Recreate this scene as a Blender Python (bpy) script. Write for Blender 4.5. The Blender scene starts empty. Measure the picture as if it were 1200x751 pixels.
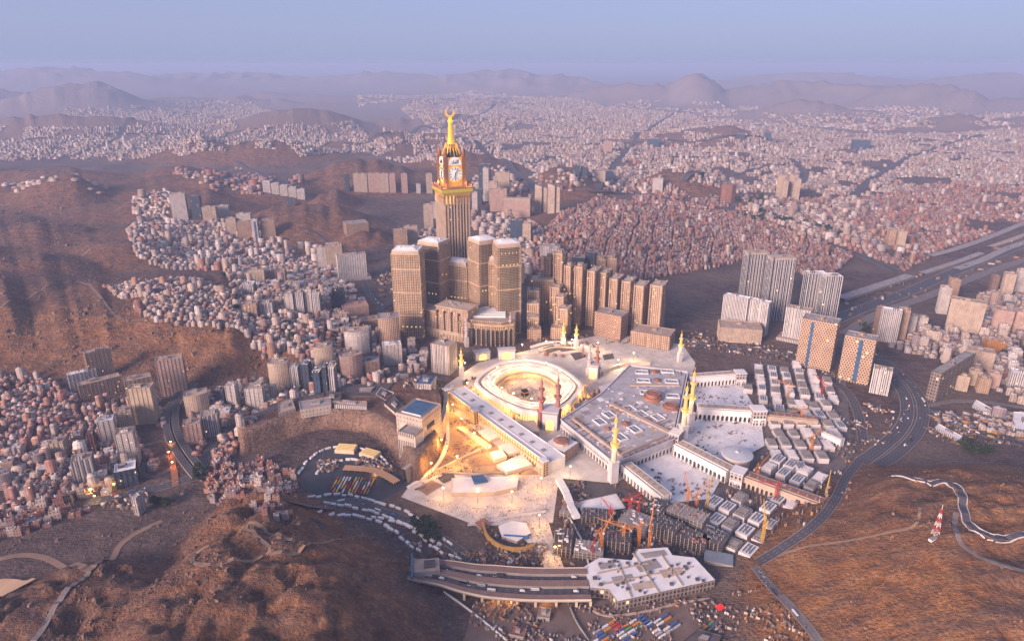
import bpy, math, random
import numpy as np
from mathutils import Vector, Matrix

RN = random.Random(11)
NR = np.random.RandomState(5)
sc = bpy.context.scene
COL = sc.collection
rad = math.radians

# ------------------------------------------------------------------ camera, sky, sun, exposure
CAMZ, PITCH, FPX = 700.0, rad(20.5), 800.0      # metres above the mosque floor; 24 mm lens on 36 mm
cd = bpy.data.cameras.new('camera'); cam = bpy.data.objects.new('camera', cd); COL.objects.link(cam)
cd.lens = 24.0; cd.sensor_width = 36.0; cd.clip_start = 1.0; cd.clip_end = 300000.0
cam.location = (0, 0, CAMZ); cam.rotation_euler = (rad(90) - PITCH, 0, 0)
sc.camera = cam

HAZE = 1 / 17500.0
SUN_AZ, SUN_EL = rad(-136), rad(18)                # azimuth clockwise from +Y: low, to the left and behind
world = bpy.data.worlds.new('World'); sc.world = world; world.use_nodes = True
wn = world.node_tree; wn.nodes.clear()
sky = wn.nodes.new('ShaderNodeTexSky'); sky.sky_type = 'NISHITA'; sky.sun_disc = False
sky.sun_elevation = SUN_EL; sky.sun_rotation = SUN_AZ; sky.altitude = 300; sky.dust_density = 1.9; sky.air_density = 1.0; sky.ozone_density = 3.0
tint = wn.nodes.new('ShaderNodeMix'); tint.data_type = 'RGBA'; tint.blend_type = 'MULTIPLY'; tint.inputs[0].default_value = 1.0
tint.inputs[7].default_value = (0.86, 0.82, 1.15, 1)
bg = wn.nodes.new('ShaderNodeBackground'); bg.inputs[1].default_value = 0.124
wo = wn.nodes.new('ShaderNodeOutputWorld')
veil = wn.nodes.new('ShaderNodeMix'); veil.data_type = 'RGBA'; veil.inputs[0].default_value = .88; veil.inputs[7].default_value = (1.41, 1.59, 2.50, 1)   # high thin haze over the clear sky
wn.links.new(sky.outputs[0], tint.inputs[6]); wn.links.new(tint.outputs[2], veil.inputs[6]); wn.links.new(veil.outputs[2], bg.inputs[0]); wn.links.new(bg.outputs[0], wo.inputs[0])

sd = bpy.data.lights.new('sun', 'SUN'); sun = bpy.data.objects.new('sun', sd); COL.objects.link(sun)
sd.energy = 4.1; sd.angle = rad(24); sd.color = (1.0, 0.71, 0.58)
sdir = Vector((math.sin(SUN_AZ) * math.cos(SUN_EL), math.cos(SUN_AZ) * math.cos(SUN_EL), math.sin(SUN_EL)))
sun.rotation_euler = sdir.to_track_quat('Z', 'Y').to_euler(); sun.location = (-800, -400, 900)

sc.view_settings.view_transform = 'Standard'; sc.view_settings.look = 'None'
sc.view_settings.gamma = 1.0; sc.view_settings.use_curve_mapping = False
sc.view_settings.exposure = 1.05
sc.render.engine = 'CYCLES'
sc.cycles.use_denoising = True
sc.cycles.max_bounces = 3; sc.cycles.diffuse_bounces = 2; sc.cycles.glossy_bounces = 1
sc.cycles.transmission_bounces = 1; sc.cycles.volume_bounces = 0
sc.cycles.caustics_reflective = False; sc.cycles.caustics_refractive = False
sc.cycles.sample_clamp_indirect = 4.0

# ------------------------------------------------------------------ photo pixel -> place on the ground
def phi(py): return PITCH + math.atan((py - 375.5) / FPX)
def G(px, py, z=0.0):
    y = (CAMZ - z) / math.tan(phi(py)); zd = y * math.cos(PITCH) + (CAMZ - z) * math.sin(PITCH)
    return np.array(((px - 600.0) * zd / FPX, y))
def mpp(y, z=0.0): return (y * math.cos(PITCH) + (CAMZ - z) * math.sin(PITCH)) / FPX   # metres per photo pixel at a place
def ztop(y, py): return CAMZ - y * math.tan(phi(py))                                  # height that reaches row py at depth y

# ------------------------------------------------------------------ noise and terrain
def _hash(ix, iy, s):
    h = (ix * 374761393 + iy * 668265263 + s * 974711) & 0xffffffff
    h = ((h ^ (h >> 13)) * 1274126177) & 0xffffffff
    return ((h ^ (h >> 16)) & 0xffff) / 65535.0
def vnoise(x, y, s=0):
    x = np.asarray(x, float); y = np.asarray(y, float)
    ix = np.floor(x).astype(np.int64); iy = np.floor(y).astype(np.int64); fx = x - ix; fy = y - iy
    fx = fx * fx * (3 - 2 * fx); fy = fy * fy * (3 - 2 * fy)
    a = _hash(ix, iy, s); b = _hash(ix + 1, iy, s); c = _hash(ix, iy + 1, s); d = _hash(ix + 1, iy + 1, s)
    return a + (b - a) * fx + (c - a) * fy + (a - b - c + d) * fx * fy
def fbm(x, y, o=4, s=0, ridged=False):
    t = 0; amp = .5; tot = 0
    for k in range(o):
        n = vnoise(np.asarray(x) * 2 ** k + 17.3 * k, np.asarray(y) * 2 ** k - 9.1 * k, s + k)
        if ridged: n = 1 - abs(2 * n - 1)
        t = t + n * amp; tot += amp; amp *= .5
    return t / tot
def sstep(a, b, x):
    t = np.clip((x - a) / (b - a), 0, 1); return t * t * (3 - 2 * t)
def seg_dist(x, y, P):
    d = np.full(np.shape(x), 1e12)
    for (ax, ay), (bx, by) in zip(P[:-1], P[1:]):
        vx, vy = bx - ax, by - ay; L = vx * vx + vy * vy + 1e-9
        t = np.clip(((x - ax) * vx + (y - ay) * vy) / L, 0, 1)
        d = np.minimum(d, (x - ax - t * vx) ** 2 + (y - ay - t * vy) ** 2)
    return np.sqrt(d)
def in_poly(x, y, P):
    r = np.zeros(np.shape(x), bool); n = len(P)
    for i in range(n):
        (ax, ay), (bx, by) = P[i], P[(i + 1) % n]
        c = ((ay > y) != (by > y)) & (x < (bx - ax) * (y - ay) / ((by - ay) if by != ay else 1e-9) + ax)
        r ^= c
    return r

# (hilltop pixel or None, world centre, height, rx, ry, turn, plateau 0..1, roughness)
HILLS = []
def hill(c, h, rx, ry, turn=0, flat=.25, rough=.12): HILLS.append((np.array(c, float), h, rx, ry, rad(turn), flat, rough))
hill((-318, 600), 92, 212, 290, 6, .5, .075)          # near hill, left
hill((-380, 850), 72, 120, 150, 20, .35, .09)
hill((-590, 690), 60, 190, 130, 25, .3, .1)
hill((790, 725), 84, 450, 325, 12, .5, .035)            # near hill, right
hill((690, 855), 68, 240, 190, 40, .5, .035)
hill((-980, 1860), 84, 640, 370, -4, .35, .07)         # slope behind the left quarter
hill((-1680, 1800), 88, 760, 520, 8, .2, .08)
hill((-560, 1720), 40, 280, 230, -10, .3, .07)
hill(G(215, 232, 80), 70, 420, 260, 0, .4, .12)
hill(G(352, 245, 90), 92, 400, 280, 0, .35, .15)
hill(G(290, 210, 100), 90, 500, 380, 0, .3, .16)
hill(G(432, 186, 160), 120, 560, 470, 0, .15, .14)
hill(G(392, 226, 70), 66, 150, 230, 0, .2, .22)
hill(G(432, 272, 40), 46, 120, 160, 0, .3, .2)
hill(G(548, 182, 80), 85, 420, 420, 0, .3, .15)
hill(G(345, 126, 250), 215, 1000, 900, 0, .15, .14)
hill(G(280, 166, 130), 130, 900, 500, 0, .3, .18)
hill(G(478, 160, 90), 110, 700, 600, 0, .3, .15)
hill(G(662, 203, 100), 110, 300, 380, 0, .25, .15)
hill(G(790, 205, 80), 92, 290, 330, 0, .35, .15)
hill(G(842, 155, 100), 120, 560, 520, 0, .3, .15)
hill(G(770, 158, 70), 70, 500, 520, 0, .3, .15)
hill(G(700, 262, 40), 52, 420, 520, 0, .4, .08)
HR = random.Random(4)
for k_ in range(34):
    px_, py_ = HR.uniform(-60, 235), HR.uniform(196, 318); hh_ = HR.uniform(38, 92) * (1.25 if py_ < 240 else .8); c_ = G(px_, py_, hh_ * .6); q_ = mpp(c_[1]) / 2.6
    if px_ > 140 and py_ > 250: continue
    hill(c_, hh_, HR.uniform(130, 300) * q_, HR.uniform(110, 240) * q_, HR.uniform(-50, 50), .08, .09)
for k_ in range(9): hill((-1500 + k_ * 118 + HR.uniform(-40, 40), 1610 + HR.uniform(-50, 60)), HR.uniform(36, 62), HR.uniform(80, 150), HR.uniform(110, 190), HR.uniform(-25, 25), .1, .09)
for px, py, D, rx, ry in ((85, 92, 11500, 1500, 1500), (250, 112, 13000, 2600, 900), (330, 108, 15000, 2500, 900),
                          (815, 84, 13500, 700, 1300), (770, 95, 14000, 1500, 1300), (1088, 95, 11800, 1300, 1100), (1000, 95, 13000, 2600, 1200), (1160, 108, 11000, 1800, 900),
                          (905, 97, 13500, 2200, 1000), (575, 77, 21000, 3000, 2500), (450, 82, 24000, 4000, 2500), (640, 84, 19000, 2600, 1800), (720, 103, 14000, 1800, 1000),
                          (60, 74, 21000, 5000, 2500), (260, 82, 24000, 5000, 2500), (960, 82, 22000, 4500, 2500), (1180, 84, 19000, 4500, 2500), (-150, 82, 12000, 3000, 2000), (1400, 82, 15000, 3000, 2000),
                          (560, 112, 13000, 2200, 900), (60, 130, 7600, 1500, 700), (950, 116, 9800, 1400, 700), (1150, 132, 8200, 1500, 600), (520, 132, 8600, 1200, 700)):
    z = ztop(D, py); zd = D * math.cos(PITCH) + (CAMZ - z) * math.sin(PITCH)
    hill(((px - 600) * zd / FPX, D), z * .72, rx, ry, RN.uniform(-8, 8), .05, .26)

TER_Z = 40.0
TERRACE = [G(*p, TER_Z) for p in ((283, 508), (330, 490), (372, 479), (402, 479), (430, 483), (452, 493), (468, 510), (478, 528), (487, 539), (497, 527), (510, 506), (515, 478), (514, 458), (486, 441), (400, 452), (330, 468), (280, 492))]
PIT = [G(*p) for p in ((632, 560), (690, 555), (775, 592), (835, 640), (810, 655), (700, 655), (660, 640))]
def H(x, y):
    x = np.asarray(x, float); y = np.asarray(y, float)
    near = np.clip(y / 2500, .4, 4)
    wx = x + 90 * near * (fbm(x / (260 * near), y / (260 * near), 3, 3) - .5); wy = y + 90 * near * (fbm(x / (260 * near), y / (260 * near), 3, 8) - .5)
    h = np.zeros(np.shape(x)); hs = np.zeros(np.shape(x))
    shp = h.shape; h = h.ravel(); hs = hs.ravel(); fx, fy = wx.ravel(), wy.ravel()
    for c, hh, rx, ry, tn, flat, rough in HILLS:
        R_ = 1.3 * max(rx, ry); ii = np.nonzero((abs(fx - c[0]) < R_) & (abs(fy - c[1]) < R_))[0]
        if not len(ii): continue
        dx, dy = fx[ii] - c[0], fy[ii] - c[1]; ct, st = math.cos(tn), math.sin(tn)
        d = np.sqrt(((dx * ct + dy * st) / rx) ** 2 + ((-dx * st + dy * ct) / ry) ** 2)
        s = 1 - sstep(flat * .8, 1.25, d); v = hh * s; g = h[ii]
        h[ii] = np.maximum(g, v) + .25 * np.minimum(g, v)
        hs[ii] = np.maximum(hs[ii], s * rough)
    h = h.reshape(shp); hs = hs.reshape(shp)
    sc_ = np.clip(y / 1400, .7, 8)
    rn = fbm(x / (95 * sc_), y / (95 * sc_), 5, 21, True) - .55
    h = h + rn * np.clip(h, 0, 260) * hs * 5.2 * np.clip(.4 + h / 200, .4, 1)
    r2 = fbm(x / (30 * sc_), y / (30 * sc_), 4, 71, True) - .5; r3 = fbm(x / (150 * sc_) + 3, y / (52 * sc_), 3, 55, True) - .5
    gx, gy = x + 60 * sc_ * (fbm(x / (120 * sc_), y / (120 * sc_), 3, 77) - .5), y + 60 * sc_ * (fbm(x / (120 * sc_), y / (120 * sc_), 3, 79) - .5)
    gul = fbm(gx / (85 * sc_), gy / (85 * sc_), 4, 83, True); gul = -np.clip(gul - .62, 0, 1) * 55
    h = h + (r2 * 9 + r3 * 9 + gul * np.clip(h / 60, .2, 1.2)) * sstep(2, 30, h) * np.clip(hs * 9, 0, 1.3)
    h = np.where(y > 2600, h + (fbm(x / 900, y / 900, 3, 40) - .4) * 30 * sstep(2600, 4000, y), h)
    ins = in_poly(x, y, TERRACE); d = seg_dist(x, y, TERRACE + TERRACE[:1])
    front = (y < 1560)
    fall = np.where(front, 9.0, 150.0)
    tz = TER_Z * np.where(ins, 1.0, 1 - sstep(0, 1, d / fall))
    h = np.maximum(h, tz * (d < 260))
    return h
def H1(x, y): return float(H(np.array([x]), np.array([y]))[0])
_T = np.geomspace(350, 60000, 900)
def P(px, py):
    """where the photo's line of sight through a pixel meets the ground"""
    a = math.tan(phi(py)); ys = _T; zs = CAMZ - ys * a
    zd = ys * math.cos(PITCH) + (CAMZ - zs) * math.sin(PITCH); xs = (px - 600) * zd / FPX
    g = H(xs, ys) - zs; k = int(np.argmax(g > 0))
    if k == 0: k = len(ys) - 1
    t = g[k - 1] / (g[k - 1] - g[k] + 1e-9); t = min(max(t, 0), 1)
    y = ys[k - 1] + (ys[k] - ys[k - 1]) * t; x = xs[k - 1] + (xs[k] - xs[k - 1]) * t
    return np.array((x, y))

# ------------------------------------------------------------------ mesh and object helpers
class MB:
    def __init__(s): s.v = []; s.f = []; s.m = []; s.uv = []
    def face(s, pts, mi=0, uv=None):
        b = len(s.v); s.v += [tuple(p) for p in pts]; s.f.append(tuple(range(b, b + len(pts)))); s.m.append(mi)
        s.uv += list(uv) if uv is not None else [(p[0], p[1]) for p in pts]
    def prism(s, poly, z0, z1, wall=0, roof=1, bay=3.6, cap=True, bottom=False, top=None):
        """walls with a metre-scaled UV, flat roof; top = other polygon for a taper"""
        tp = top if top is not None else poly; n = len(poly)
        for i in range(n):
            j = (i + 1) % n; a, b, c, d = poly[i], poly[j], tp[j], tp[i]
            L = math.hypot(b[0] - a[0], b[1] - a[1]); U = max(1, round(L / bay)) * bay
            s.face([(a[0], a[1], z0), (b[0], b[1], z0), (c[0], c[1], z1), (d[0], d[1], z1)], wall, [(0, 0), (U, 0), (U, z1 - z0), (0, z1 - z0)])
        if cap: s.face([(p[0], p[1], z1) for p in tp], roof)
        if bottom: s.face([(p[0], p[1], z0) for p in reversed(poly)], wall)
    def block(s, poly, z0, z1, wall=0, roof=1, bay=3.6, ph=1.4, t=.7):
        """a prism whose flat roof lies behind a parapet"""
        n = len(poly); cx = sum(p[0] for p in poly) / n; cy = sum(p[1] for p in poly) / n
        inn = []
        for p in poly:
            r = math.hypot(p[0] - cx, p[1] - cy) + 1e-6; k = max(.2, 1 - 1.3 * t / r); inn.append((cx + (p[0] - cx) * k, cy + (p[1] - cy) * k))
        s.prism(poly, z0, z1, wall, roof, bay, cap=False)
        for i in range(n):
            j = (i + 1) % n
            s.face([(poly[i][0], poly[i][1], z1), (poly[j][0], poly[j][1], z1), (inn[j][0], inn[j][1], z1), (inn[i][0], inn[i][1], z1)], roof)
            s.face([(inn[i][0], inn[i][1], z1), (inn[j][0], inn[j][1], z1), (inn[j][0], inn[j][1], z1 - ph), (inn[i][0], inn[i][1], z1 - ph)], roof)
        s.face([(p[0], p[1], z1 - ph) for p in inn], roof)
    def box(s, x0, x1, y0, y1, z0, z1, wall=0, roof=None, bay=3.6):
        s.prism([(x0, y0), (x1, y0), (x1, y1), (x0, y1)], z0, z1, wall, wall if roof is None else roof, bay)
    def bar(s, a, b, w, h=None, mi=0):
        """a beam from a to b with a rectangular section"""
        a = Vector(a); b = Vector(b); d = (b - a)
        if d.length < 1e-6: return
        d.normalize(); up = Vector((0, 0, 1)) if abs(d.z) < .95 else Vector((1, 0, 0))
        r = d.cross(up).normalized() * w / 2; u = r.cross(d).normalized() * (h or w) / 2
        c = [a - r - u, a + r - u, a + r + u, a - r + u]; e = [p + (b - a) for p in c]
        for i in range(4):
            j = (i + 1) % 4; s.face([c[i], c[j], e[j], e[i]], mi)
        s.face(c[::-1], mi); s.face(e, mi)
    def lathe(s, prof, n=16, cx=0, cy=0, mi=0, cap=True):
        rings = [[(cx + r * math.cos(2 * math.pi * k / n), cy + r * math.sin(2 * math.pi * k / n), z) for k in range(n)] for r, z in prof]
        v = 0
        for (ra, rb), (p0, p1) in zip(zip(rings[:-1], rings[1:]), zip(prof[:-1], prof[1:])):
            dv = math.hypot(p1[0] - p0[0], p1[1] - p0[1]); U = 2 * math.pi * max(p0[0], p1[0]) / n
            for k in range(n):
                j = (k + 1) % n; s.face([ra[k], ra[j], rb[j], rb[k]], mi, [(k * U, v), (k * U + U, v), (k * U + U, v + dv), (k * U, v + dv)])
            v += dv
        if cap: s.face(rings[-1], mi)
    def arch_wall(s, p0, p1, z0, z1, bay, pier, spring, depth=2.5, wall=0, back=1, rise=None, base=0.0):
        """a wall from p0 to p1 (front on its right-hand side) pierced by a row of round-headed openings with a wall behind them"""
        p0 = Vector((p0[0], p0[1], 0)); p1 = Vector((p1[0], p1[1], 0)); d = p1 - p0; L = d.length; d.normalize()
        nrm = Vector((d.y, -d.x, 0)); n = max(1, round(L / bay)); B = L / n; half = (B - pier) / 2; rs = rise or half
        top = min(spring + rs, z1 - .6); K = 6
        def pt(u, z, o=0.0): q = p0 + d * u - nrm * o; return (q.x, q.y, z)
        def q(u0, u1, a, b): s.face([pt(u0, a), pt(u1, a), pt(u1, b), pt(u0, b)], wall, [(u0, a), (u1, a), (u1, b), (u0, b)])
        for i in range(n):
            u0 = i * B; c = u0 + B / 2
            q(u0, c - half, z0, z1); q(c + half, u0 + B, z0, z1)
            if base > 0: q(c - half, c + half, z0, z0 + base)
            arc = [(c - half * math.cos(math.pi * k / K), spring + (top - spring) * math.sin(math.pi * k / K)) for k in range(K + 1)]
            for (ua, za), (ub, zb) in zip(arc[:-1], arc[1:]):
                s.face([pt(ua, za), pt(ub, zb), pt(ub, z1), pt(ua, z1)], wall, [(ua, za), (ub, zb), (ub, z1), (ua, z1)])
            out = [(c - half, z0 + base)] + arc + [(c + half, z0 + base)]
            for (ua, za), (ub, zb) in zip(out[:-1], out[1:]):
                s.face([pt(ub, zb), pt(ua, za), pt(ua, za, depth), pt(ub, zb, depth)], wall)
            s.face([pt(u, z, depth) for u, z in out[::-1]][::-1], back)
    def obj(s, name, mats, parent=None, smooth=False):
        me = bpy.data.meshes.new(name); me.from_pydata(s.v, [], s.f)
        for m in (mats if isinstance(mats, (list, tuple)) else [mats]): me.materials.append(m)
        nm = len(me.materials); me.polygons.foreach_set('material_index', [min(i, nm - 1) for i in s.m])
        uvl = me.uv_layers.new(name='UVMap'); uvl.data.foreach_set('uv', [c for uv in s.uv for c in uv])
        if smooth: me.polygons.foreach_set('use_smooth', [True] * len(s.f))
        me.update(); o = bpy.data.objects.new(name, me); COL.objects.link(o)
        if parent is not None: o.parent = parent
        return o
def bits(name, mat, boxes, parent):
    """small separate boxes (x0,x1,y0,y1,z0,z1), each a part of its own, sharing one mesh per kind"""
    key = ('bit', name, mat.name)
    if key not in MATS:
        m = MB(); m.box(-.5, .5, -.5, .5, 0, 1); o = m.obj(name, mat, parent); MATS[key] = o.data
    else: o = None
    for x0, x1, y0, y1, z0, z1 in boxes:
        if o is None: o = bpy.data.objects.new(name, MATS[key]); COL.objects.link(o); o.parent = parent
        o.location = ((x0 + x1) / 2, (y0 + y1) / 2, z0); o.scale = (abs(x1 - x0), abs(y1 - y0), z1 - z0); o = None
def tag(o, label, cat, group=None, kind=None):
    if label: o['label'] = label
    if cat: o['category'] = cat
    if group: o['group'] = group
    if kind: o['kind'] = kind
    return o
def thing(name, label, cat, loc=(0, 0, 0), rot=0.0, group=None):
    o = bpy.data.objects.new(name, None); o.empty_display_size = 3; COL.objects.link(o)
    o.location = loc; o.rotation_euler = (0, 0, rot); return tag(o, label, cat, group)
def dup(root, loc, rot, label, group=None, scale=None, color=None):
    r = root.copy(); COL.objects.link(r); r.location = loc; r.rotation_euler = (0, 0, rot); r['label'] = label
    if group: r['group'] = group
    if scale: r.scale = scale
    if color: r.color = color
    for ch in list(root.children):
        if ch.name.split('.')[0] in ('floodlight',): continue
        c = ch.copy(); COL.objects.link(c); c.parent = r
        if color: c.color = color
        for g in list(ch.children):
            d = g.copy(); COL.objects.link(d); d.parent = c
            if color: d.color = color
    return r
def rect(w, d, cx=0, cy=0): return [(cx - w / 2, cy - d / 2), (cx + w / 2, cy - d / 2), (cx + w / 2, cy + d / 2), (cx - w / 2, cy + d / 2)]
def ngon(n, r, cx=0, cy=0, a0=0, ry=None): return [(cx + r * math.cos(a0 + 2 * math.pi * k / n), cy + (ry or r) * math.sin(a0 + 2 * math.pi * k / n)) for k in range(n)]
def ccw(P_):
    a = sum(P_[i][0] * P_[(i + 1) % len(P_)][1] - P_[(i + 1) % len(P_)][0] * P_[i][1] for i in range(len(P_)))
    return [tuple(p) for p in (P_ if a > 0 else P_[::-1])]

# ------------------------------------------------------------------ materials
class NT:
    def __init__(s, name):
        s.mat = bpy.data.materials.new(name); s.mat.use_nodes = True; s.t = s.mat.node_tree; s.b = s.t.nodes['Principled BSDF']
        s.b.inputs['Specular IOR Level'].default_value = .25
    def n(s, kind, **kw):
        nd = s.t.nodes.new('ShaderNode' + kind)
        for k, v in kw.items(): setattr(nd, k, v)
        return nd
    def l(s, a, b): s.t.links.new(a, b)
    def put(s, sock, v):
        if hasattr(v, 'is_linked'): s.l(v, sock)
        else: sock.default_value = v
    def math(s, op, a, b=None, c=None):
        nd = s.n('Math', operation=op); s.put(nd.inputs[0], a)
        if b is not None: s.put(nd.inputs[1], b)
        if c is not None: s.put(nd.inputs[2], c)
        return nd.outputs[0]
    def mix(s, f, a, b, blend='MIX'):
        nd = s.n('Mix', data_type='RGBA', blend_type=blend); s.put(nd.inputs[0], f)
        s.put(nd.inputs[6], a if hasattr(a, 'is_linked') else (*a[:3], 1)); s.put(nd.inputs[7], b if hasattr(b, 'is_linked') else (*b[:3], 1))
        return nd.outputs[2]
    def noise(s, scale, detail=4, vec=None, rough=.55):
        nd = s.n('TexNoise'); nd.inputs['Scale'].default_value = scale; nd.inputs['Detail'].default_value = detail; nd.inputs['Roughness'].default_value = rough
        if vec is not None: s.l(vec, nd.inputs['Vector'])
        return nd.outputs[0]
    def ramp(s, f, *stops):
        nd = s.n('ValToRGB'); s.l(f, nd.inputs[0]); e = nd.color_ramp.elements
        while len(e) < len(stops): e.new(.5)
        for el, (p, c) in zip(e, stops): el.position = p; el.color = (*c[:3], 1)
        return nd.outputs[0]
    def pos(s): return s.n('NewGeometry').outputs['Position']
    def bump(s, h, strength, dist):
        nd = s.n('Bump'); nd.inputs['Strength'].default_value = strength; nd.inputs['Distance'].default_value = dist; s.l(h, nd.inputs['Height']); s.l(nd.outputs[0], s.b.inputs['Normal'])
MATS = {}
def plain(name, col, rough=.8, spread=.25, scale=.08, metal=0, emit=None, es=0):
    """one colour with weathering in patches"""
    if name in MATS: return MATS[name]
    t = NT(name); p = t.pos(); f = t.noise(scale, 5, p); g = t.noise(scale * 9, 3, p)
    lo = tuple(c * (1 - spread) for c in col); hi = tuple(min(1, c * (1 + spread * .7)) for c in col)
    a = t.mix(t.math('MULTIPLY_ADD', f, 2.2, -.6), lo, hi); a = t.mix(t.math('MULTIPLY', g, .35), a, tuple(c * .7 for c in col))
    t.put(t.b.inputs['Base Color'], a); t.b.inputs['Roughness'].default_value = rough; t.b.inputs['Metallic'].default_value = metal
    if emit: t.b.inputs['Emission Color'].default_value = (*emit, 1); t.b.inputs['Emission Strength'].default_value = es
    MATS[name] = t.mat; return t.mat
def facade(name, wall, glass=(.05, .055, .07), bay=3.6, flr=3.5, fu=(.25, .75), fv=(.25, .78), lit=0.010, litc=(1, .62, .25), lits=1.0, rough=.75,
           band=None, bandc=None, fromobj=False, fromattr=False, grough=.2, stagger=False):
    """walls with rows of windows; a window is set in its bay, some are lit; band = every n-th floor a plain belt"""
    if name in MATS: return MATS[name]
    t = NT(name); uv = t.n('UVMap').outputs[0]; sp = t.n('SeparateXYZ'); t.l(uv, sp.inputs[0])
    ub = t.math('DIVIDE', sp.outputs[0], bay); vb = t.math('DIVIDE', sp.outputs[1], flr)
    fl = t.math('FLOOR', vb)
    if stagger: ub = t.math('MULTIPLY_ADD', t.math('MODULO', fl, 2.0), .5, ub)
    fru = t.math('FRACT', ub); frv = t.math('FRACT', vb)
    m = t.math('MULTIPLY', t.math('GREATER_THAN', fru, fu[0]), t.math('LESS_THAN', fru, fu[1]))
    m = t.math('MULTIPLY', m, t.math('MULTIPLY', t.math('GREATER_THAN', frv, fv[0]), t.math('LESS_THAN', frv, fv[1])))
    if band: m = t.math('MULTIPLY', m, t.math('GREATER_THAN', t.math('MODULO', t.math('ADD', vb, .01), float(band)), 1.0))
    cmb = t.n('CombineXYZ'); t.l(t.math('FLOOR', ub), cmb.inputs[0]); t.l(fl, cmb.inputs[1])
    oi = t.n('ObjectInfo'); t.l(oi.outputs['Random'], cmb.inputs[2])
    wnz = t.n('TexWhiteNoise'); wnz.noise_dimensions = '3D'; t.l(cmb.outputs[0], wnz.inputs[0])
    p = t.pos(); f = t.noise(.06, 5, p); g = t.noise(.7, 3, p)
    if fromobj: wc = oi.outputs['Color']
    elif fromattr:
        at = t.n('Attribute'); at.attribute_name = 'col'; wc = at.outputs['Color']
    else: wc = None
    k = t.math('MULTIPLY_ADD', f, .8, .44)
    kk = t.n('CombineXYZ'); [t.l(k, kk.inputs[i]) for i in range(3)]
    w = t.mix(1.0, wc if wc is not None else wall, kk.outputs[0], 'MULTIPLY')
    w = t.mix(t.math('MULTIPLY', g, .3), w, (.16, .12, .10))
    if bandc and band:
        w = t.mix(t.math('LESS_THAN', t.math('MODULO', t.math('ADD', vb, .01), float(band)), 1.0), w, bandc)
    gv = t.mix(wnz.outputs[0], tuple(c * .5 for c in glass), tuple(c * 1.7 for c in glass))
    t.put(t.b.inputs['Base Color'], t.mix(m, w, gv))
    t.put(t.b.inputs['Roughness'], t.math('MULTIPLY_ADD', m, grough - rough, rough))
    if lit > 0:
        li = t.math('MULTIPLY', m, t.math('GREATER_THAN', wnz.outputs[0], 1 - lit))
        t.b.inputs['Emission Color'].default_value = (*litc, 1); t.put(t.b.inputs['Emission Strength'], t.math('MULTIPLY', li, lits))
    MATS[name] = t.mat; return t.mat

M_marble = plain('white_marble', (.74, .70, .68), .45, .14, .03)
M_marble2 = plain('grey_marble', (.58, .545, .55), .5, .18, .04)
def paving(name, col, cell):
    """stone paving with joints, worn and stained in patches"""
    t = NT(name); p = t.pos(); mp = t.n('Mapping'); mp.inputs['Rotation'].default_value = (0, 0, .9); t.l(p, mp.inputs[0])
    b = t.n('TexBrick'); b.offset = 0; t.l(mp.outputs[0], b.inputs['Vector']); b.inputs['Scale'].default_value = 1.0; b.inputs['Brick Width'].default_value = cell; b.inputs['Row Height'].default_value = cell
    b.inputs['Mortar Size'].default_value = .02 * cell; b.inputs['Color1'].default_value = (*col, 1); b.inputs['Color2'].default_value = (*[c * .86 for c in col], 1); b.inputs['Mortar'].default_value = (*[c * .72 for c in col], 1)
    f = t.noise(.035, 6, p, .7); g = t.noise(.35, 5, p, .7); a = t.mix(t.ramp(f, (.45, (0, 0, 0)), (.68, (.55, .55, .55))), b.outputs[0], tuple(c * .5 for c in col)); a = t.mix(t.ramp(g, (.5, (0, 0, 0)), (.75, (.6, .6, .6))), a, tuple(c * .45 for c in col))
    t.put(t.b.inputs['Base Color'], a); t.b.inputs['Roughness'].default_value = .55; MATS[name] = t.mat; return t.mat
M_pave = paving('plaza_marble', (.64, .57, .52), 17); M_court = paving('court_slabs', (.78, .755, .76), 23)
M_stone = plain('tan_stone', (.46, .36, .28), .7, .2, .05)
M_redst = plain('rust_stone', (.30, .14, .10), .7, .3, .08)
M_conc = plain('concrete', (.30, .27, .25), .85, .3, .06)
M_dark = plain('dark_concrete', (.10, .085, .085), .9, .4, .06)
M_roofw = plain('white_roof', (.74, .71, .69), .7, .16, .05)
M_roofg = plain('grey_roof', (.32, .28, .27), .85, .35, .07)
M_rooft = plain('tan_roof', (.40, .30, .24), .85, .3, .07)
M_steel = plain('grey_steel', (.22, .23, .25), .5, .3, .2, .4)
M_glassb = plain('blue_glass', (.06, .12, .22), .15, .4, .08)
M_skyl = plain('skylight_glass', (.10, .17, .27), .2, .5, .12)
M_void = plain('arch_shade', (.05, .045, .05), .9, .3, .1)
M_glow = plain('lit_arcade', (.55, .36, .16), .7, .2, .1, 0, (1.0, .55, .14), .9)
M_gold = plain('gold_metal', (.72, .42, .06), .35, .25, .2, .3)
M_goldlit = plain('lit_gold', (.72, .40, .05), .4, .2, .2, .2, (1.0, .48, .04), .22)
M_orange = plain('orange_paint', (.62, .22, .04), .6, .3, .2)
M_yellow = plain('yellow_paint', (.65, .40, .05), .6, .3, .2)
M_red = plain('red_paint', (.45, .05, .04), .6, .3, .2)
M_white = plain('white_paint', (.72, .70, .68), .6, .2, .1)
M_black = plain('black_cloth', (.012, .012, .014), .9, .4, .3)
M_bulb = plain('lamp_glow', (1, .8, .5), .5, 0, .1, 0, (1.0, .62, .22), 14)
M_road = None
def glazed(name, col): return plain(name, col, .25, .35, .1)

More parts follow.
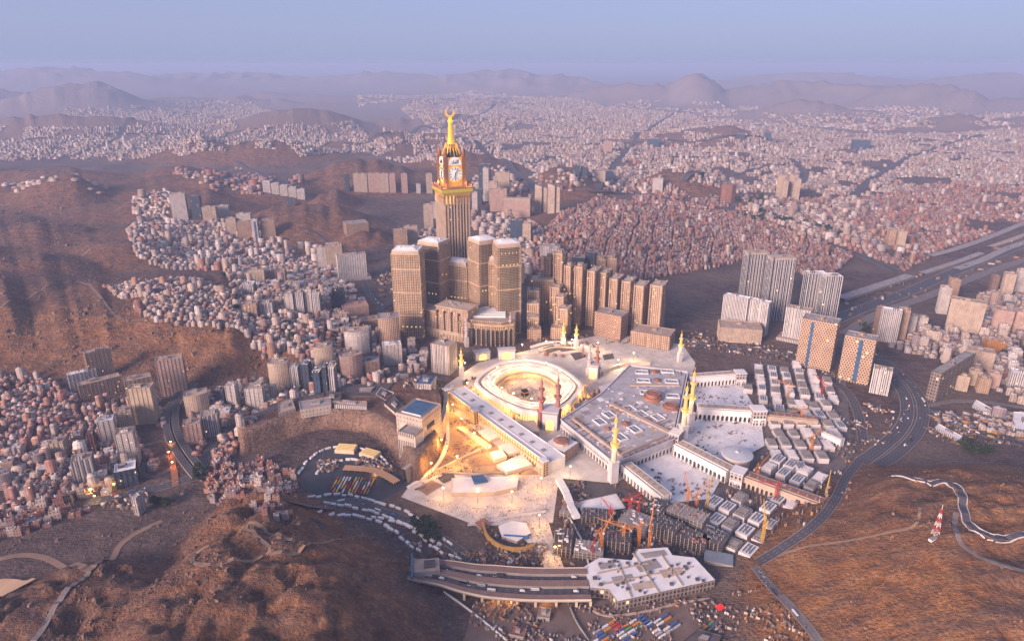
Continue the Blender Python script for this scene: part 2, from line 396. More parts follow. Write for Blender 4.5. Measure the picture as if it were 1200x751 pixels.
F_cream = facade('cream_facade', (.56, .44, .34), bay=3.4, flr=3.3, fu=(.28, .72), fv=(.3, .75), lit=0.013)
F_white = facade('white_facade', (.62, .56, .53), bay=3.2, flr=3.3, fu=(.25, .7), fv=(.28, .75), lit=0.007)
F_pink = facade('pink_facade', (.54, .37, .31), bay=3.0, flr=3.4, fu=(.22, .78), fv=(.35, .72), lit=0.005)
F_tan = facade('tan_facade', (.50, .34, .23), bay=3.6, flr=3.4, fu=(.22, .74), fv=(.28, .78), lit=0.013)
F_brown = facade('brown_facade', (.26, .17, .13), bay=3.4, flr=3.3, fu=(.15, .85), fv=(.3, .7), lit=0.007)
F_slatew = facade('slatted_white_facade', (.60, .56, .56), bay=4.2, flr=3.4, fu=(.32, .7), fv=(.0, 1.0), lit=0.005)
F_darkg = facade('dark_glass_facade', (.13, .14, .18), (.03, .045, .07), bay=3.0, flr=3.5, fu=(.06, .94), fv=(.12, .95), lit=0.007)
F_blueg = facade('blue_glass_facade', (.12, .14, .18), (.03, .055, .10), bay=3.0, flr=3.5, fu=(.06, .94), fv=(.12, .95), lit=0.003)
F_abraj = facade('gridded_tower_facade', (.54, .38, .25), (.04, .038, .033), bay=5.0, flr=4.6, fu=(.24, .88), fv=(.24, .9), lit=0.015, litc=(1, .6, .2), lits=.7, band=14)
F_abrajg = facade('green_glass_facade', (.42, .30, .20), (.026, .034, .03), bay=4.6, flr=4.6, fu=(.10, .92), fv=(.16, .92), lit=0.010, lits=.7, band=14)
F_clock = facade('ribbed_tower_facade', (.56, .34, .17), (.075, .07, .06), bay=6.0, flr=4.0, fu=(.34, .92), fv=(.06, .96), lit=0.020, litc=(1, .55, .15), lits=.7)
F_hotel = facade('arched_hotel_facade', (.58, .40, .28), (.04, .03, .03), bay=5.0, flr=5.2, fu=(.28, .8), fv=(.2, .84), lit=0.025, litc=(1, .55, .2), lits=.8)
F_lattice = facade('lattice_hotel_facade', (.58, .40, .28), (.05, .035, .03), bay=6.0, flr=5.6, fu=(.2, .75), fv=(.2, .76), lit=0.020, lits=1.2, stagger=True)
F_balc = facade('balcony_facade', (.56, .37, .27), (.06, .035, .03), bay=5.2, flr=5.0, fu=(.12, .72), fv=(.34, .94), lit=0.025, litc=(1, .5, .2), lits=1.0, stagger=True)
F_jab = facade('striped_tower_facade', (.64, .58, .56), (.045, .05, .07), bay=5.0, flr=4.0, fu=(.22, .98), fv=(.0, 1.0), lit=0.003)
F_house = facade('house_wall', (.5, .4, .35), (.05, .045, .05), bay=3.4, flr=3.2, fu=(.3, .66), fv=(.32, .72), lit=0.007, fromobj=True, lits=1.5)
F_flat = facade('flat_wall', (.5, .4, .35), (.05, .05, .06), bay=3.4, flr=3.3, fu=(.24, .72), fv=(.3, .76), lit=0.007, fromobj=True, lits=1.5)
F_far = facade('far_house_wall', (.5, .4, .35), (.07, .06, .065), bay=5.0, flr=3.6, fu=(.3, .7), fv=(.3, .75), lit=0.005, fromattr=True, lits=1.5)
def objcol(name, k=1.0, dirt=.35):
    t = NT(name); oi = t.n('ObjectInfo'); p = t.pos(); f = t.noise(.15, 5, p); c = t.mix(t.math('MULTIPLY_ADD', f, dirt * 2.2, -.2), oi.outputs['Color'], (.22 * k, .17 * k, .15 * k)); t.put(t.b.inputs['Base Color'], c); t.b.inputs['Roughness'].default_value = .85
    MATS[name] = t.mat; return t.mat
M_hroof = objcol('house_roof')
M_paint = objcol('vehicle_paint', 1, .05)
def attcol(name):
    t = NT(name); a = t.n('Attribute'); a.attribute_name = 'col'; p = t.pos(); f = t.noise(.2, 4, p)
    t.put(t.b.inputs['Base Color'], t.mix(t.math('MULTIPLY_ADD', f, .8, -.15), a.outputs['Color'], (.2, .15, .13))); t.b.inputs['Roughness'].default_value = .85
    MATS[name] = t.mat; return t.mat
M_froof = attcol('far_roof')

def road_mat(name, lanes, base=(.055, .05, .055), lit=(.55, .52, .5), edge=True):
    """asphalt; u runs 0..1 across the road, v along it in metres"""
    t = NT(name); uv = t.n('UVMap').outputs[0]; sp = t.n('SeparateXYZ'); t.l(uv, sp.inputs[0]); u, v = sp.outputs[0], sp.outputs[1]
    p = t.pos(); f = t.noise(.03, 5, p); g = t.noise(.6, 3, p)
    a = t.mix(f, tuple(c * .7 for c in base), tuple(c * 1.7 for c in base)); a = t.mix(t.math('MULTIPLY', g, .4), a, tuple(c * 1.5 for c in base))
    fr = t.math('FRACT', t.math('MULTIPLY', u, float(lanes)))
    near = t.math('LESS_THAN', t.math('ABSOLUTE', t.math('SUBTRACT', fr, .5)), .5 - .04)
    dash = t.math('LESS_THAN', t.math('FRACT', t.math('DIVIDE', v, 12.0)), .4)
    a = t.mix(t.math('MULTIPLY', t.math('MULTIPLY', t.math('SUBTRACT', 1.0, near), dash), .55), a, lit)
    eg = t.math('GREATER_THAN', t.math('ABSOLUTE', t.math('SUBTRACT', u, .5)), .455); a = t.mix(t.math('MULTIPLY', eg, .7), a, (.36, .32, .30))
    t.put(t.b.inputs['Base Color'], a); t.b.inputs['Roughness'].default_value = .7
    MATS[name] = t.mat; return t.mat
M_road = road_mat('asphalt', 3); M_road4 = road_mat('highway_asphalt', 4); M_roadp = road_mat('faded_asphalt', 2, (.13, .11, .105))
M_track = plain('dirt_track_surface', (.25, .165, .115), .95, .2, .05)

# ------------------------------------------------------------------ the ground: one sheet to the horizon
def build_ground():
    ys = [-150.0]
    while ys[-1] < 70000:
        y = ys[-1]
        st = 9 if y < 560 else 5.2 if y < 1500 else 7 if y < 2200 else max(7, y * .0065) if y < 9000 else y * .011
        ys.append(y + st)
    ys = np.array(ys); nc = 500; ts = np.linspace(-1, 1, nc)
    ts = np.sign(ts) * (abs(ts) ** 1.1)
    hw = .86 * np.maximum(ys, 0) + 620
    X = hw[:, None] * ts[None, :]; Y = np.repeat(ys[:, None], nc, 1); Z = H(X, Y)
    V = np.stack([X, Y, Z], -1).reshape(-1, 3); nr = len(ys)
    i = np.arange(nr - 1)[:, None] * nc + np.arange(nc - 1)[None, :]
    F = np.stack([i, i + 1, i + 1 + nc, i + nc], -1).reshape(-1, 4)
    me = bpy.data.meshes.new('ground'); me.vertices.add(len(V)); me.vertices.foreach_set('co', V.ravel())
    me.loops.add(F.size); me.loops.foreach_set('vertex_index', F.ravel().astype(np.int32)); me.polygons.add(len(F))
    me.polygons.foreach_set('loop_start', np.arange(0, F.size, 4, dtype=np.int32)); me.polygons.foreach_set('loop_total', np.full(len(F), 4, np.int32))
    me.update(calc_edges=True); me.polygons.foreach_set('use_smooth', np.ones(len(F), bool))
    dy = np.gradient(Z, axis=0) / np.gradient(Y, axis=0); dx = np.gradient(Z, axis=1) / (np.gradient(X, axis=1) + 1e-6)
    rock = np.clip(sstep(3, 16, Z) * .8 + sstep(.15, .5, np.hypot(dx, dy)), 0, 1)
    orange = .32 + sstep(0, 1, 1.6 - np.hypot((X - 800) / 620, (Y - 760) / 420)) * .9 + .1 * sstep(0, 1, 1.5 - np.hypot((X + 300) / 300, (Y - 600) / 260)) + .4 * sstep(0, 1, 1.4 - np.hypot((X + 900) / 520, (Y - 1640) / 200))
    c = np.stack([rock, np.clip(orange, 0, 1) * rock, np.clip(1 - seg_dist(X, Y, TERRACE + TERRACE[:1]) / 16, 0, 1) * (Y < 1560) * 1.0, np.ones_like(rock)], -1).reshape(-1, 4)
    at = me.color_attributes.new('cover', 'FLOAT_COLOR', 'POINT'); at.data.foreach_set('color', c.ravel())
    t = NT('earth'); p = t.pos(); a = t.n('Attribute'); a.attribute_name = 'cover'; sp = t.n('SeparateColor'); t.l(a.outputs['Color'], sp.inputs[0])
    n1 = t.noise(.004, 6, p); n2 = t.noise(.03, 7, p, .65); n3 = t.noise(.22, 5, p, .65)
    st = t.n('Mapping'); st.inputs['Scale'].default_value = (.012, .05, .02); st.inputs['Rotation'].default_value = (0, 0, .6); t.l(p, st.inputs[0]); n4 = t.noise(1.0, 6, st.outputs[0], .65)
    urb = t.ramp(n2, (.3, (.05, .034, .034)), (.5, (.11, .073, .070)), (.7, (.22, .155, .14)))
    urb = t.mix(t.ramp(n1, (.4, (0, 0, 0)), (.65, (1, 1, 1))), urb, (.22, .16, .13))
    rk = t.ramp(n2, (.3, (.08, .040, .030)), (.5, (.17, .084, .060)), (.7, (.30, .165, .115)))
    rk = t.mix(t.ramp(n4, (.42, (0, 0, 0)), (.66, (.75, .75, .75))), rk, (.11, .08, .07))
    org = t.ramp(n2, (.28, (.22, .09, .03)), (.5, (.41, .175, .055)), (.7, (.55, .28, .11)))
    org = t.mix(t.ramp(n4, (.45, (0, 0, 0)), (.7, (.8, .8, .8))), org, (.17, .105, .075))
    c1 = t.mix(sp.outputs[0], urb, rk); c1 = t.mix(t.math('MULTIPLY', sp.outputs[2], 1.6), c1, t.ramp(n2, (.3, (.26, .17, .13)), (.7, (.42, .30, .24)))); om = t.math('MULTIPLY', sp.outputs[1], t.ramp(n1, (.3, (.25, .25, .25)), (.6, (1, 1, 1)))); c1 = t.mix(om, c1, org)
    vz = t.n('TexVoronoi'); vz.inputs['Scale'].default_value = .055; t.l(p, vz.inputs['Vector'])
    c1 = t.mix(t.ramp(n3, (.40, (0, 0, 0)), (.68, (.75, .75, .75))), c1, (.07, .05, .045)); c1 = t.mix(t.ramp(t.noise(.09, 6, p, .7), (.55, (0, 0, 0)), (.72, (.55, .55, .55))), c1, (.40, .28, .20)); c1 = t.mix(t.ramp(vz.outputs[0], (.0, (.5, .5, .5)), (.25, (0, 0, 0))), c1, (.06, .045, .04))
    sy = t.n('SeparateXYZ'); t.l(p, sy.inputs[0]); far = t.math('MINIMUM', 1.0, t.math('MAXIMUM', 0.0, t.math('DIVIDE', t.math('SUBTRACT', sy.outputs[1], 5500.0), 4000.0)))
    c1 = t.mix(t.math('MULTIPLY', far, .8), c1, (.27, .235, .245))     # paler with distance: haze fade painted into the rock colour
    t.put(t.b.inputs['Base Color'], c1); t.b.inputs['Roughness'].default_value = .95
    hb = t.math('ADD', t.math('MULTIPLY', n2, 3.0), n3); hb = t.math('ADD', hb, t.math('MULTIPLY', n4, 2.0)); t.bump(hb, 1.0, 7.0)
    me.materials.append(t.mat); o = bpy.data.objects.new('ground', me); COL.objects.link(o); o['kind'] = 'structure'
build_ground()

KEEP = []            # (polyline, half width) of roads and (centre, radius) of buildings: no small house stands there
def keep_out(x, y, r=0):
    m = np.zeros(np.shape(x), bool)
    for it in KEEP:
        if it[0] == 'l': m |= seg_dist(x, y, it[1]) < it[2] + r
        elif it[0] == 'c': m |= (x - it[1][0]) ** 2 + (y - it[1][1]) ** 2 < (it[2] + r) ** 2
        else: m |= in_poly(x, y, it[1])
    return m
def spline(pts, step):
    pts = [np.array(p, float) for p in pts]; out = []
    for i in range(len(pts) - 1):
        p0 = pts[max(i - 1, 0)]; p1 = pts[i]; p2 = pts[i + 1]; p3 = pts[min(i + 2, len(pts) - 1)]
        n = max(2, int(np.linalg.norm(p2 - p1) / step))
        for k in range(n):
            t = k / n; out.append(.5 * (2 * p1 + (p2 - p0) * t + (2 * p0 - 5 * p1 + 4 * p2 - p3) * t * t + (3 * p1 - p0 - 3 * p2 + p3) * t ** 3))
    out.append(pts[-1]); return out
def ribbon(name, world, width, mat, lift=.5, thick=.35, zf=None, step=None, kind='structure', keep=True, across=3, off=0.0):
    """a road laid along world points, following the ground (or the heights zf)"""
    pts = spline(world, step or max(6, width * .6)); mb = MB(); n = len(pts); L = 0; rows = []; Q = []
    for i, p in enumerate(pts):
        a = pts[max(i - 1, 0)]; b = pts[min(i + 1, n - 1)]; t = (b - a)[:2]; t = t / (np.linalg.norm(t) + 1e-9); nr = np.array((t[1], -t[0]))
        Q.append([p[:2] + nr * (off - width * (k / across - .5)) for k in range(across + 1)] + [p[:2] + nr * off])
    Q = np.array(Q); HQ = H(Q[..., 0], Q[..., 1])
    for i, p in enumerate(pts):
        a = pts[max(i - 1, 0)]; b = pts[min(i + 1, n - 1)]; t = (b - a)[:2]; t = t / (np.linalg.norm(t) + 1e-9); nr = np.array((t[1], -t[0]))
        if i: L += np.linalg.norm(p[:2] - pts[i - 1][:2])
        c = p[:2] + nr * off; row = []
        zc = zf(i / (n - 1)) if zf else (p[2] if len(p) > 2 else None)
        for k in range(across + 1):
            q = c + nr * width * (k / across - .5) * -1
            z = zc if zc is not None else max(HQ[i, k], HQ[i, -1]) + lift
            row.append((q[0], q[1], z))
        if zc is None:
            zz = max(r[2] for r in row) * .5 + row[len(row) // 2][2] * .5; row = [(r[0], r[1], max(zz, r[2])) for r in row]
        rows.append((row, L))
    for (r0, l0), (r1, l1) in zip(rows[:-1], rows[1:]):
        for k in range(across): mb.face([r0[k + 1], r1[k + 1], r1[k], r0[k]], 0, [((k + 1) / across, l0), ((k + 1) / across, l1), (k / across, l1), (k / across, l0)])
        for k, sgn in ((0, 1), (across, -1)):
            a, b = r0[k], r1[k]; lo = 4.0 if thick is None else thick
            q = [a, b, (b[0], b[1], b[2] - lo), (a[0], a[1], a[2] - lo)]; mb.face(q if sgn > 0 else q[::-1], 1)
    if keep: KEEP.append(('l', [tuple(p[:2]) for p in pts], width / 2))
    o = mb.obj(name, [mat, M_conc]); o['kind'] = kind
    return o, pts
def sheet(name, poly, z, mat, kind='structure', edge=.5):
    mb = MB(); mb.prism(ccw(poly), z - edge, z, 1, 0); o = mb.obj(name, [mat, M_conc]); o['kind'] = kind; return o

# ------------------------------------------------------------------ paving, roads
def PP(*pts): return [tuple(P(*p)) for p in pts]
def GG(z, *pts): return [tuple(G(px, py, z)) for px, py in pts]
sheet('plaza_paving', GG(.4, (521, 452), (560, 425), (640, 405), (705, 392), (760, 395), (800, 404), (815, 425), (792, 520), (722, 566), (655, 560), (648, 612), (560, 616), (470, 582), (482, 566), (512, 545), (526, 510)), .4, M_pave)
sheet('plaza_earth', GG(.7, (526, 480), (560, 506), (600, 536), (636, 556), (606, 556), (512, 556), (498, 562), (516, 534), (524, 508)), .7, plain('golden_earth', (.40, .27, .16), .9, .3, .06))
sheet('plaza_promenade', GG(.8, (598, 612), (640, 603), (652, 640), (662, 668), (640, 668), (622, 640)), .8, M_pave)
sheet('court_paving', GG(.9, (806, 450), (866, 446), (884, 476), (818, 480)), .9, M_court)
sheet('court_paving', GG(.9, (818, 490), (892, 492), (896, 522), (852, 546), (790, 516)), .9, M_court)
sheet('court_paving', GG(.9, (734, 550), (792, 526), (848, 556), (832, 584), (778, 590)), .9, M_court)
sheet('site_ground', GG(.5, (655, 562), (722, 568), (776, 594), (850, 650), (830, 668), (780, 662), (668, 666)), .5, M_dark)
sheet('site_ground', GG(.45, (880, 424), (990, 440), (1000, 530), (968, 592), (905, 655), (850, 650), (800, 600), (860, 560), (900, 520), (890, 470)), .45, plain('site_floor', (.15, .125, .12), .9, .4, .06))
sheet('site_ground', GG(.3, (556, 704), (690, 704), (840, 690), (880, 672), (900, 700), (960, 751), (980, 790), (520, 790), (545, 745)), .3, plain('site_earth', (.17, .12, .10), .95, .35, .04))
sheet('bus_yard', GG(.5, (348, 548), (372, 530), (402, 522), (440, 530), (470, 556), (476, 572), (440, 590), (358, 582)), .5, plain('yard_asphalt', (.06, .06, .07), .8, .3, .05))

ribbon('highway', [P(*p) for p in ((900, 366), (945, 382), (985, 400), (1022, 420), (1050, 440), (1068, 462), (1073, 485), (1066, 505), (1048, 524), (1020, 545))], 27, M_road4, 1.2, off=16)
ribbon('highway', [P(*p) for p in ((900, 366), (945, 382), (985, 400), (1022, 420), (1050, 440), (1068, 462), (1073, 485), (1066, 505), (1048, 524), (1020, 545))], 24, M_road4, 2.2, off=-14)
ribbon('service_road', [P(*p) for p in ((1010, 535), (992, 560), (978, 588), (952, 618), (918, 642), (888, 660))], 16, M_road, .9)
ribbon('service_road', [P(*p) for p in ((884, 664), (905, 690), (930, 716), (956, 748), (985, 800))], 13, M_roadp, .9)
ribbon('avenue', [P(*p) for p in ((1074, 474), (1108, 492), (1150, 508), (1215, 524))], 20, M_road, .9)
ribbon('avenue', [P(*p) for p in ((1085, 476), (1120, 470), (1160, 472), (1215, 480))], 12, M_roadp, .9)
ribbon('street', [P(*p) for p in ((752, 398), (800, 400), (850, 404), (905, 412), (940, 424), (985, 452), (1004, 480), (1012, 520))], 20, M_road, .8)
ribbon('street', [P(*p) for p in ((600, 402), (604, 380), (610, 350), (606, 320), (600, 300))], 16, M_road, .8)
ribbon('street', [P(*p) for p in ((524, 444), (490, 442), (455, 445), (400, 455), (340, 470), (300, 486), (262, 506), (244, 530), (236, 556))], 15, M_road, .9)
ribbon('street', [P(*p) for p in ((470, 440), (440, 420), (424, 400), (440, 380), (446, 362), (432, 345), (425, 325), (405, 300), (380, 280), (350, 268))], 17, M_road, .9)
ribbon('street', [P(*p) for p in ((446, 362), (462, 352), (464, 336), (450, 318), (470, 300))], 14, M_road, .9)
VI = [P(*p) for p in ((226, 452), (212, 466), (203, 482), (201, 500), (207, 520), (221, 542), (236, 560))]
ribbon('viaduct_road', [np.array((*p, H1(*p) + 9)) for p in VI], 13, M_road, off=-8, thick=2.2)
ribbon('viaduct_road', [np.array((*p, H1(*p) + 7)) for p in VI], 13, M_road, off=9, thick=2.2)
ribbon('tunnel_road', [P(*p) for p in ((240, 556), (205, 566), (175, 574), (140, 583), (100, 588))], 24, M_road, .9)
cx, cy = P(186, 547)
ribbon('loop_ramp', [np.array((cx + 26 * math.cos(a), cy + 34 * math.sin(a))) for a in np.linspace(0, 2 * math.pi, 20)], 9, M_road, 1.5)
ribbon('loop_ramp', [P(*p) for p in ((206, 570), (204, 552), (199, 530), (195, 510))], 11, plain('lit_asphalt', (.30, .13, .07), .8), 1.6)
ribbon('yard_road', [P(*p) for p in ((340, 590), (400, 588), (450, 600), (500, 620), (545, 650), (560, 664))], 16, M_road, .9)
ribbon('far_avenue', [P(*p) for p in ((690, 226), (740, 228), (800, 236), (850, 244), (900, 232), (940, 214), (936, 195), (925, 186))], 42, M_road4, 1.5)
ribbon('far_avenue', [P(*p) for p in ((850, 244), (905, 262), (960, 282), (1010, 300), (1050, 318))], 34, M_road4, 1.5)
ribbon('far_avenue', [P(*p) for p in ((545, 162), (570, 180), (600, 200), (625, 222), (640, 236))], 50, M_road4, 2)
ribbon('far_avenue', [P(*p) for p in ((280, 190), (310, 205), (335, 220), (352, 240))], 40, M_road4, 2)
ribbon('far_avenue', [P(*p) for p in ((400, 168), (440, 160), (490, 150), (530, 140), (580, 122))], 60, M_road4, 2)
for pts_ in (((700, 222), (720, 196), (742, 170), (770, 146), (800, 128)), ((800, 212), (900, 196), (1000, 186), (1110, 180), (1215, 178)), ((560, 176), (650, 168), (760, 166), (880, 160), (1000, 160)), ((1000, 230), (1030, 206), (1080, 180), (1150, 158)), ((80, 186), (140, 160), (190, 140), (240, 124)), ((-30, 166), (80, 160), (200, 158), (320, 150))): ribbon('far_avenue', [P(*p) for p in pts_], 40, M_road4, 2)
ribbon('valley_road', [P(*p) for p in ((960, 384), (1000, 366), (1060, 344), (1120, 318), (1210, 282))], 46, M_road4, 1.2)
ribbon('valley_road', [P(*p) for p in ((990, 392), (1030, 368), (1090, 346), (1150, 322), (1215, 300))], 30, M_roadp, 1.2)
ribbon('valley_slab', [P(*p) for p in ((984, 352), (1030, 337), (1066, 325))], 34, M_roofg, 9, thick=8)
ribbon('valley_slab', [P(*p) for p in ((1080, 322), (1120, 309), (1150, 298))], 24, M_roofg, 7, thick=6)
ribbon('valley_slab', [P(*p) for p in ((1120, 316), (1150, 306), (1180, 292), (1215, 280))], 30, M_roofg, 4, thick=4)
ribbon('valley_slab', [P(*p) for p in ((1160, 290), (1190, 280), (1215, 270))], 24, M_rooft, 4, thick=4)
ribbon('valley_slab', [P(*p) for p in ((1090, 300), (1120, 292), (1160, 278), (1215, 256))], 30, M_roofg, 2)
ribbon('hill_track', [P(*p) for p in ((245, 640), (225, 652), (236, 662), (280, 656), (312, 650), (316, 640), (300, 628), (288, 618), (300, 612), (330, 628), (346, 634))], 5.2, M_track, .5, keep=False)
ribbon('hill_track', [P(*p) for p in ((316, 650), (350, 648), (380, 636), (400, 632))], 6.0, M_track, .5, keep=False)
ribbon('hill_track', [P(*p) for p in ((-20, 660), (30, 650), (70, 662), (105, 668), (140, 640), (190, 610))], 9.8, M_track, .6, keep=False)
ribbon('hill_track', [P(*p) for p in ((105, 668), (70, 705), (40, 751), (20, 790))], 6.8, M_roadp, .6, keep=False)
ribbon('hill_track', [P(*p) for p in ((895, 655), (940, 642), (1000, 632), (1050, 622), (1075, 612), (1076, 590))], 3.8, M_track, .5, keep=False)
ribbon('hill_track', [P(*p) for p in ((1120, 600), (1122, 626), (1140, 648), (1180, 664), (1220, 672))], 6.0, M_roadp, .6, keep=False)
ribbon('hill_road', [P(*p) for p in ((1043, 558), (1065, 560), (1086, 566), (1108, 565), (1124, 575), (1128, 595), (1136, 615), (1158, 628), (1180, 632), (1225, 626))], 10, M_road, .9, keep=False)
ribbon('hill_track', [P(*p) for p in ((0, 362), (40, 345), (90, 330), (112, 342), (128, 362), (145, 374), (200, 378))], 6.8, M_track, .6, keep=False)
ribbon('hill_track', [P(*p) for p in ((60, 300), (110, 290), (160, 285), (200, 268))], 9.0, M_track, .6, keep=False)

# ------------------------------------------------------------------ lamps
def lamp_light(name, loc, power, color=(1.0, .62, .26), r=2.0, parent=None):
    d = bpy.data.lights.new(name, 'POINT'); d.energy = power; d.color = color; d.shadow_soft_size = r
    o = bpy.data.objects.new(name, d); COL.objects.link(o); o.location = loc
    if parent: o.parent = parent
    return o
def floodlight_mast(x, y, h, power, label, group, color=(1.0, .62, .26), z=0.0):
    t = thing('floodlight_mast', label, 'floodlight', (x, y, z), 0, group)
    m = MB(); m.lathe([(.45, 0), (.25, h)], 6); m.obj('pole', M_steel, t)
    m = MB(); m.box(-1.3, 1.3, -.6, .6, h, h + .9); m.obj('lamp_head', M_bulb, t)
    lamp_light('floodlight', (0, 0, h - 1.2), power, color, 1.2, t)
    return t

def along(name, label, cat, p0, p1, group=None, z=0.0):
    p0 = np.array(p0, float); p1 = np.array(p1, float); d = p1 - p0; L = float(np.linalg.norm(d))
    return thing(name, label, cat, (p0[0], p0[1], z), math.atan2(d[1], d[0]), group), L

# ------------------------------------------------------------------ the round mosque court
C0 = G(620, 456)
outer = GG(24, (557, 445), (580, 427), (614, 420), (652, 428), (680, 448), (678, 461), (660, 477), (624, 483), (590, 472), (566, 458))
def loop(P_, k, n=60):
    """smooth closed loop through P_, shrunk towards the centre by k"""
    c = np.mean(P_, 0); q = [c + (np.array(p) - c) * k for p in P_]; m = len(q); out = []
    for i in range(m):
        p0, p1, p2, p3 = q[i - 1], q[i], q[(i + 1) % m], q[(i + 2) % m]
        for s_ in range(n // m):
            t = s_ / (n // m); out.append(tuple(.5 * (2 * p1 + (p2 - p0) * t + (2 * p0 - 5 * p1 + 4 * p2 - p3) * t * t + (3 * p1 - p0 - 3 * p2 + p3) * t ** 3)))
    return ccw(out)
mt = thing('ring_mosque', 'round white galleried mosque ring glowing under floodlights around the crowded court', 'mosque', (0, 0, 0))
def ring(mb, a, b, z, mi=0):
    n = len(a)
    for i in range(n):
        j = (i + 1) % n; mb.face([(*a[i], z), (*a[j], z), (*b[j], z), (*b[i], z)], mi)
def skirt(mb, a, z0, z1, mi=0, out=True, bay=5.0):
    n = len(a)
    for i in range(n):
        j = (i + 1) % n; q = [(*a[i], z0), (*a[j], z0), (*a[j], z1), (*a[i], z1)]; uv = [(0, 0), (bay, 0), (bay, z1 - z0), (0, z1 - z0)]
        mb.face(q if out else q[::-1], mi, uv)
la, lb, lc, ld, le = loop(outer, 1.0), loop(outer, .94), loop(outer, .88), loop(outer, .64), loop(outer, .58)
m = MB(); n = len(la)
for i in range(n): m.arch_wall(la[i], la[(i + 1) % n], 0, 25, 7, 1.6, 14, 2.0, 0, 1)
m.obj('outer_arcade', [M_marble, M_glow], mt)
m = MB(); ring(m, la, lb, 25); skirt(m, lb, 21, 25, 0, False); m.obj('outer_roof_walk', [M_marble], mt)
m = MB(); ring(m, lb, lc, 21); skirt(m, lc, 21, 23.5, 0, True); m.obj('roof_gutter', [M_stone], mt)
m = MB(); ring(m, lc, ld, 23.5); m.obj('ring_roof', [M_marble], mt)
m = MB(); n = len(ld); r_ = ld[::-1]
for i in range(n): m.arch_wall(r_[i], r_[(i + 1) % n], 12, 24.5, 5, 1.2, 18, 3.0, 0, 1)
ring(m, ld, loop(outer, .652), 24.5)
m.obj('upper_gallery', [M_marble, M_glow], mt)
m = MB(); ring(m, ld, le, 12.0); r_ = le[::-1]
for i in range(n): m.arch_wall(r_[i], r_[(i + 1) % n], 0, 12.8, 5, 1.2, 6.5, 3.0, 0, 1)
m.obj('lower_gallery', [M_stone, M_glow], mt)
sheet('court_floor', le, .9, plain('court_marble', (.60, .50, .44), .5, .12, .1))
for k0 in (.82, .72):
    m = MB(); a_, b_ = loop(outer, k0), loop(outer, k0 - .012); ring(m, a_, b_, 24.4); skirt(m, a_, 23.5, 24.4, 0, True); skirt(m, b_, 23.5, 24.4, 0, False); m.obj('roof_kerb', [M_stone], mt)
KX, KY = G(615, 464)
k = thing('cubic_shrine', 'black draped cube shrine standing in the middle of the round crowded court', 'shrine', (KX, KY, .9), rad(28))
m = MB(); m.prism(rect(13, 12), 0, 14, 0, 0); m.obj('drape', [M_black], k)
m = MB(); m.prism(rect(13.25, 12.25), 9.3, 10.6, 0, 0, cap=False); m.obj('gold_band', [M_gold], k)
m = MB(); m.prism(rect(14, 13), 0, .9, 0, 0); m.obj('plinth', [M_marble], k)
m = MB(); m.box(-5.2, -3.2, -6.3, -6.05, 2.2, 5.6); m.obj('door', [M_gold], k)
# ring lamps; the roof masts are added to carry the floodlighting
nl = 14
for i in range(nl):
    p = loop(outer, .74)[int(i * 60 / nl)]
    floodlight_mast(p[0], p[1], 15, 14500, 'slim added floodlight mast standing on the white ring roof', 'added floodlights on the ring roof', (1.0, .62, .24), 23.5)
for i in range(8):
    p = loop(outer, .50)[int(i * 60 / 8)]
    lamp_light('gallery_lamp', (p[0], p[1], 16), 11000, (1.0, .52, .14), 2, mt)
for i in range(10):
    p = loop(outer, 1.10)[int(i * 60 / 10)]
    lamp_light('gallery_lamp', (p[0], p[1], 18), 15000, (1.0, .52, .15), 2, mt)

# ------------------------------------------------------------------ long arcaded wing beside the golden plaza
p0, p1 = G(525, 470), G(640, 556)
w, L = along('arcaded_wing', 'long two storey arcaded wing with gold lit arches above the plaza', 'mosque wing', p0, p1)
EW = 44
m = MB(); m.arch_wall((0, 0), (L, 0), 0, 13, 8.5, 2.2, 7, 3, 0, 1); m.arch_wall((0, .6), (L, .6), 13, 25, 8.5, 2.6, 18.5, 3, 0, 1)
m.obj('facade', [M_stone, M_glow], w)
m = MB(); m.prism(rect(L, EW - 4, L / 2, EW / 2 + 2), 0, 24, 0, 1); m.obj('hall_body', [M_marble2, M_marble], w)
m = MB(); m.box(0, L, .0, 1.6, 25, 26.2); m.box(0, L, EW - 1, EW, 24, 25.6); m.box(0, L, 12, 12.8, 24, 25)
m.obj('parapet', [M_marble], w)
bits('roof_hatch', M_roofg, [(L * (.08 + .1 * i), L * (.08 + .1 * i) + 8, 18, 27, 24, 25.4) for i in range(9)], w)
for x in (-1, L * .33, L * .99):
    q = thing('wing_gatehouse', ['pale gatehouse block at the upper end of the long arcaded wing', 'grey topped gatehouse projecting from the middle of the long arcaded wing', 'sunlit gatehouse block at the lower end of the long arcaded wing'][0 if x < 0 else 1 if x < L * .5 else 2], 'gatehouse', tuple(w.matrix_basis @ Vector((x, -4, 0)))[:2] + (0,), w.rotation_euler[2])
    m = MB(); m.prism(rect(15, 12), 0, 30, 0, 1); m.obj('body', [F_hotel, M_roofg], q)
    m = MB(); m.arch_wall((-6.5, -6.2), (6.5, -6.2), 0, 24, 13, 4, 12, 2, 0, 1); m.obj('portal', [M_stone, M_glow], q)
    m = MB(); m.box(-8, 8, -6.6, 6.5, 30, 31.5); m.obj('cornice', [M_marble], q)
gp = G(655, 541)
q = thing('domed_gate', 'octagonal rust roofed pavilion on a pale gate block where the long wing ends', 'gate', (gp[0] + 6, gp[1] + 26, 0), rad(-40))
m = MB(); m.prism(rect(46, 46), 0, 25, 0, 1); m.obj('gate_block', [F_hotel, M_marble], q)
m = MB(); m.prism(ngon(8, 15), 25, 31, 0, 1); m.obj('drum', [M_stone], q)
m = MB(); m.prism(ngon(8, 16.5), 31, 33.5, 0, 0, top=ngon(8, 9)); m.obj('dome_roof', [M_redst], q)
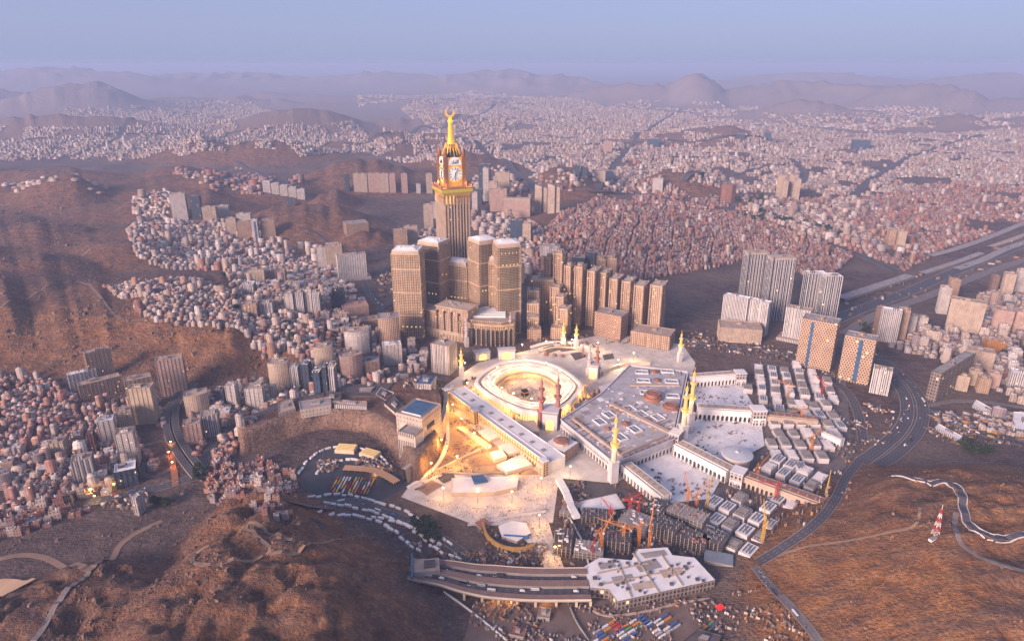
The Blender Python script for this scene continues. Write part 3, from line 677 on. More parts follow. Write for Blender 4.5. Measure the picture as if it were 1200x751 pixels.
m = MB(); m.arch_wall((-20, -23.3), (20, -23.3), 0, 22, 10, 3, 12, 2.5, 0, 1); m.obj('portal', [M_stone, M_glow], q)

# ------------------------------------------------------------------ big prayer hall with sky courts
RZ = 27
A_, B_, C_, D_, E_, F_ = [np.array(q) for q in GG(RZ, (657, 492), (720, 543), (790, 515), (806, 436), (738, 428), (704, 462))]
hallp = ccw([A_, B_, C_, D_, E_, F_])
ph_ = thing('prayer_hall', 'large pale prayer hall with a flat roof cut by blue glazed sky courts', 'prayer hall', (0, 0, 0))
inn = [tuple(np.mean(hallp, 0) + (np.array(p) - np.mean(hallp, 0)) * .965) for p in hallp]
m = MB(); m.prism(inn, 0, RZ, 0, 1); m.obj('hall_body', [M_marble2, plain('hall_roof', (.43, .40, .41), .6, .3, .06)], ph_)
m = MB()
for a, b in ((A_, B_), (B_, C_), (C_, D_), (D_, E_), (E_, F_), (F_, A_)):
    m.arch_wall(a, b, 0, 16, 9.5, 3.0, 8.5, 3, 0, 1); d = (b - a) / np.linalg.norm(b - a); nr = np.array((d[1], -d[0]))
    m.arch_wall(a - nr * .8, b - nr * .8, 16, RZ + 1.5, 4.75, 2.6, 20.5, 2, 0, 1)
    m.bar((*(a + nr * .4), 16), (*(b + nr * .4), 16), 1.2, 1, 0); m.bar((*a, RZ + 1.5), (*b, RZ + 1.5), 2.6, 1, 0)
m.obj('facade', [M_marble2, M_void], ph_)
ax = (B_ - A_) / np.linalg.norm(B_ - A_); rot = math.atan2(ax[1], ax[0])
def skyc(px, py, w_, d_, r_):
    c = G(px, py, RZ + 1); R_ = Matrix.Rotation(r_, 3, 'Z')
    f = MB(); cs = [R_ @ Vector((sx * w_ / 2, sy * d_ / 2, 0)) for sx, sy in ((-1, -1), (1, -1), (1, 1), (-1, 1))]
    pl = [(c[0] + v.x, c[1] + v.y) for v in cs]; ip = [(c[0] + v.x * .84, c[1] + v.y * .84) for v in cs]
    f.prism(pl, RZ + .1, RZ + 3, 0, 0, cap=False); ring(f, pl, ip, RZ + 3); skirt(f, ip, RZ + .8, RZ + 3, 0, False)
    o = f.obj('sky_court', [M_marble], ph_)
    g = MB(); g.face([(*p, RZ + 1.1) for p in ip], 0); h = MB()
    g.obj('glazing', [M_skyl], o)
    u = Vector((pl[1][0] - pl[0][0], pl[1][1] - pl[0][1], 0)); v = Vector((pl[3][0] - pl[0][0], pl[3][1] - pl[0][1], 0)); b0 = Vector((*pl[0], RZ + 1.5))
    for i in range(1, 4): h.bar(b0 + u * (.08 + .84 * i / 4) + v * .08, b0 + u * (.08 + .84 * i / 4) + v * .92, .5)
    h.bar(b0 + u * .08 + v * .5, b0 + u * .92 + v * .5, .5); h.obj('glazing_bar', [M_marble2], o)
r2 = math.atan2(*(D_ - C_)[::-1]) - math.pi / 2
for px, py in ((703, 494), (727, 512), (714, 486), (744, 503)): skyc(px, py, 27, 20, rot)
for px, py in ((738, 479), (752, 485), (771, 489)): skyc(px, py, 26, 20, rot)
for px, py in ((752, 436), (782, 435), (754, 446), (787, 447), (758, 460), (788, 464)): skyc(px, py, 30, 19, r2 * .35)
for px, py, rr in ((767, 436, 9), (770, 446, 9), (733, 497, 9), (712, 503, 7)):
    c = G(px, py, RZ); m = MB(); m.lathe([(rr, RZ), (rr, RZ + 3), (rr * .8, RZ + 3.4), (rr * .75, RZ + 3), (rr * .4, RZ + 5), (.4, RZ + 6)], 16, c[0], c[1]); m.obj('roof_dome', [M_redst], ph_)
for px, py, rr, hh in ((765, 467, 20, 14), (786, 478, 17, 9)):
    c = G(px, py, RZ); m = MB(); m.lathe([(rr, RZ), (rr, RZ + hh * .5), (rr * .8, RZ + hh * .5), (rr * .8, RZ + hh), (rr * .62, RZ + hh + .2), (rr * .6, RZ + hh - 1), (.5, RZ + hh)], 20, c[0], c[1]); m.obj('stepped_dome', [M_redst], ph_)
m = MB(); o0, o1 = G(672, 492, RZ), G(727, 534, RZ); m.bar((*o0, RZ + 2), (*o1, RZ + 2), 5, 4); m.obj('roof_ridge', [M_stone], ph_); m = MB(); o0, o1 = G(727, 534, RZ), G(778, 512, RZ); m.bar((*o0, RZ + 2), (*o1, RZ + 2), 5, 4)
o0, o1 = G(716, 474, RZ), G(790, 510, RZ); m.bar((*o0, RZ + 2), (*o1, RZ + 2), 9, 4); m.obj('roof_ridge', [M_stone], ph_); m = MB(); o0, o1 = G(738, 452, RZ), G(796, 452, RZ); m.bar((*o0, RZ + 1.5), (*o1, RZ + 1.5), 6, 3)
m.obj('roof_ridge', [M_stone], ph_)
rb = []
for (a, b) in (((664, 490), (722, 536)), ((668, 486), (728, 530)), ((726, 538), (786, 514)), ((716, 470), (792, 508)), ((712, 476), (786, 514)), ((740, 449), (798, 449)), ((742, 456), (798, 458)), ((736, 431), (804, 437)), ((706, 466), (738, 434)), ((694, 478), (760, 524)), ((800, 440), (791, 508))):
    a, b = G(*a, RZ), G(*b, RZ); n_ = int(np.linalg.norm(b - a) / 7)
    for k_ in range(n_):
        q_ = a + (b - a) * (k_ + .5) / n_; rb.append((q_[0] - 1.7, q_[0] + 1.7, q_[1] - 1.7, q_[1] + 1.7, RZ, RZ + (3.4 if k_ % 2 else 2.2)))
for k_ in range(0, len(rb), 2): pass
bits('roof_turret', M_redst, rb[:96:2], ph_)
pn_ = []
for k_ in range(70):
    c = G(RN.uniform(668, 800), RN.uniform(432, 536), RZ); a_, b_ = RN.uniform(3, 9), RN.uniform(3, 9)
    if in_poly(np.array([c[0]]), np.array([c[1]]), [tuple(np.mean(hallp, 0) + (np.array(p) - np.mean(hallp, 0)) * .9) for p in hallp])[0]: pn_.append((c, a_, b_))
for k_, (c, a_, b_) in enumerate(pn_):
    m = MB(); m.prism([(c[0] + x * math.cos(rot) - y * math.sin(rot), c[1] + x * math.sin(rot) + y * math.cos(rot)) for x, y in rect(a_ * 2, b_ * 2)], RZ, RZ + .25 + .15 * (k_ % 5), 0, 0); m.obj('roof_panel', [(M_stone, M_marble2, M_roofg, M_roofw, M_rooft)[k_ % 5]], ph_)
for (a, b, n_, wd, ln) in (((676, 496), (730, 530), 13, 1.6, 22), ((732, 474), (784, 500), 12, 1.6, 24), ((742, 434), (800, 438), 14, 1.5, 12)):
    a, b = G(*a, RZ), G(*b, RZ); d_ = (b - a) / np.linalg.norm(b - a); nn = np.array((-d_[1], d_[0]))
    for k_ in range(n_):
        q_ = a + (b - a) * (k_ + .5) / n_; m = MB(); m.bar((*(q_ - nn * ln), RZ + .5), (*(q_ + nn * ln), RZ + .5), wd, 1.4); m.obj('roof_rib', [M_stone if k_ % 3 == 0 else M_steel if k_ % 3 == 1 else M_marble], ph_)  # the dark bars paint in the shade of roof recesses
bx = []
for i in range(60):
    c = G(RN.uniform(700, 790), RN.uniform(445, 505), RZ); s_ = RN.uniform(1.5, 4)
    if in_poly(np.array([c[0]]), np.array([c[1]]), inn)[0]: bx.append((c[0] - s_, c[0] + s_, c[1] - s_ * .6, c[1] + s_ * .6, RZ, RZ + RN.uniform(1, 3)))
bits('roof_plant', M_marble2, bx, ph_)

# ------------------------------------------------------------------ arcaded bars, courts and blocks of the new extension
def arcade_bar(label, a, b, w_, h_, bay=9, mats=(M_marble, M_void, M_stone), part=True, group='arcaded halls of the white extension'):
    t, L = along('arcaded_hall', label, 'arcaded hall', a, b, group)
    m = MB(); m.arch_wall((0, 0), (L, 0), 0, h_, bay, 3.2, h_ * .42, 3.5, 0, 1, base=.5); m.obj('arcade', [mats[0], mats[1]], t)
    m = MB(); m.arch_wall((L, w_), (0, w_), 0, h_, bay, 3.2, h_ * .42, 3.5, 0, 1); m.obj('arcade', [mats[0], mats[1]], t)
    m = MB(); m.prism(rect(L, w_ - 8, L / 2, w_ / 2), 0, h_ - .2, 0, 1); m.prism(rect(L, w_ * .62, L / 2, w_ / 2 + 1), h_ - .2, h_ + 2.2, 0, 1); m.obj('hall_body', [mats[0], mats[2]], t)
    m = MB(); m.box(-.6, L + .6, -.9, 1.4, h_ + .01, h_ + 1.6); m.box(-.6, L + .6, w_ - 1.4, w_ + .9, h_ + .01, h_ + 1.6); m.obj('cornice', [mats[0]], t)
    bits('roof_vent', M_roofg, [(6 + i * 14, 8.5 + i * 14, w_ * .4, w_ * .7, h_ + 2, h_ + 3.2) for i in range(int(L / 14))], t)
    return t
arcade_bar('tan roofed arcaded hall running down from the gold topped minaret at the near hall corner', G(727, 553, 8), G(774, 591, 8), 22, 22)
arcade_bar('long pale arcaded hall between the two white courts, ending at the round grey disc roof', G(789, 530, 8), G(850, 562, 8), 26, 24)
arcade_bar('unfinished brown arcaded hall beyond the round grey disc roof', G(870, 566, 8), G(962, 600, 8), 24, 20, 8, (M_stone, M_void, M_redst))
arcade_bar('arcaded hall with a row of dark arches at the far edge of the white courts', G(808, 451, 8), G(862, 447, 8), 24, 24)
arcade_bar('arcaded hall with tall dark arches dividing the far court from the middle court', G(818, 488, 8), G(881, 492, 8), 26, 25)
arcade_bar('unfinished colonnaded hall beside the square white stair block', G(898, 494, 8), G(958, 500, 8), 22, 20, 6, (M_stone, M_void, M_redst))
arcade_bar('low arched facade in the far right corner of the building site', G(962, 512, 8), G(984, 522, 8), 14, 18, 7)
def stair_block(label, px, py, w_, d_, h_, rot_):
    c = G(px, py); t = thing('stair_block', label, 'stair tower', (c[0], c[1], 0), rad(rot_))
    m = MB(); m.prism(rect(w_, d_, 0, d_ / 2), 0, h_, 0, 1); m.obj('body', [F_slate, M_roofw], t)
    m = MB(); m.box(-w_ / 2 - .8, w_ / 2 + .8, -.8, d_ + .8, h_, h_ + 1.4); m.obj('cornice', [M_marble], t)
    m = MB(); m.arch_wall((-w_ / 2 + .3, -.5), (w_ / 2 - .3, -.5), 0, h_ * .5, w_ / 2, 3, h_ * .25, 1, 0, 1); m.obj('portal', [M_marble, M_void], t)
F_slate = facade('stair_block_facade', (.58, .52, .50), (.06, .055, .06), bay=7, flr=8, fu=(.25, .75), fv=(.2, .8), lit=0)
stair_block('square white stair block at the end of the dividing arcaded hall', 889, 499, 28, 26, 34, 0)
stair_block('pale stair block at the end of the far arcaded hall', 868, 452, 24, 24, 30, 3)
stair_block('dark edged stair block under the round grey disc roof', 861, 571, 22, 26, 28, -36)
stair_block('pale stair block where the arcaded hall meets the prayer hall corner', 788, 527, 20, 24, 34, -36)
c = G(864, 531, 30); t = thing('disc_roof', 'round grey disc shaped dome roof above the white extension', 'dome', (c[0], c[1], 0))
m = MB(); m.lathe([(24, 0), (24, 28)], 24); m.obj('drum', [M_stone], t)
m = MB(); m.lathe([(29, 28), (29, 29.5), (27, 30.5), (14, 32.5), (4, 33.2), (3, 35), (.3, 36)], 32); m.obj('disc', [plain('disc_metal', (.46, .47, .50), .45, .15, .05)], t)

# hall modules of the building site: white roofed blocks in rows with dark gaps
def make_module(kind):
    t = thing('hall_module', 'white roofed hall module', 'site block'); w_, d_, h_ = 19, 30, 17
    m = MB(); m.prism(rect(w_, d_), 0, h_, 0, 1)
    if kind in (0, 1): m.arch_wall((-w_ / 2, -d_ / 2 - .6), (w_ / 2, -d_ / 2 - .6), 0, h_ + 1, w_ / 2, 2.4, h_ * .45, 1.2, 0, 2)
    m.obj('body', [M_marble2, M_roofw if kind != 2 else M_roofg, M_void], t)
    m = MB()
    if kind == 0:
        for x in (-5, 0, 5): m.box(x - 1.4, x + 1.4, -d_ / 2 + 4, d_ / 2 - 4, h_, h_ + 1.6)
        m.obj('roof_light', [M_steel], t)
    elif kind == 1:
        for i in range(7):
            a = -1 + 2 * i / 6; m.box(-6.5, 6.5, a * 11 - .5, a * 11 + .5, h_, h_ + 1.6)
        m.obj('roof_beam', [M_marble2], t)
    elif kind == 2:
        for i in range(4):
            for j in range(5): m.box(-7 + i * 4.6 - .5, -7 + i * 4.6 + .5, -12 + j * 6 - .5, -12 + j * 6 + .5, h_, h_ + 5)
        m.box(-8, 8, -6, 7, h_ + 3.6, h_ + 4.3); m.obj('column_stub', [M_conc], t)
    else:
        K = 8; r = w_ / 2 - 1
        arc = [(-r * math.cos(math.pi * k / K), h_ + r * .5 * math.sin(math.pi * k / K)) for k in range(K + 1)]
        for (x0, z0), (x1, z1) in zip(arc[:-1], arc[1:]): m.face([(x0, -d_ / 2 + 1, z0), (x1, -d_ / 2 + 1, z1), (x1, d_ / 2 - 1, z1), (x0, d_ / 2 - 1, z0)])
        m.face([(x, -d_ / 2 + 1, z) for x, z in arc[::-1]]); m.face([(x, d_ / 2 - 1, z) for x, z in arc]); m.obj('vault', [M_roofw], t)
    bits('roof_plant', M_roofg, [(x, x + RN.uniform(1, 3), y, y + RN.uniform(1, 3), h_, h_ + RN.uniform(1, 2.4)) for x, y in [(RN.uniform(-8, 7), RN.uniform(-13, 12)) for _ in range(4)]], t)
    return t
mods = [make_module(k) for k in range(4)]; used = [False] * 4
ux = G(905, 578, 8) - G(789, 530, 8); ur = math.atan2(ux[1], ux[0]); MODS = []
def module_field(poly, rot_, sx, sy, word, kinds, scl=1.0, jit=1.5):
    pl = GG(0, *poly); c = np.mean(pl, 0); ct, st = math.cos(rot_), math.sin(rot_); rowi = 0
    for j in range(-12, 13):
        coli = 0
        for i in range(-14, 15):
            x, y = i * sx, j * sy; q = (c[0] + x * ct - y * st + RN.uniform(-jit, jit), c[1] + x * st + y * ct + RN.uniform(-jit, jit))
            if not in_poly(np.array([q[0]]), np.array([q[1]]), pl)[0] or RN.random() < .06: continue
            k_ = RN.choice(kinds); h_ = RN.uniform(.5, .85) * scl; MODS.append((q, k_, (RN.uniform(.88, 1.05) * scl, RN.uniform(.9, 1.05) * scl, h_), rot_, word))
module_field([(900, 478), (975, 476), (990, 505), (985, 530), (960, 558), (905, 545), (898, 505)], rad(-4), 27, 42, 'upper', (0, 1, 2, 2))
module_field([(880, 430), (930, 428), (975, 452), (980, 476), (905, 486), (872, 462)], rad(-16), 30, 44, 'far', (0, 2, 2, 1))
module_field([(880, 552), (900, 540), (962, 562), (966, 588), (880, 562)], ur, 26, 39, 'middle', (0, 1, 2))
module_field([(838, 590), (860, 578), (976, 592), (958, 622), (900, 656), (858, 648), (812, 622)], ur, 25, 40, 'lower', (0, 0, 1, 2))
kn = ['three long roof lights', 'a ribbed beam roof', 'bare column stubs on top', 'a white vaulted roof']
tot = {}; ORD_ = ['nearest', 'second nearest', 'third nearest', 'fourth nearest', 'fifth nearest', 'sixth nearest', 'seventh nearest', 'eighth nearest', 'ninth nearest', 'tenth nearest', 'eleventh nearest', 'twelfth nearest']; ORD_ += [w_ + ' nearest' for w_ in 'thirteenth fourteenth fifteenth sixteenth seventeenth eighteenth nineteenth twentieth'.split()]
SL = [(n_, G(*p_)) for n_, p_ in (('round disc roof', (864, 540)), ('square stair block', (889, 495)), ('lattice front hotel', (945, 440)), ('slate shed', (848, 660)), ('brown hall', (920, 584)), ('far arcaded hall', (872, 446)), ('colonnaded hall', (930, 496)), ('low arched facade', (972, 518)), ('yellow site crane', (893, 630)), ('highway side', (990, 480)), ('pump house road', (905, 650)))]
MODS.sort(key=lambda a: min(math.hypot(a[0][0] - b[1][0], a[0][1] - b[1][1]) for b in SL))
for q, k_, s_, r_, wd in MODS:
    place_ = {'upper': 'beside the unfinished colonnaded hall', 'far': 'near the lattice front hotel', 'middle': 'behind the brown arcaded hall', 'lower': 'above the dark trench road'}[wd]
    dl_ = [math.hypot(q[0] - a[1][0], q[1] - a[1][1]) for a in SL]; li_ = int(np.argmin(dl_)); kk_ = (kn[k_], SL[li_][0]); tot[kk_] = tot.get(kk_, 0) + 1
    lb = f'site block with {kn[k_]}, {ORD_[min(tot[kk_] - 1, 19)]} such to the {SL[li_][0]}'
    g_ = f'site blocks with {kn[k_]} {place_}'
    if not used[k_]: o = mods[k_]; used[k_] = True; o.location = (*q, 0); o.rotation_euler = (0, 0, r_); o.scale = s_; o['label'] = lb; o['group'] = g_
    else: dup(mods[k_], (*q, 0), r_, lb, g_, s_)

# white roofed block at the bottom, and dark frames of the building site
wb = GG(17, (684, 664), (702, 653), (740, 656), (748, 643), (782, 641), (788, 650), (814, 653), (838, 679), (724, 704), (714, 690), (692, 688))
t = thing('flat_roofed_block', 'broad block with a bright white flat roof beside the covered viaduct', 'building', (0, 0, 0))
m = MB(); m.prism(ccw(wb), 0, 17, 0, 1, 6); m.obj('body', [facade('raw_concrete_facade', (.27, .22, .20), (.05, .045, .045), bay=6, flr=7.5, fu=(.2, .8), fv=(.15, .8), lit=.02), M_roofw], t)
m = MB(); cw = np.mean(wb, 0)
for a, b in (((700, 686), (812, 664)), ((742, 648), (772, 694)), ((775, 650), (800, 686)), ((700, 672), (760, 660)), ((725, 660), (740, 700))):
    m.bar((*G(*a, 17), 17.4), (*G(*b, 17), 17.4), 2.4, 1.6)
m.obj('roof_joint', [M_stone], t)
bx = []
for i in range(46):
    c = G(RN.uniform(695, 825), RN.uniform(655, 695), 17)
    if in_poly(np.array([c[0]]), np.array([c[1]]), wb)[0]:
        s_ = RN.uniform(.8, 2.6); bx.append((c[0] - s_, c[0] + s_, c[1] - s_, c[1] + s_, 17, 17 + RN.uniform(.8, 2.8)))
bits('roof_plant', M_dark, bx, t)
for k_, pts in enumerate(([(742, 660), (768, 654), (776, 664), (750, 670)], [(716, 676), (740, 672), (744, 680), (720, 685)], [(772, 668), (796, 664), (802, 672), (778, 677)], [(750, 648), (778, 644), (782, 650), (756, 654)], [(700, 660), (718, 658), (722, 664), (704, 667)], [(740, 684), (764, 680), (768, 688), (744, 692)])):
    m = MB(); m.prism(ccw(GG(17.5, *pts)), 17, 17.4 + .1 * k_, 0, 0); m.obj('roof_panel', [(M_conc, M_roofg, M_stone)[k_ % 3]], t)
FRAMES = [((690, 650), 44, 30, 3, -12), ((720, 640), 50, 34, 4, -10), ((660, 640), 30, 50, 3, -8), ((745, 620), 46, 40, 4, -35), ((700, 610), 52, 26, 3, -8), ((780, 628), 44, 34, 5, -40), ((805, 615), 60, 34, 5, -38), ((812, 640), 46, 30, 4, -38), ((835, 640), 40, 34, 4, -38), ((668, 600), 26, 40, 2, -20), ((770, 605), 34, 40, 4, -40)]
for i, ((px, py), w_, d_, n_, r_) in enumerate(FRAMES):
    c = G(px, py); t = thing('building_skeleton', None, 'unfinished building', (c[0], c[1], 0), rad(r_), 'open concrete frames on the crane site')
    t['label'] = ['low', '', '', 'three floor', 'four floor', 'five floor'][n_ if n_ > 2 else 0] + ' open dark concrete frame ' + ['behind the white roofed block', 'among the tower cranes', 'beside the dark sloping trench', 'below the tan roofed arcaded hall', 'at the foot of the fenced white slab', 'next to the lower court wall', 'under the white courts', 'above the grey pump house', 'at the end of the trench road', 'left of the fenced white slab', 'between the cranes and the lower court'][i]
    m = MB()
    for f in range(1, n_ + 1): m.box(-w_ / 2, w_ / 2, -d_ / 2, d_ / 2, f * 5 - .6, f * 5)
    m.obj('floor_slab', [M_dark if i % 3 else M_conc], t)
    m = MB()
    for x in np.arange(-w_ / 2 + 1, w_ / 2, 6.5):
        for y in np.arange(-d_ / 2 + 1, d_ / 2, 6.5): m.box(x - .5, x + .5, y - .5, y + .5, 0, n_ * 5 + RN.choice((0, 2.5, 4)))
    m.obj('column', [M_conc], t)
    m = MB()
    for q in range(9): x, y = RN.uniform(-w_ / 2, w_ / 2 - 5), RN.uniform(-d_ / 2, d_ / 2 - 4); m.box(x, x + RN.uniform(2, 8), y, y + RN.uniform(1, 4), n_ * 5, n_ * 5 + RN.uniform(.6, 2.5))
    m.obj('formwork', [RN.choice((M_redst, M_roofw, M_stone, M_steel))], t)
t = thing('fenced_slab', 'fenced white concrete slab between the domed gate and the cranes', 'site slab', (0, 0, 0))
pl = ccw(GG(6, (676, 588), (722, 578), (734, 596), (682, 604)))
m = MB(); m.prism(pl, 0, 6, 1, 0); m.obj('slab', [M_roofw, M_conc], t)
m = MB(); [m.bar((*pl[i], 7), (*pl[(i + 1) % 4], 7), .5, 2) for i in range(4)]; m.obj('fence', [M_dark], t)
t = thing('site_gangway', 'white roofed gangway of stepped boxes left of the fenced slab', 'gangway', (0, 0, 0))
for i, (a, b) in enumerate((((655, 562), (664, 578)), ((664, 579), (669, 592)), ((668, 592), (676, 606)))):
    m = MB(); m.bar((*G(*a, 10), 10), (*G(*b, 10), 10), 12, 6); m.obj('box_section', [M_roofw if i else M_white], t)
c = G(836, 668); t = thing('pump_house', 'low slate grey roofed shed by the lower end of the trench road', 'shed', (c[0] + 12, c[1] + 18, 0), rad(-18))
m = MB(); m.prism(rect(40, 24), 0, 9, 0, 1, top=rect(42, 26)); m.obj('walls', [M_conc, plain('slate_roof', (.20, .23, .27), .6, .2)], t)

# ------------------------------------------------------------------ the clock tower and the towers round its podium
ct_xy = G(535, 395); CY = float(ct_xy[1])
ck = thing('clock_tower', 'giant clock tower with lit clock faces and golden crescent spire', 'clock tower', (-152.0 * 1.148, 1742.0 * 1.148, -103.6), rad(24))
ck.scale = (1.148, 1.148, 1.148)
KEEP.append(('c', (-175, 2000), 70))
W0 = 68; h0 = W0 / 2
m = MB(); m.prism(rect(W0, W0), 0, 372, 0, 1, 6.0)
m.obj('shaft', [F_clock, M_stone], ck)
m = MB()
for i in range(9):
    u = -h0 + 2 + (W0 - 4) * i / 8
    for fx, fy in ((u, -h0 - .8), (u, h0 + .8)): m.box(fx - 1.3, fx + 1.3, fy - 1.0, fy + 1.0, 0, 388)
    for fx, fy in ((-h0 - .8, u), (h0 + .8, u)): m.box(fx - 1.0, fx + 1.0, fy - 1.3, fy + 1.3, 0, 388)
m.obj('rib', [M_stone], ck)
F_crown = facade('gold_arcade_facade', (.50, .30, .12), (.16, .06, .02), bay=4.6, flr=24, fu=(.3, .85), fv=(.1, .9), lit=.2, litc=(1, .45, .08), lits=.9)
m = MB(); m.prism(rect(W0 + 3, W0 + 3), 372, 398, 0, 1, 4.6); m.obj('upper_arcade', [F_crown, M_stone], ck)
m = MB(); m.prism(rect(W0 + 4, W0 + 4), 398, 403, 0, 0, top=rect(W0 + 12, W0 + 12)); m.prism(rect(W0 + 12, W0 + 12), 403, 411, 0, 0, top=rect(W0 + 13, W0 + 13)); m.obj('balcony', [plain('lit_moss_gold', (.42, .34, .05), .5, .25, .2, .2, (1, .6, .08), .10), M_stone], ck)  # gold lighting of the balcony put into the material as faint emission
m = MB(); m.prism(rect(W0 + 14, W0 + 14), 411, 413.5, 0, 0, bottom=True)
for i in range(14):
    u = -W0 / 2 - 5 + (W0 + 10) * i / 13
    for x, y in ((u, -h0 - 6), (u, h0 + 6), (-h0 - 6, u), (h0 + 6, u)): m.box(x - .9, x + .9, y - .9, y + .9, 413.5, 419)
m.obj('balustrade', [M_redst], ck)
CW = 53; ch = CW / 2
m = MB(); m.prism(rect(CW - 4, CW - 4), 411, 486, 0, 0)
m.obj('clock_house', [plain('lit_bronze_gold', (.44, .20, .04), .45, .3, .2, .2, (1, .42, .05), .28), M_stone], ck)  # gold lighting of the clock house put in as emission
m = MB()
for x in (-1, 1):
    for y in (-1, 1): m.prism(rect(10, 10, x * (ch - 3), y * (ch - 3)), 411, 488, 0, 0); m.prism(ngon(8, 5.4, x * (ch - 3), y * (ch - 3)), 488, 496, 0, 0); m.lathe([(4.6, 496), (4.8, 499), (3, 504), (.4, 511)], 10, x * (ch - 3), y * (ch - 3))
m.obj('corner_turret', [plain('dark_bronze', (.26, .12, .05), .5, .3, .2, .2)], ck)
M_dial = plain('lit_dial', (.8, .78, .72), .5, .05, .1, 0, (1.0, .93, .80), .10)
M_num = plain('dial_black', (.03, .03, .04), .5, .2, .2)
for q in range(4):
    R_ = Matrix.Rotation(q * math.pi / 2, 3, 'Z'); zc = 446; r = 18.0; yf = -(ch - 1.2)
    def L3(u, z, o=0.0): v = R_ @ Vector((u, yf - o, 0)); return (v.x, v.y, zc + z)
    d = MB(); N = 40
    for k_ in range(N):
        a, b = 2 * math.pi * k_ / N, 2 * math.pi * (k_ + 1) / N
        d.face([L3(0, 0, .6), L3(r * math.sin(b), r * math.cos(b), .6), L3(r * math.sin(a), r * math.cos(a), .6)][::-1])
        d.face([L3(r * math.sin(a), r * math.cos(a), .6), L3(r * math.sin(b), r * math.cos(b), .6), L3(r * math.sin(b), r * math.cos(b), -1), L3(r * math.sin(a), r * math.cos(a), -1)])
    fo = d.obj('clock_face', [M_dial], ck)
    d = MB()
    for k_ in range(N):
        a, b = 2 * math.pi * k_ / N, 2 * math.pi * (k_ + 1) / N; ro = r + 3
        d.face([L3(r * math.sin(a), r * math.cos(a), 1.2), L3(r * math.sin(b), r * math.cos(b), 1.2), L3(ro * math.sin(b), ro * math.cos(b), 1.2), L3(ro * math.sin(a), ro * math.cos(a), 1.2)])
        d.face([L3(ro * math.sin(a), ro * math.cos(a), 1.2), L3(ro * math.sin(b), ro * math.cos(b), 1.2), L3(ro * math.sin(b), ro * math.cos(b), -1), L3(ro * math.sin(a), ro * math.cos(a), -1)])
    d.obj('dial_rim', [M_goldlit], fo)
    d = MB()
    for k_ in range(12):
        a = 2 * math.pi * k_ / 12; s0 = .62 if k_ % 3 else .56
        d.bar(L3(r * s0 * math.sin(a), r * s0 * math.cos(a), 1), L3(r * .93 * math.sin(a), r * .93 * math.cos(a), 1), 2.3 if k_ % 3 else 3.2, .6)
    d.obj('hour_mark', [M_num], fo)
    d = MB(); d.bar(L3(-2.5, -7, 1.8), L3(7.2, 13, 1.8), 2.0, .5); d.obj('minute_hand', [M_num], fo)
    d = MB(); d.bar(L3(.3, 4, 2.2), L3(-1.5, -10.5, 2.2), 2.8, .5); d.obj('hour_hand', [M_num], fo)
    # white pediment with lettering above the dial
    d = MB(); K = 12; pts = [(-17, 20)] + [(-17 * math.cos(math.pi * k_ / K), 22 + 17 * math.sin(math.pi * k_ / K)) for k_ in range(K + 1)] + [(17, 20)]
    d.face([L3(u, z + 2, 1.5) for u, z in pts][::-1])
    for (a, b), (c, e) in zip(pts[:-1], pts[1:]): d.face([L3(a, b + 2, 1.5), L3(c, e + 2, 1.5), L3(c, e + 2, -3), L3(a, b + 2, -3)])
    po = d.obj('pediment', [M_dial], ck)
    d = MB()     # the two words, strokes as they stand over the dial
    for (a, b), (c, e) in (((8, 25), (8, 36)), ((5.5, 25.5), (5.5, 35)), ((5.5, 25.5), (2.4, 25.5)), ((2.4, 25.5), (2.4, 33.5)), ((2.4, 25.5), (-1, 25.5)), ((-1, 25.5), (-1.5, 29)), ((-1.5, 29), (.6, 28.6)), ((.6, 28.6), (-.4, 25.8)),
                           ((-4, 25), (-4, 35)), ((-4, 25.5), (-7, 25.5)), ((-7, 25.5), (-8.2, 31)), ((-8.2, 31), (-11, 31)), ((-8.2, 25.5), (-11.5, 25.5)), ((-11.5, 25.5), (-12.6, 23.8)), ((3.6, 36.6), (.8, 36.6))):
        d.bar(L3(a, b, 2), L3(c, e, 2), 1.5, .5)
    d.obj('lettering', [M_num], po)
m = MB(); m.prism(ngon(8, 24, a0=math.pi / 8), 486, 492, 0, 0); m.lathe([(20, 492), (19, 497), (14.5, 503), (13.5, 505)], 16); m.obj('spire_base', [plain('dark_glass_band', (.05, .05, .06), .3, .3, .2)], ck)
m = MB()
for k_ in range(16):
    a = 2 * math.pi * k_ / 16; c_, s_ = math.cos(a), math.sin(a); m.bar((24 * c_, 24 * s_, 488), (13.5 * c_, 13.5 * s_, 519), .9); m.bar((13.5 * c_, 13.5 * s_, 519), (19 * math.cos(a + .39), 19 * math.sin(a + .39), 500), .6)
m.obj('lattice', [M_goldlit], ck)
m = MB(); m.lathe([(12, 503), (12.6, 508), (11, 514), (9.5, 518)], 16); m.obj('observation_band', [MATS['dark_glass_band']], ck)
m = MB(); m.lathe([(10, 517), (9, 520), (7.6, 530), (6.2, 548), (5.2, 562), (4.7, 567)], 16); m.obj('spire', [M_goldlit], ck)
m = MB(); m.lathe([(4.7, 567), (6.6, 569), (6.8, 572), (4.4, 575), (3.0, 579), (2.4, 583)], 16); m.obj('spire_collar', [plain('amber_lamp', (.6, .25, .03), .4, .1, .2, 0, (1, .35, .03), .9)], ck)
m = MB(); N = 22; zc = 592; prev = None
for k_ in range(N + 1):
    a = math.pi * (-1.30 + 1.60 * k_ / N) ; w_ = 2.9 * math.sin(math.pi * (k_ + .35) / (N + .7)) + .3; q = (10.5 * math.cos(a), 0, zc + 10.5 * math.sin(a))
    if prev: m.bar(prev, q, 2 * w_ if False else w_ * 1.5, w_ * 1.6)
    prev = q
m.obj('crescent', [M_goldlit], ck)
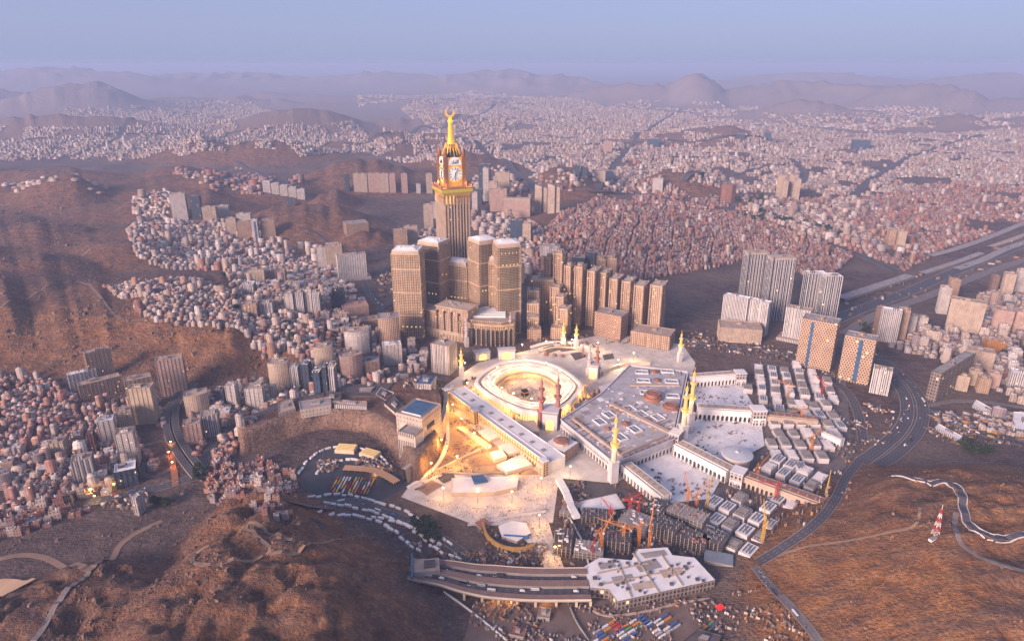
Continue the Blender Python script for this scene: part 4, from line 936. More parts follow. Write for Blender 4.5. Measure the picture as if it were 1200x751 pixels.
for q in range(4):
    a = math.pi / 4 + q * math.pi / 2; lamp_light('crown_lamp', (46 * math.cos(a), 46 * math.sin(a), 420), 16000, (1, .55, .16), 3, ck)
    lamp_light('spire_lamp', (22 * math.cos(a), 22 * math.sin(a), 512), 5000, (1, .6, .12), 2, ck)

def rounded(w, d, bow=.12):
    """a slab whose long front bows outwards"""
    n = 6; f = [(-w / 2 + w * k / n, -d / 2 - w * bow * math.sin(math.pi * k / n)) for k in range(n + 1)]
    return f + [(w / 2, d / 2), (-w / 2, d / 2)]
def wing_tower(label, px, py, w, d, rot, ytop, mats, bow=.045):
    w *= 1.08; d *= 1.06
    c = G(px, py); t = thing('hotel_tower', label, 'tower', (c[0], c[1], 0), rad(rot)); hh = ztop(c[1], ytop); KEEP.append(('c', tuple(c), max(w, d) * .6))
    p = rounded(w, d, bow); m = MB(); m.prism(p, 0, hh - 10, 0, 1, 4.0); m.obj('shaft', [mats, M_stone], t)
    big = [(x * 1.05, y * 1.07) for x, y in p]; m = MB(); m.prism(big, hh - 10, hh - 7.5, 0, 0, bottom=True); m.prism([(x * 1.01, y * 1.01) for x, y in p], hh - 7.5, hh, 0, 1); m.obj('cornice', [M_stone], t)
    m = MB(); m.prism([(x * .97, y * .95) for x, y in p], hh, hh + 1.2, 0, 0); m.prism([(x * .84, y * .78) for x, y in p], hh + 1.2, hh + 6, 0, 0, top=[(x * .5, y * .35) for x, y in p]); m.obj('roof_cap', [M_roofw], t)
    bits('roof_plant', M_white, [(x, x + RN.uniform(3, 7), y, y + RN.uniform(3, 6), hh + 1.2, hh + RN.uniform(4, 7)) for x, y in [(RN.uniform(-w * .38, w * .28), RN.uniform(-d * .4, d * .2)) for _ in range(5)]], t)
    for s_ in (-1, 1):
        m = MB(); m.box(s_ * w / 2 - 3.2, s_ * w / 2 + 3.2, -d / 2 - .8, d / 2 + .8, 0, hh - 8); m.obj('corner_pier', [F_abraj], t)
    return t
wing_tower('leftmost podium tower, brown gridded front and pale grey domed roof, left of the clock tower', 483, 392, 66, 52, -6, 291, F_abraj)
wing_tower('dark sided tower with a white cap just left of the clock tower', 512, 378, 62, 52, -28, 281, F_abrajg)
wing_tower('shorter white capped tower standing before the foot of the clock tower', 540, 376, 60, 44, -22, 305, F_abraj)
wing_tower('dark tower with a white cap just right of the clock tower', 567, 382, 52, 56, 34, 279, F_abrajg)
wing_tower('rightmost podium tower with grey flat cap and green glass side', 594, 388, 56, 50, 16, 283, F_abrajg)
wing_tower('lower white capped tower at the right front of the podium', 585, 384, 50, 46, 8, 300, F_abraj)
pc = G(545, 404)
t = thing('tower_podium', 'stepped shopping podium joining the feet of the clock tower group', 'podium', (pc[0], pc[1], 0), 0)
m = MB(); m.prism(ccw([(-50, 60), (-20, 26), (40, 6), (100, -6), (132, 10), (140, 120), (60, 220), (-130, 200), (-150, 90)]), 0, 66, 0, 1, 4); m.obj('body', [F_abraj, M_rooft], t)
m = MB()
for i in range(7): m.box(20, 108, 30 + i * 17, 40 + i * 17, 66, 71)
m.obj('roof_terrace', [M_roofw], t)
m = MB(); cc = [(-16, 20), (30, 2), (70, -8), (104, -10), (130, 0)]
for a, b in zip(cc[:-1], cc[1:]): m.arch_wall((a[0], a[1] - 3), (b[0], b[1] - 3), 0, 58, 12, 3.4, 42, 3, 0, 1); m.bar((a[0], a[1] - 3, 60), (b[0], b[1] - 3, 60), 6, 4)
m.obj('curved_front', [F_abraj, M_void], t); KEEP.append(('c', (pc[0] + 10, pc[1] + 100), 150))
hp = G(548, 403); hq = G(500, 393)
t, L = along('stepped_hotel', 'pale stepped hotel block with tall dark slots before the left podium towers', 'hotel', hq, hp)
m = MB(); m.prism(rect(L, 56, L / 2, 30), 0, 74, 0, 1, 4.2); m.prism(rect(L * .76, 52, L * .62, 31), 74, 92, 0, 1, 4.2); m.obj('body', [F_hotel, M_rooft], t)
m = MB()
for k_ in range(4): x = L * (.28 + .17 * k_); m.box(x - 2.6, x + 2.6, 1.2, 5, 26, 80)
m.obj('window_slot', [M_void], t)
m = MB(); m.box(-1, L + 1, .9, 3, 22, 24.5); m.box(L * .24 - 1, L + 1, .5, 58, 91, 93.4); m.box(-1, L * .25, .5, 59, 73.5, 75.6); m.obj('cornice', [M_stone], t)
m = MB(); m.arch_wall((2, 1.0), (L - 2, 1.0), 0, 22, 10, 3, 12, 2, 0, 1); m.obj('arcade', [M_stone, M_glow], t)
bits('roof_plant', M_roofg, [(x, x + RN.uniform(3, 8), y, y + RN.uniform(3, 6), 92, 92 + RN.uniform(2, 6)) for x, y in [(RN.uniform(L * .3, L * .9), RN.uniform(12, 48)) for _ in range(10)]], t)
KEEP.append(('c', tuple((hp + hq) / 2 + np.array((0, 30))), 70))

# ------------------------------------------------------------------ generic tower
def tower(label, x0, x1, py, ytop, d, rot=0, fac=None, roof=None, name='apartment_tower', cat='tower', wfac=1.0, pod=0, fins=0, crown=None, piers=False, group=None, finm=None, slot=None, w_=None, flank=None):
    """a tower whose front stands between photo columns x0..x1 with its foot at row py and its roof edge at row ytop"""
    c = P((x0 + x1) / 2, py); z = H1(*c); s_ = mpp(c[1], z); r = rad(rot); a = math.atan2(c[0], c[1])
    vis = (x1 - x0) * s_ * math.cos(a) ; e = abs(r + a)                              # turned box: front and side share the seen width
    w = max(8, (vis - d * math.sin(e) * .9) / max(.35, math.cos(e))) * wfac
    w = w_ or w
    hh = max(10, ztop(c[1], ytop) - z)
    o = np.array((-math.sin(r), math.cos(r))) * d * .5; q = c + o
    z = min(H1(*q), z, H1(q[0] + w / 2, q[1]), H1(q[0] - w / 2, q[1])) - 1
    t = thing(name, label, cat, (q[0], q[1], z), r, group); KEEP.append(('c', tuple(q), max(w, d) * .55)); hh += 1
    f = fac or F_cream; m = MB(); p = rect(w, d)
    if crown == 'oct': p = ngon(8, w / 2, 0, 0, math.pi / 8, d / 2)
    if crown == 'bow': p = rounded(w, d, .16)
    if crown == 'slant':
        m.prism(p, 0, hh * .88, 0, 1, cap=False); b = p; zz = [hh, hh * .88, hh * .88, hh]
        for i in range(4):
            j = (i + 1) % 4; m.face([(*b[i], hh * .88), (*b[j], hh * .88), (*b[j], zz[j]), (*b[i], zz[i])], 0, [(0, 0), (1, 0), (1, 1), (0, 1)])
        m.face([(*b[i], zz[i]) for i in range(4)], 1)
    else: m.block(p, 0, hh, 0, 1, 3.6, 1.6, .8)
    m.obj('body', [f, roof or M_rooft], t)
    if pod:
        m = MB(); m.block(rect(w + 26, d + 22, 0, -4), 0, pod, 0, 1, 4.2); m.obj('podium', [f, M_rooft], t)
    if not fins and crown not in ('oct', 'bow', 'slant') and not piers and not slot: fins = max(2, int(w / 7.5)); finm = finm or f; pf = .28
    if fins:
        m = MB()
        for i in range(fins + 1):
            x = -w / 2 + w * i / fins; m.box(x - .4, x + .4, -d / 2 - .9, -d / 2 + .3, pod, hh + .4)
        nf = max(2, int(fins * d / w))
        for i in range(nf + 1):
            y = -d / 2 + d * i / nf
            m.box(w / 2 - .3, w / 2 + .9, y - .4, y + .4, pod, hh + .4); m.box(-w / 2 - .9, -w / 2 + .3, y - .4, y + .4, pod, hh + .4)
        m.obj('fin', [finm or M_white], t)
    if slot:
        m = MB(); m.box(slot[0] * w - slot[1] / 2, slot[0] * w + slot[1] / 2, -d / 2 - .35, -d / 2 + 1, 4, hh - 6); m.obj('window_strip', [slot[2]], t)
    if flank:
        m = MB(); m.prism([(-w / 2 - .4, d / 2 - 3), (-w / 2 - .4, -d / 2 + 3), (-w / 2 + 1, -d / 2 + 3), (-w / 2 + 1, d / 2 - 3)], pod + 4, hh - 9, 0, 0); m.prism([(w / 2 - 1, -d / 2 + 6), (w / 2 + .4, -d / 2 + 6), (w / 2 + .4, d / 2 - 6), (w / 2 - 1, d / 2 - 6)], pod + 4, hh - 9, 0, 0); m.obj('glass_flank', [flank], t)
    if piers:
        for sx in (-1, 1):
            for sy in (-1, 1):
                m = MB(); m.box(sx * w / 2 - 2.2, sx * w / 2 + 2.2, sy * d / 2 - 2.2, sy * d / 2 + 2.2, 0, hh + 3); m.obj('corner_pier', [f, M_stone], t)
        m = MB(); m.box(-w / 2 - 1.6, w / 2 + 1.6, -d / 2 - 1.6, d / 2 + 1.6, hh - 3.2, hh + .6); m.obj('cornice', [M_stone], t)
    if crown == 'turret':
        m = MB(); m.prism(ngon(8, min(w, d) * .46, 0, -d * .1), hh, hh + 9, 0, 1); m.obj('roof_turret', [F_hotel, M_roofg], t)
    if crown not in ('slant',):
        m = MB(); k1, k2 = RN.uniform(-.2, .2) * w, RN.uniform(-.1, .2) * d
        m.block(rect(min(w * .4, 12), min(d * .4, 10), k1, k2), hh - 1.6, hh + 3.6, 0, 1, 3.6, .6, .4); m.obj('plant_room', [f, M_roofg], t)
        bits('roof_tank', M_roofg, [(x, x + RN.uniform(1.5, 3.5), y, y + RN.uniform(1.5, 3), hh - 1.6, hh + RN.uniform(.2, 2)) for x, y in [(RN.uniform(-w * .4, w * .32), RN.uniform(-d * .38, d * .3)) for _ in range(4)]], t)
    return t
T = tower
# row of slim hotel towers right of the clock tower group
R1 = [(636, 645, 372, 302), (647, 658, 376, 297), (659, 668, 378, 312), (670, 682, 381, 313), (684, 697, 382, 318), (697, 710, 380, 320), (709, 724, 384, 327), (722, 740, 385, 330), (735, 756, 391, 335), (754, 776, 395, 335)]
nm = ['slim round topped hotel tower at the far left end of the tower row', 'tall hotel tower with a big round roof turret', 'slim hotel tower between the round turret and a wider corner tower', 'hotel tower with a round corner crown, fourth in the row', 'tan tower in the middle of the hotel row, with white roof units', 'tan tower behind the left corner of the balconied block', 'tower with lit narrow front behind the balconied block', 'tower behind the right corner of the balconied block', 'second nearest tower at the right end of the hotel row', 'nearest tower at the right end of the hotel row with an open roof']
for i, ((x0, x1, py, yt), l_) in enumerate(zip(R1, nm)):
    T(l_, x0, x1, py, yt, 52 if i > 3 else 34, -26, F_hotel, M_roofg, 'hotel_tower', 'tower', piers=True, crown='turret' if i < 4 else None, w_=(18, 24, 17, 20, 19, 19, 20, 22, 24, 30)[i])
T('orange lit slim tower behind the hotel row', 698, 708, 350, 304, 24, -15, F_tan, None, 'hotel_tower', piers=True, crown='turret')
T('second orange lit tower behind the hotel row, right of its twin', 710, 720, 352, 303, 24, -15, F_tan, None, 'hotel_tower', piers=True, crown='turret')
T('dark curved glass tower behind the hotel row', 668, 684, 346, 302, 34, -10, F_darkg, M_roofg, 'hotel_tower')
T('black glass tower behind the hotel row, nearest to the orange pair', 684, 696, 344, 296, 30, -14, F_darkg, M_roofg, 'hotel_tower')
T('square balconied block with white latticed walls facing the mosque forecourt', 689, 733, 396, 368, 46, -33, F_balc, M_roofg, 'hotel', 'hotel', w_=78)
T('arched podium under the right end of the hotel row', 734, 788, 407, 391, 60, -26, F_hotel, M_rooft, 'hotel_podium', 'podium', w_=104)
for i, (x0, x1, py, yt) in enumerate(((618, 631, 393, 372), (618, 631, 388, 356), (618, 631, 382, 341), (652, 666, 394, 362), (648, 661, 388, 348), (643, 656, 382, 337))):
    T(['lowest step', 'middle step', 'top step'][i % 3] + ' of the terraced hotel wing on the ' + ['street side beside the podium towers', 'side of the gold lit gate minarets'][i // 3], x0, x1, py, yt, 34, -4 if i < 3 else -20, F_hotel, M_rooft, 'hotel_wing', 'hotel wing', piers=True)
T('broad back block joining the two terraced hotel wings', 622, 648, 376, 328, 40, -6, F_hotel, M_rooft, 'hotel_wing', 'hotel wing', piers=True)
T('arched low front of the right terraced wing by the gold lit minarets', 645, 663, 398, 384, 26, -10, F_hotel, M_rooft, 'hotel_wing', 'hotel wing')
T('arched low front of the left terraced wing by the forecourt', 618, 634, 398, 386, 26, 0, F_hotel, M_rooft, 'hotel_wing', 'hotel wing')
# white striped hotel towers on the right
T('tallest white striped tower at the back of its group', 868, 897, 356, 297, 40, 3, F_jab, M_roofw, 'striped_tower', fins=7, piers=True, finm=M_white, flank=F_darkg)
T('tall striped tower with a gold lit roof edge', 893, 926, 376, 303, 42, 3, F_jab, M_roofw, 'striped_tower', fins=8, piers=True, finm=M_white, flank=F_darkg)
T('left one of the two striped towers standing right of the gold edged tower', 937, 964, 376, 321, 34, 0, F_jab, M_roofw, 'striped_tower', fins=6, finm=M_white, flank=F_darkg)
T('right one of the two striped towers beside the valley motorway', 956, 981, 382, 324, 36, 0, F_jab, M_roofw, 'striped_tower', fins=7, finm=M_white, flank=F_darkg)
T('left slab with a tan front on the shared white podium', 842, 873, 388, 348, 24, -38, F_slatew, M_roofw, 'striped_slab', 'slab block', fins=8, finm=M_white)
T('right slab with a tan front on the shared white podium', 870, 897, 392, 353, 24, -38, F_slatew, M_roofw, 'striped_slab', 'slab block', fins=8, finm=M_white)
T('white two storey podium under the two tan fronted slabs', 840, 893, 402, 385, 60, -12, F_cream, M_rooft, 'hotel_podium', 'podium')
T('pale slab with its own podium behind the lattice front hotel', 915, 945, 400, 362, 28, -34, F_slatew, M_rooft, 'striped_slab', 'slab block', fins=8, finm=M_white, pod=10)
gl = G(910, 378); 
T('wide lattice front hotel with a dark blue glass slot, nearest the site corner', 929, 974, 432, 376, 46, -34, F_lattice, M_roofg, 'lattice_hotel', 'hotel', slot=(-.18, 7, M_glassb))
T('lattice front hotel with a broad blue glass strip at the highway', 979, 1018, 448, 396, 40, -34, F_lattice, M_roofg, 'lattice_hotel', 'hotel', slot=(.05, 9, M_glassb))
T('small white ribbed block standing alone inside the highway bend', 1018, 1040, 462, 433, 24, -30, F_slatew, M_rooft, 'apartment_tower', 'apartment block', fins=5)
# quarter beyond the highway, right
T('brown striped slab at the left end of the quarter past the highway', 1021, 1032, 393, 362, 24, -30, F_brown, None)
T('white tower with slanting dark window bands past the highway', 1026, 1050, 401, 364, 26, -30, F_slatew, M_roofw)
T('tan tower leaning on the white banded one past the highway', 1046, 1060, 398, 363, 24, -30, F_tan)
T('white tower behind the houses right of the banded tower', 1060, 1072, 392, 370, 22, -20, F_white)
T('low white tower beside the dip road', 1072, 1086, 390, 372, 24, -14, F_white)
T('broad cream hotel slab with an orange flank in the right quarter', 1106, 1148, 388, 353, 30, -36, F_cream, M_rooft, 'hotel', 'hotel')
T('white tower just behind the orange flanked hotel', 1096, 1110, 368, 337, 26, -24, F_white)
T('orange topped tower behind the orange flanked hotel', 1108, 1122, 352, 328, 24, -20, F_tan)
T('cream tower alone near the right edge, by the valley', 1170, 1185, 352, 321, 26, -24, F_cream)
T('white tower at the picture edge right of the cream one', 1186, 1200, 345, 317, 26, -24, F_white)
T('brown tower left of the lone cream tower', 1158, 1168, 345, 324, 22, -20, F_brown)
T('broad pink slab at the right edge', 1160, 1184, 390, 364, 40, -30, F_pink, None, 'hotel', 'hotel')
T('second pink slab close to the right edge', 1184, 1206, 392, 366, 40, -30, F_pink, None, 'hotel', 'hotel')
T('long grey raw concrete slab on the bare slope by the avenue', 1092, 1140, 458, 425, 20, 38, MATS['raw_concrete_facade'], M_conc, 'concrete_slab_block', 'slab block', wfac=1.1)
T('orange painted low block in the right quarter', 1152, 1178, 413, 400, 26, -18, facade('ochre_facade', (.55, .24, .06), bay=3.4, flr=3.6), None, 'apartment_block', 'apartment block')
T('long curved cream block below the orange painted one', 1128, 1164, 432, 412, 34, -26, F_cream, None, 'apartment_block', 'apartment block')
T('blue flanked grey block at the right edge above the avenue', 1178, 1204, 458, 438, 30, -30, F_slatew, M_roofw, 'apartment_block', 'apartment block')
for i, (x, y) in enumerate(((1125, 458), (1140, 452), (1150, 461), (1162, 455))):
    T(['cream cube block nearest the avenue', 'cream block behind the nearest cube block', 'tan cube block right of the nearest one', 'pink cube block at the end of the cream cluster'][i], x - 8, x + 9, y, y - 17, 24, -26, (F_cream, F_cream, F_tan, F_pink)[i], None, 'apartment_block', 'apartment block')
# left quarter
T('tall pink hotel slab standing on the brown slope above the viaducts', 189, 222, 463, 421, 26, 22, F_pink, M_rooft, 'hotel', 'hotel')
T('white slab with ribbed end at the foot of the brown slope', 83, 118, 455, 436, 18, 40, F_white, M_roofw)
T('long beige slab with a grid of windows at the foot of the slope', 97, 145, 464, 446, 24, 40, F_tan, M_rooft, 'hotel', 'hotel', wfac=1.1)
T('ochre tower behind the white and beige slabs', 106, 138, 446, 411, 22, 42, F_tan, M_rooft)
T('blank beige tower with a jagged top beside the viaduct', 155, 187, 497, 455, 24, 8, facade('blank_facade', (.50, .40, .29), bay=9, flr=14, fu=(.4, .5), fv=(.4, .5), lit=0), M_rooft)
T('brown block behind the blank beige tower', 153, 186, 482, 444, 26, 34, F_tan, M_rooft)
T('white ribbed tower left of the viaduct loop', 118, 140, 520, 493, 24, 24, F_white, M_roofw)
T('cream tower behind the white ribbed one', 140, 160, 508, 482, 24, 24, F_cream)
T('tall white tower above the loop ramp', 140, 166, 547, 508, 26, 18, F_white, M_rooft)
T('white tower with dark window grid in the lower left', 88, 116, 568, 539, 26, 26, F_slatew, M_rooft)
T('beige block at the edge of the left slum', 58, 82, 540, 519, 26, 16, F_cream)
T('grey block with blue roof units next to the tunnel road', 136, 165, 570, 551, 30, 26, F_darkg, M_roofw)
T('dark red slim block among the white towers', 106, 116, 534, 508, 16, 20, facade('maroon_facade', (.16, .05, .05), bay=3.2, flr=3.4))
T('lone white tower by the tunnel road', 154, 168, 604, 583, 18, -10, F_white, M_roofw)
T('pinkish white apartment slab right of the viaducts', 217, 240, 521, 497, 26, 20, F_pink, M_rooft)
T('ribbed grey white slab at the end of the pinkish one', 238, 260, 512, 487, 28, 20, F_slatew, M_rooft)
T('rounded cream block behind the pinkish slab', 218, 248, 486, 462, 28, 24, F_cream, M_rooft, crown='bow')
T('white tower halfway between the viaducts and the terrace', 266, 281, 482, 452, 22, 4, F_white, M_roofw)
T('low tower left of that white tower, with a dark flank', 252, 266, 478, 457, 22, 8, F_darkg)
T('white block with jagged roof at the left end of the terrace road', 288, 312, 480, 455, 26, 6, F_white)
T('cream paired tower above the terrace road', 315, 342, 455, 425, 28, 4, F_cream, M_rooft, crown='bow')
T('white framed glass tower, leftmost of the glass row', 341, 353, 458, 431, 24, 4, F_slatew, M_roofw)
T('dark teal glass tower, second in the glass row', 354, 366, 460, 427, 26, 0, F_darkg, M_roofw)
T('green black glass tower, third in the glass row', 367, 378, 461, 428, 26, 0, F_blueg, M_roofw)
T('grey glass tower, fourth in the glass row', 378, 386, 460, 430, 24, 0, F_darkg, M_roofw)
T('glass tower with a yellow sign side at the end of the row', 386, 395, 460, 428, 24, 0, F_slatew, M_roofw)
T('tall cream twin shafted tower behind the glass row', 370, 393, 446, 406, 28, 8, F_cream, M_rooft, crown='bow')
T('dusky pink hotel with curved striped front', 400, 428, 444, 416, 32, 28, F_pink, M_rooft, 'hotel', 'hotel', crown='bow')
T('white tower behind the striped pink hotel', 405, 434, 412, 386, 30, 12, F_white, M_rooft, crown='bow')
T('brown tower with arched front and round roof near the street loop', 445, 470, 408, 371, 40, 10, F_hotel, M_roofg, 'hotel_tower', 'tower', crown='bow', piers=False)
T('white block with a blue flank below the arched front tower', 450, 472, 428, 404, 26, 14, F_white, M_roofw)
T('ribbed pale hotel beside the mosque forecourt', 502, 531, 438, 404, 40, -24, F_slatew, M_rooft, 'hotel', 'hotel', fins=7, finm=M_stone)
T('grey block with blue flat roof behind the palace', 484, 508, 456, 431, 40, -10, F_slatew, M_glassb, 'apartment_block', 'block')
T('low dark flat roofed block on the street below the pink hotel', 428, 446, 440, 424, 36, 10, F_brown, M_roofg, 'apartment_block', 'block')
T('large white residential slab on its own podium left of the podium towers', 397, 431, 328, 299, 34, 18, F_slatew, M_rooft, 'residential_slab', 'slab block', pod=10, fins=12)
T('tall white tower left of the large residential slab', 373, 384, 318, 290, 28, 10, F_white)
T('cream tower nearest to the large residential slab', 384, 398, 318, 288, 34, 14, F_cream)
T('broad cream top tower beyond the residential slab', 386, 402, 308, 286, 30, 14, F_cream)
T('flat topped low white hall on the hill end left of the street loop', 404, 418, 364, 354, 40, 18, F_tan, M_rooft, 'hall', 'hall')
T('pink roofed long hall beside the street loop', 402, 434, 372, 356, 44, 22, F_pink, plain('pink_roof', (.42, .24, .20), .8, .2, .08), 'hall', 'hall')
T('long low tan hall below the pink roofed hall', 420, 446, 382, 372, 40, 16, F_tan, M_rooft, 'hall', 'hall')
T('black slab with red end wall next to the pink roofed hall', 392, 406, 366, 337, 22, 20, F_darkg, None)
for i, (x0, x1, py, yt) in enumerate(((334, 346, 366, 344), (346, 358, 366, 342), (358, 368, 366, 339), (366, 377, 370, 341))):
    T(['first', 'second', 'third', 'last'][i] + ' white block of the curved terrace row in the middle left quarter', x0, x1, py, yt, 30, 8, F_slatew if i % 2 else F_white, M_rooft, 'apartment_block', 'apartment block')
T('brown square block left of the curved terrace row', 284, 304, 372, 356, 34, 6, F_tan, M_rooft, 'hotel', 'hotel')
T('grey white block beside the brown square one', 304, 322, 370, 355, 28, 6, F_slatew, M_rooft, 'apartment_block', 'apartment block')
T('cream paired slab above the brown square block', 292, 312, 334, 314, 26, 8, F_cream)
T('brown block right of the cream paired slab', 312, 336, 334, 315, 26, 8, F_pink)
T('small pink tower behind the brown block', 325, 336, 330, 314, 22, 8, F_pink)
T('white hall with flat stepped floors in the left quarter', 284, 300, 348, 333, 34, 10, F_slatew, M_roofw, 'apartment_block', 'hall')
# hill quarter, upper left
T('brown and white tower at the left end of the hill quarter', 202, 222, 258, 227, 36, 12, F_white, M_rooft)
T('dark grey tower next to the brown and white one', 225, 238, 257, 230, 36, 10, F_darkg, M_roofg)
T('cream slab in the middle of the hill quarter row', 238, 256, 263, 242, 34, 10, F_cream)
T('white slab behind the cream one in the hill quarter', 256, 270, 258, 241, 34, 10, F_white)
T('white tower of the right hill quarter group', 266, 279, 275, 256, 30, 10, F_cream)
T('peach slab in the right hill quarter group', 279, 298, 279, 260, 34, 14, F_tan)
T('white slab with a dark glass strip in the hill quarter', 297, 305, 286, 258, 28, 12, F_white, M_roofw, slot=(.1, 8, M_glassb))
T('beige tower at the right end of the hill quarter', 308, 324, 280, 258, 34, 16, F_tan)
T('pale block at the back of the right hill quarter group', 278, 296, 268, 250, 30, 10, F_white)
for i, x in enumerate((308, 318, 328, 338, 348)):
    T(['first', 'second', 'third', 'fourth', 'fifth'][i] + ' from the left of the white blocks on the crest above the hill quarter', x, x + 10, 226 + i * 2, 213 + i * 2.2, 34, 8, F_white, M_roofw, 'apartment_block', 'apartment block')
# behind and around the clock tower
for i, (x0, x1) in enumerate(((404, 410), (415, 423), (423, 431), (432, 437), (437, 446), (446, 456), (457, 464), (471, 478), (488, 493), (500, 507))):
    T(['thin dark', 'pale', 'cream', 'slim pink', 'broad pink', 'twin slotted', 'single pink', 'lone pink', 'stubby white', 'cream'][i] + ' tower in the far row left of the clock, number ' + 'one two three four five six seven eight nine ten'.split()[i] + ' from the left', x0, x1, 225 + .2 * i, 204 if i not in (8,) else 216, 34, 8, (F_darkg, F_cream, F_cream, F_pink, F_pink, F_cream, F_pink, F_pink, F_white, F_cream)[i], name='far_tower')
for i, (x0, x1, py, yt, f) in enumerate(((561, 575, 226, 193, F_darkg), (566, 573, 236, 197, F_white), (573, 583, 240, 213, F_cream), (580, 597, 236, 202, F_cream), (574, 594, 248, 222, F_pink), (556, 565, 240, 222, F_darkg), (553, 560, 250, 226, F_white))):
    T(['dark tower', 'slim white tower', 'cream tower', 'tall cream tower', 'pink block', 'dark block', 'white block'][i] + ' in the cluster right behind the clock tower' + ['', '', ', in front', ', at its right', ', lowest', ', half hidden', ', nearest the clock'][i], x0, x1, py, yt, 34, -4, f, name='far_tower')
T('large pink slab hotel right behind the podium towers', 588, 621, 256, 231, 44, -6, F_pink, M_rooft, 'hotel', 'hotel', piers=True)
T('left twin of the two cream towers with slanted tops', 626, 641, 250, 215, 44, -8, F_cream, None, 'slanted_tower', crown='slant', slot=(.15, 8, M_void))
T('right twin of the two cream towers with slanted tops', 641, 656, 250, 214, 44, -8, F_cream, None, 'slanted_tower', crown='slant', slot=(.15, 8, M_void))
T('dark grey tower far behind the slanted twins', 671, 679, 208, 194, 50, -8, F_darkg, None, 'far_tower')
T('second dark grey tower far behind the slanted twins', 680, 688, 209, 196, 50, -8, F_darkg, None, 'far_tower')
T('cream slab with a blue half far behind the red hillside', 697, 709, 214, 199, 50, -8, F_cream, None, 'far_tower')
T('blue glass slab joined to the cream slab far behind the red hillside', 709, 718, 214, 200, 50, -8, F_blueg, None, 'far_tower')
T('white tower alone on the far dark hill foot', 764, 776, 226, 209, 44, -14, F_white, None, 'far_tower')
T('rust red eight sided block by the far motorway junction', 843, 863, 238, 217, 70, -10, facade('rust_facade', (.34, .15, .10), bay=5, flr=5, lit=.005), M_redst, 'far_tower', 'block', crown='oct')
for i, (x0, x1, py, yt) in enumerate(((909, 917, 232, 206), (915, 922, 234, 212), (922, 928, 232, 205), (928, 936, 236, 210))):
    T(['first', 'second', 'third', 'fourth'][i] + ' slim cream tower of the far group above the park', x0, x1, py, yt, 40, -14, F_cream, None, 'far_tower')
T('left one of the beige tower pair near the valley strip', 1038, 1049, 289, 270, 40, -16, F_tan, None, 'far_tower')
T('right one of the beige tower pair near the valley strip', 1049, 1061, 291, 271, 40, -16, F_cream, None, 'far_tower')
T('far blue glass block in the white city on the right', 998, 1020, 176, 164, 90, -14, F_blueg, None, 'far_tower', 'block')
T('far blue glass pair in the white city', 758, 772, 173, 163, 70, -10, F_blueg, None, 'far_tower', 'block')
T('far dark blue tower in the white city', 895, 903, 166, 155, 60, -14, F_blueg, None, 'far_tower', 'block')
T('far brown block on the avenue in the white city', 707, 717, 178, 166, 70, -8, F_pink, None, 'far_tower', 'block')
T('far dark block left of the dark blue tower', 863, 873, 164, 157, 60, -12, F_darkg, None, 'far_tower', 'block')
T('white tower low behind the left podium tower', 497, 508, 268, 240, 36, 4, F_cream, None, 'far_tower')
T('white slab touching the clock tower shaft on its left', 505, 516, 256, 238, 36, 4, F_white, None, 'far_tower')
T('tan block cluster left of the podium towers', 462, 478, 292, 270, 34, 10, F_tan)
T('cream block behind the tan cluster left of the podium towers', 474, 490, 288, 266, 34, 6, F_cream)
T('pale flat block with a white roof on the small dark hill', 405, 434, 272, 258, 70, 24, F_tan, M_roofg, 'hall', 'hall')
T('cream tower right of the grey capped podium tower', 612, 622, 285, 262, 34, -6, F_cream)
T('dark teal block behind the podium towers', 598, 612, 282, 258, 34, -6, F_blueg)
T('white ribbed hall on the slope above the hotel row', 632, 656, 304, 288, 34, -8, F_slatew, M_roofg, 'apartment_block', 'hall')
T('slim white tower right of the podium towers', 607, 614, 332, 310, 24, -6, F_white)

# ------------------------------------------------------------------ palace on the terrace
pa = thing('palace', 'big cream palace block with dark glazed roof on the terrace above the golden plaza', 'palace', (0, 0, 0))
z0 = 30
pl = ccw([G(468, 530, z0), G(495, 524, z0), G(517, 505, z0), G(514, 470, 62), G(492, 461, 62), G(470, 478, z0 + 30)])
q0, q1, q2 = G(476, 534, 18), G(496, 527, 18), G(518, 508, 18)
e1 = (q2 - q1) / np.linalg.norm(q2 - q1); e2 = np.array((-e1[1], e1[0])); Lp = float(np.linalg.norm(q2 - q1))
pb = [q1, q2, q2 + e2 * 58, q1 + e2 * 58]; KEEP.append(('c', tuple(np.mean(pb, 0)), 60))
F_pal = facade('palace_facade', (.56, .47, .40), (.08, .07, .07), bay=7, flr=9, fu=(.4, .62), fv=(.3, .66), lit=.03)
m = MB(); m.block([tuple(p) for p in pb], 10, 84, 0, 1, 7, 2, 1.4); m.obj('main_hall', [F_pal, M_stone], pa)
ins_ = np.mean(pb, 0); m = MB(); m.prism([tuple(ins_ + (np.array(p) - ins_) * .74) for p in pb], 82, 85.4, 0, 1); m.obj('glazed_roof', [M_marble2, M_glassb], pa)
fb = [q1 - e2 * 2 - e1 * 30, q1 - e2 * 2 - e1 * 1.0, q1 + e2 * 34 - e1 * 1.0, q1 + e2 * 34 - e1 * 30]
F_palf = facade('palace_front', (.58, .50, .43), (.07, .06, .06), bay=4.2, flr=44, fu=(.36, .8), fv=(.12, .92), lit=0)
m = MB(); m.block([tuple(p) for p in fb], 8, 66, 0, 1, 4.2, 2, 1.2); m.obj('front_pavilion', [F_palf, M_roofg], pa)
m = MB()
for k_ in range(8): p_ = fb[0] + (fb[1] - fb[0]) * (k_ + .2) / 7.4 - e2 * .9; m.lathe([(1.1, 8), (1.0, 62)], 8, p_[0], p_[1])
m.obj('column', [M_marble], pa)
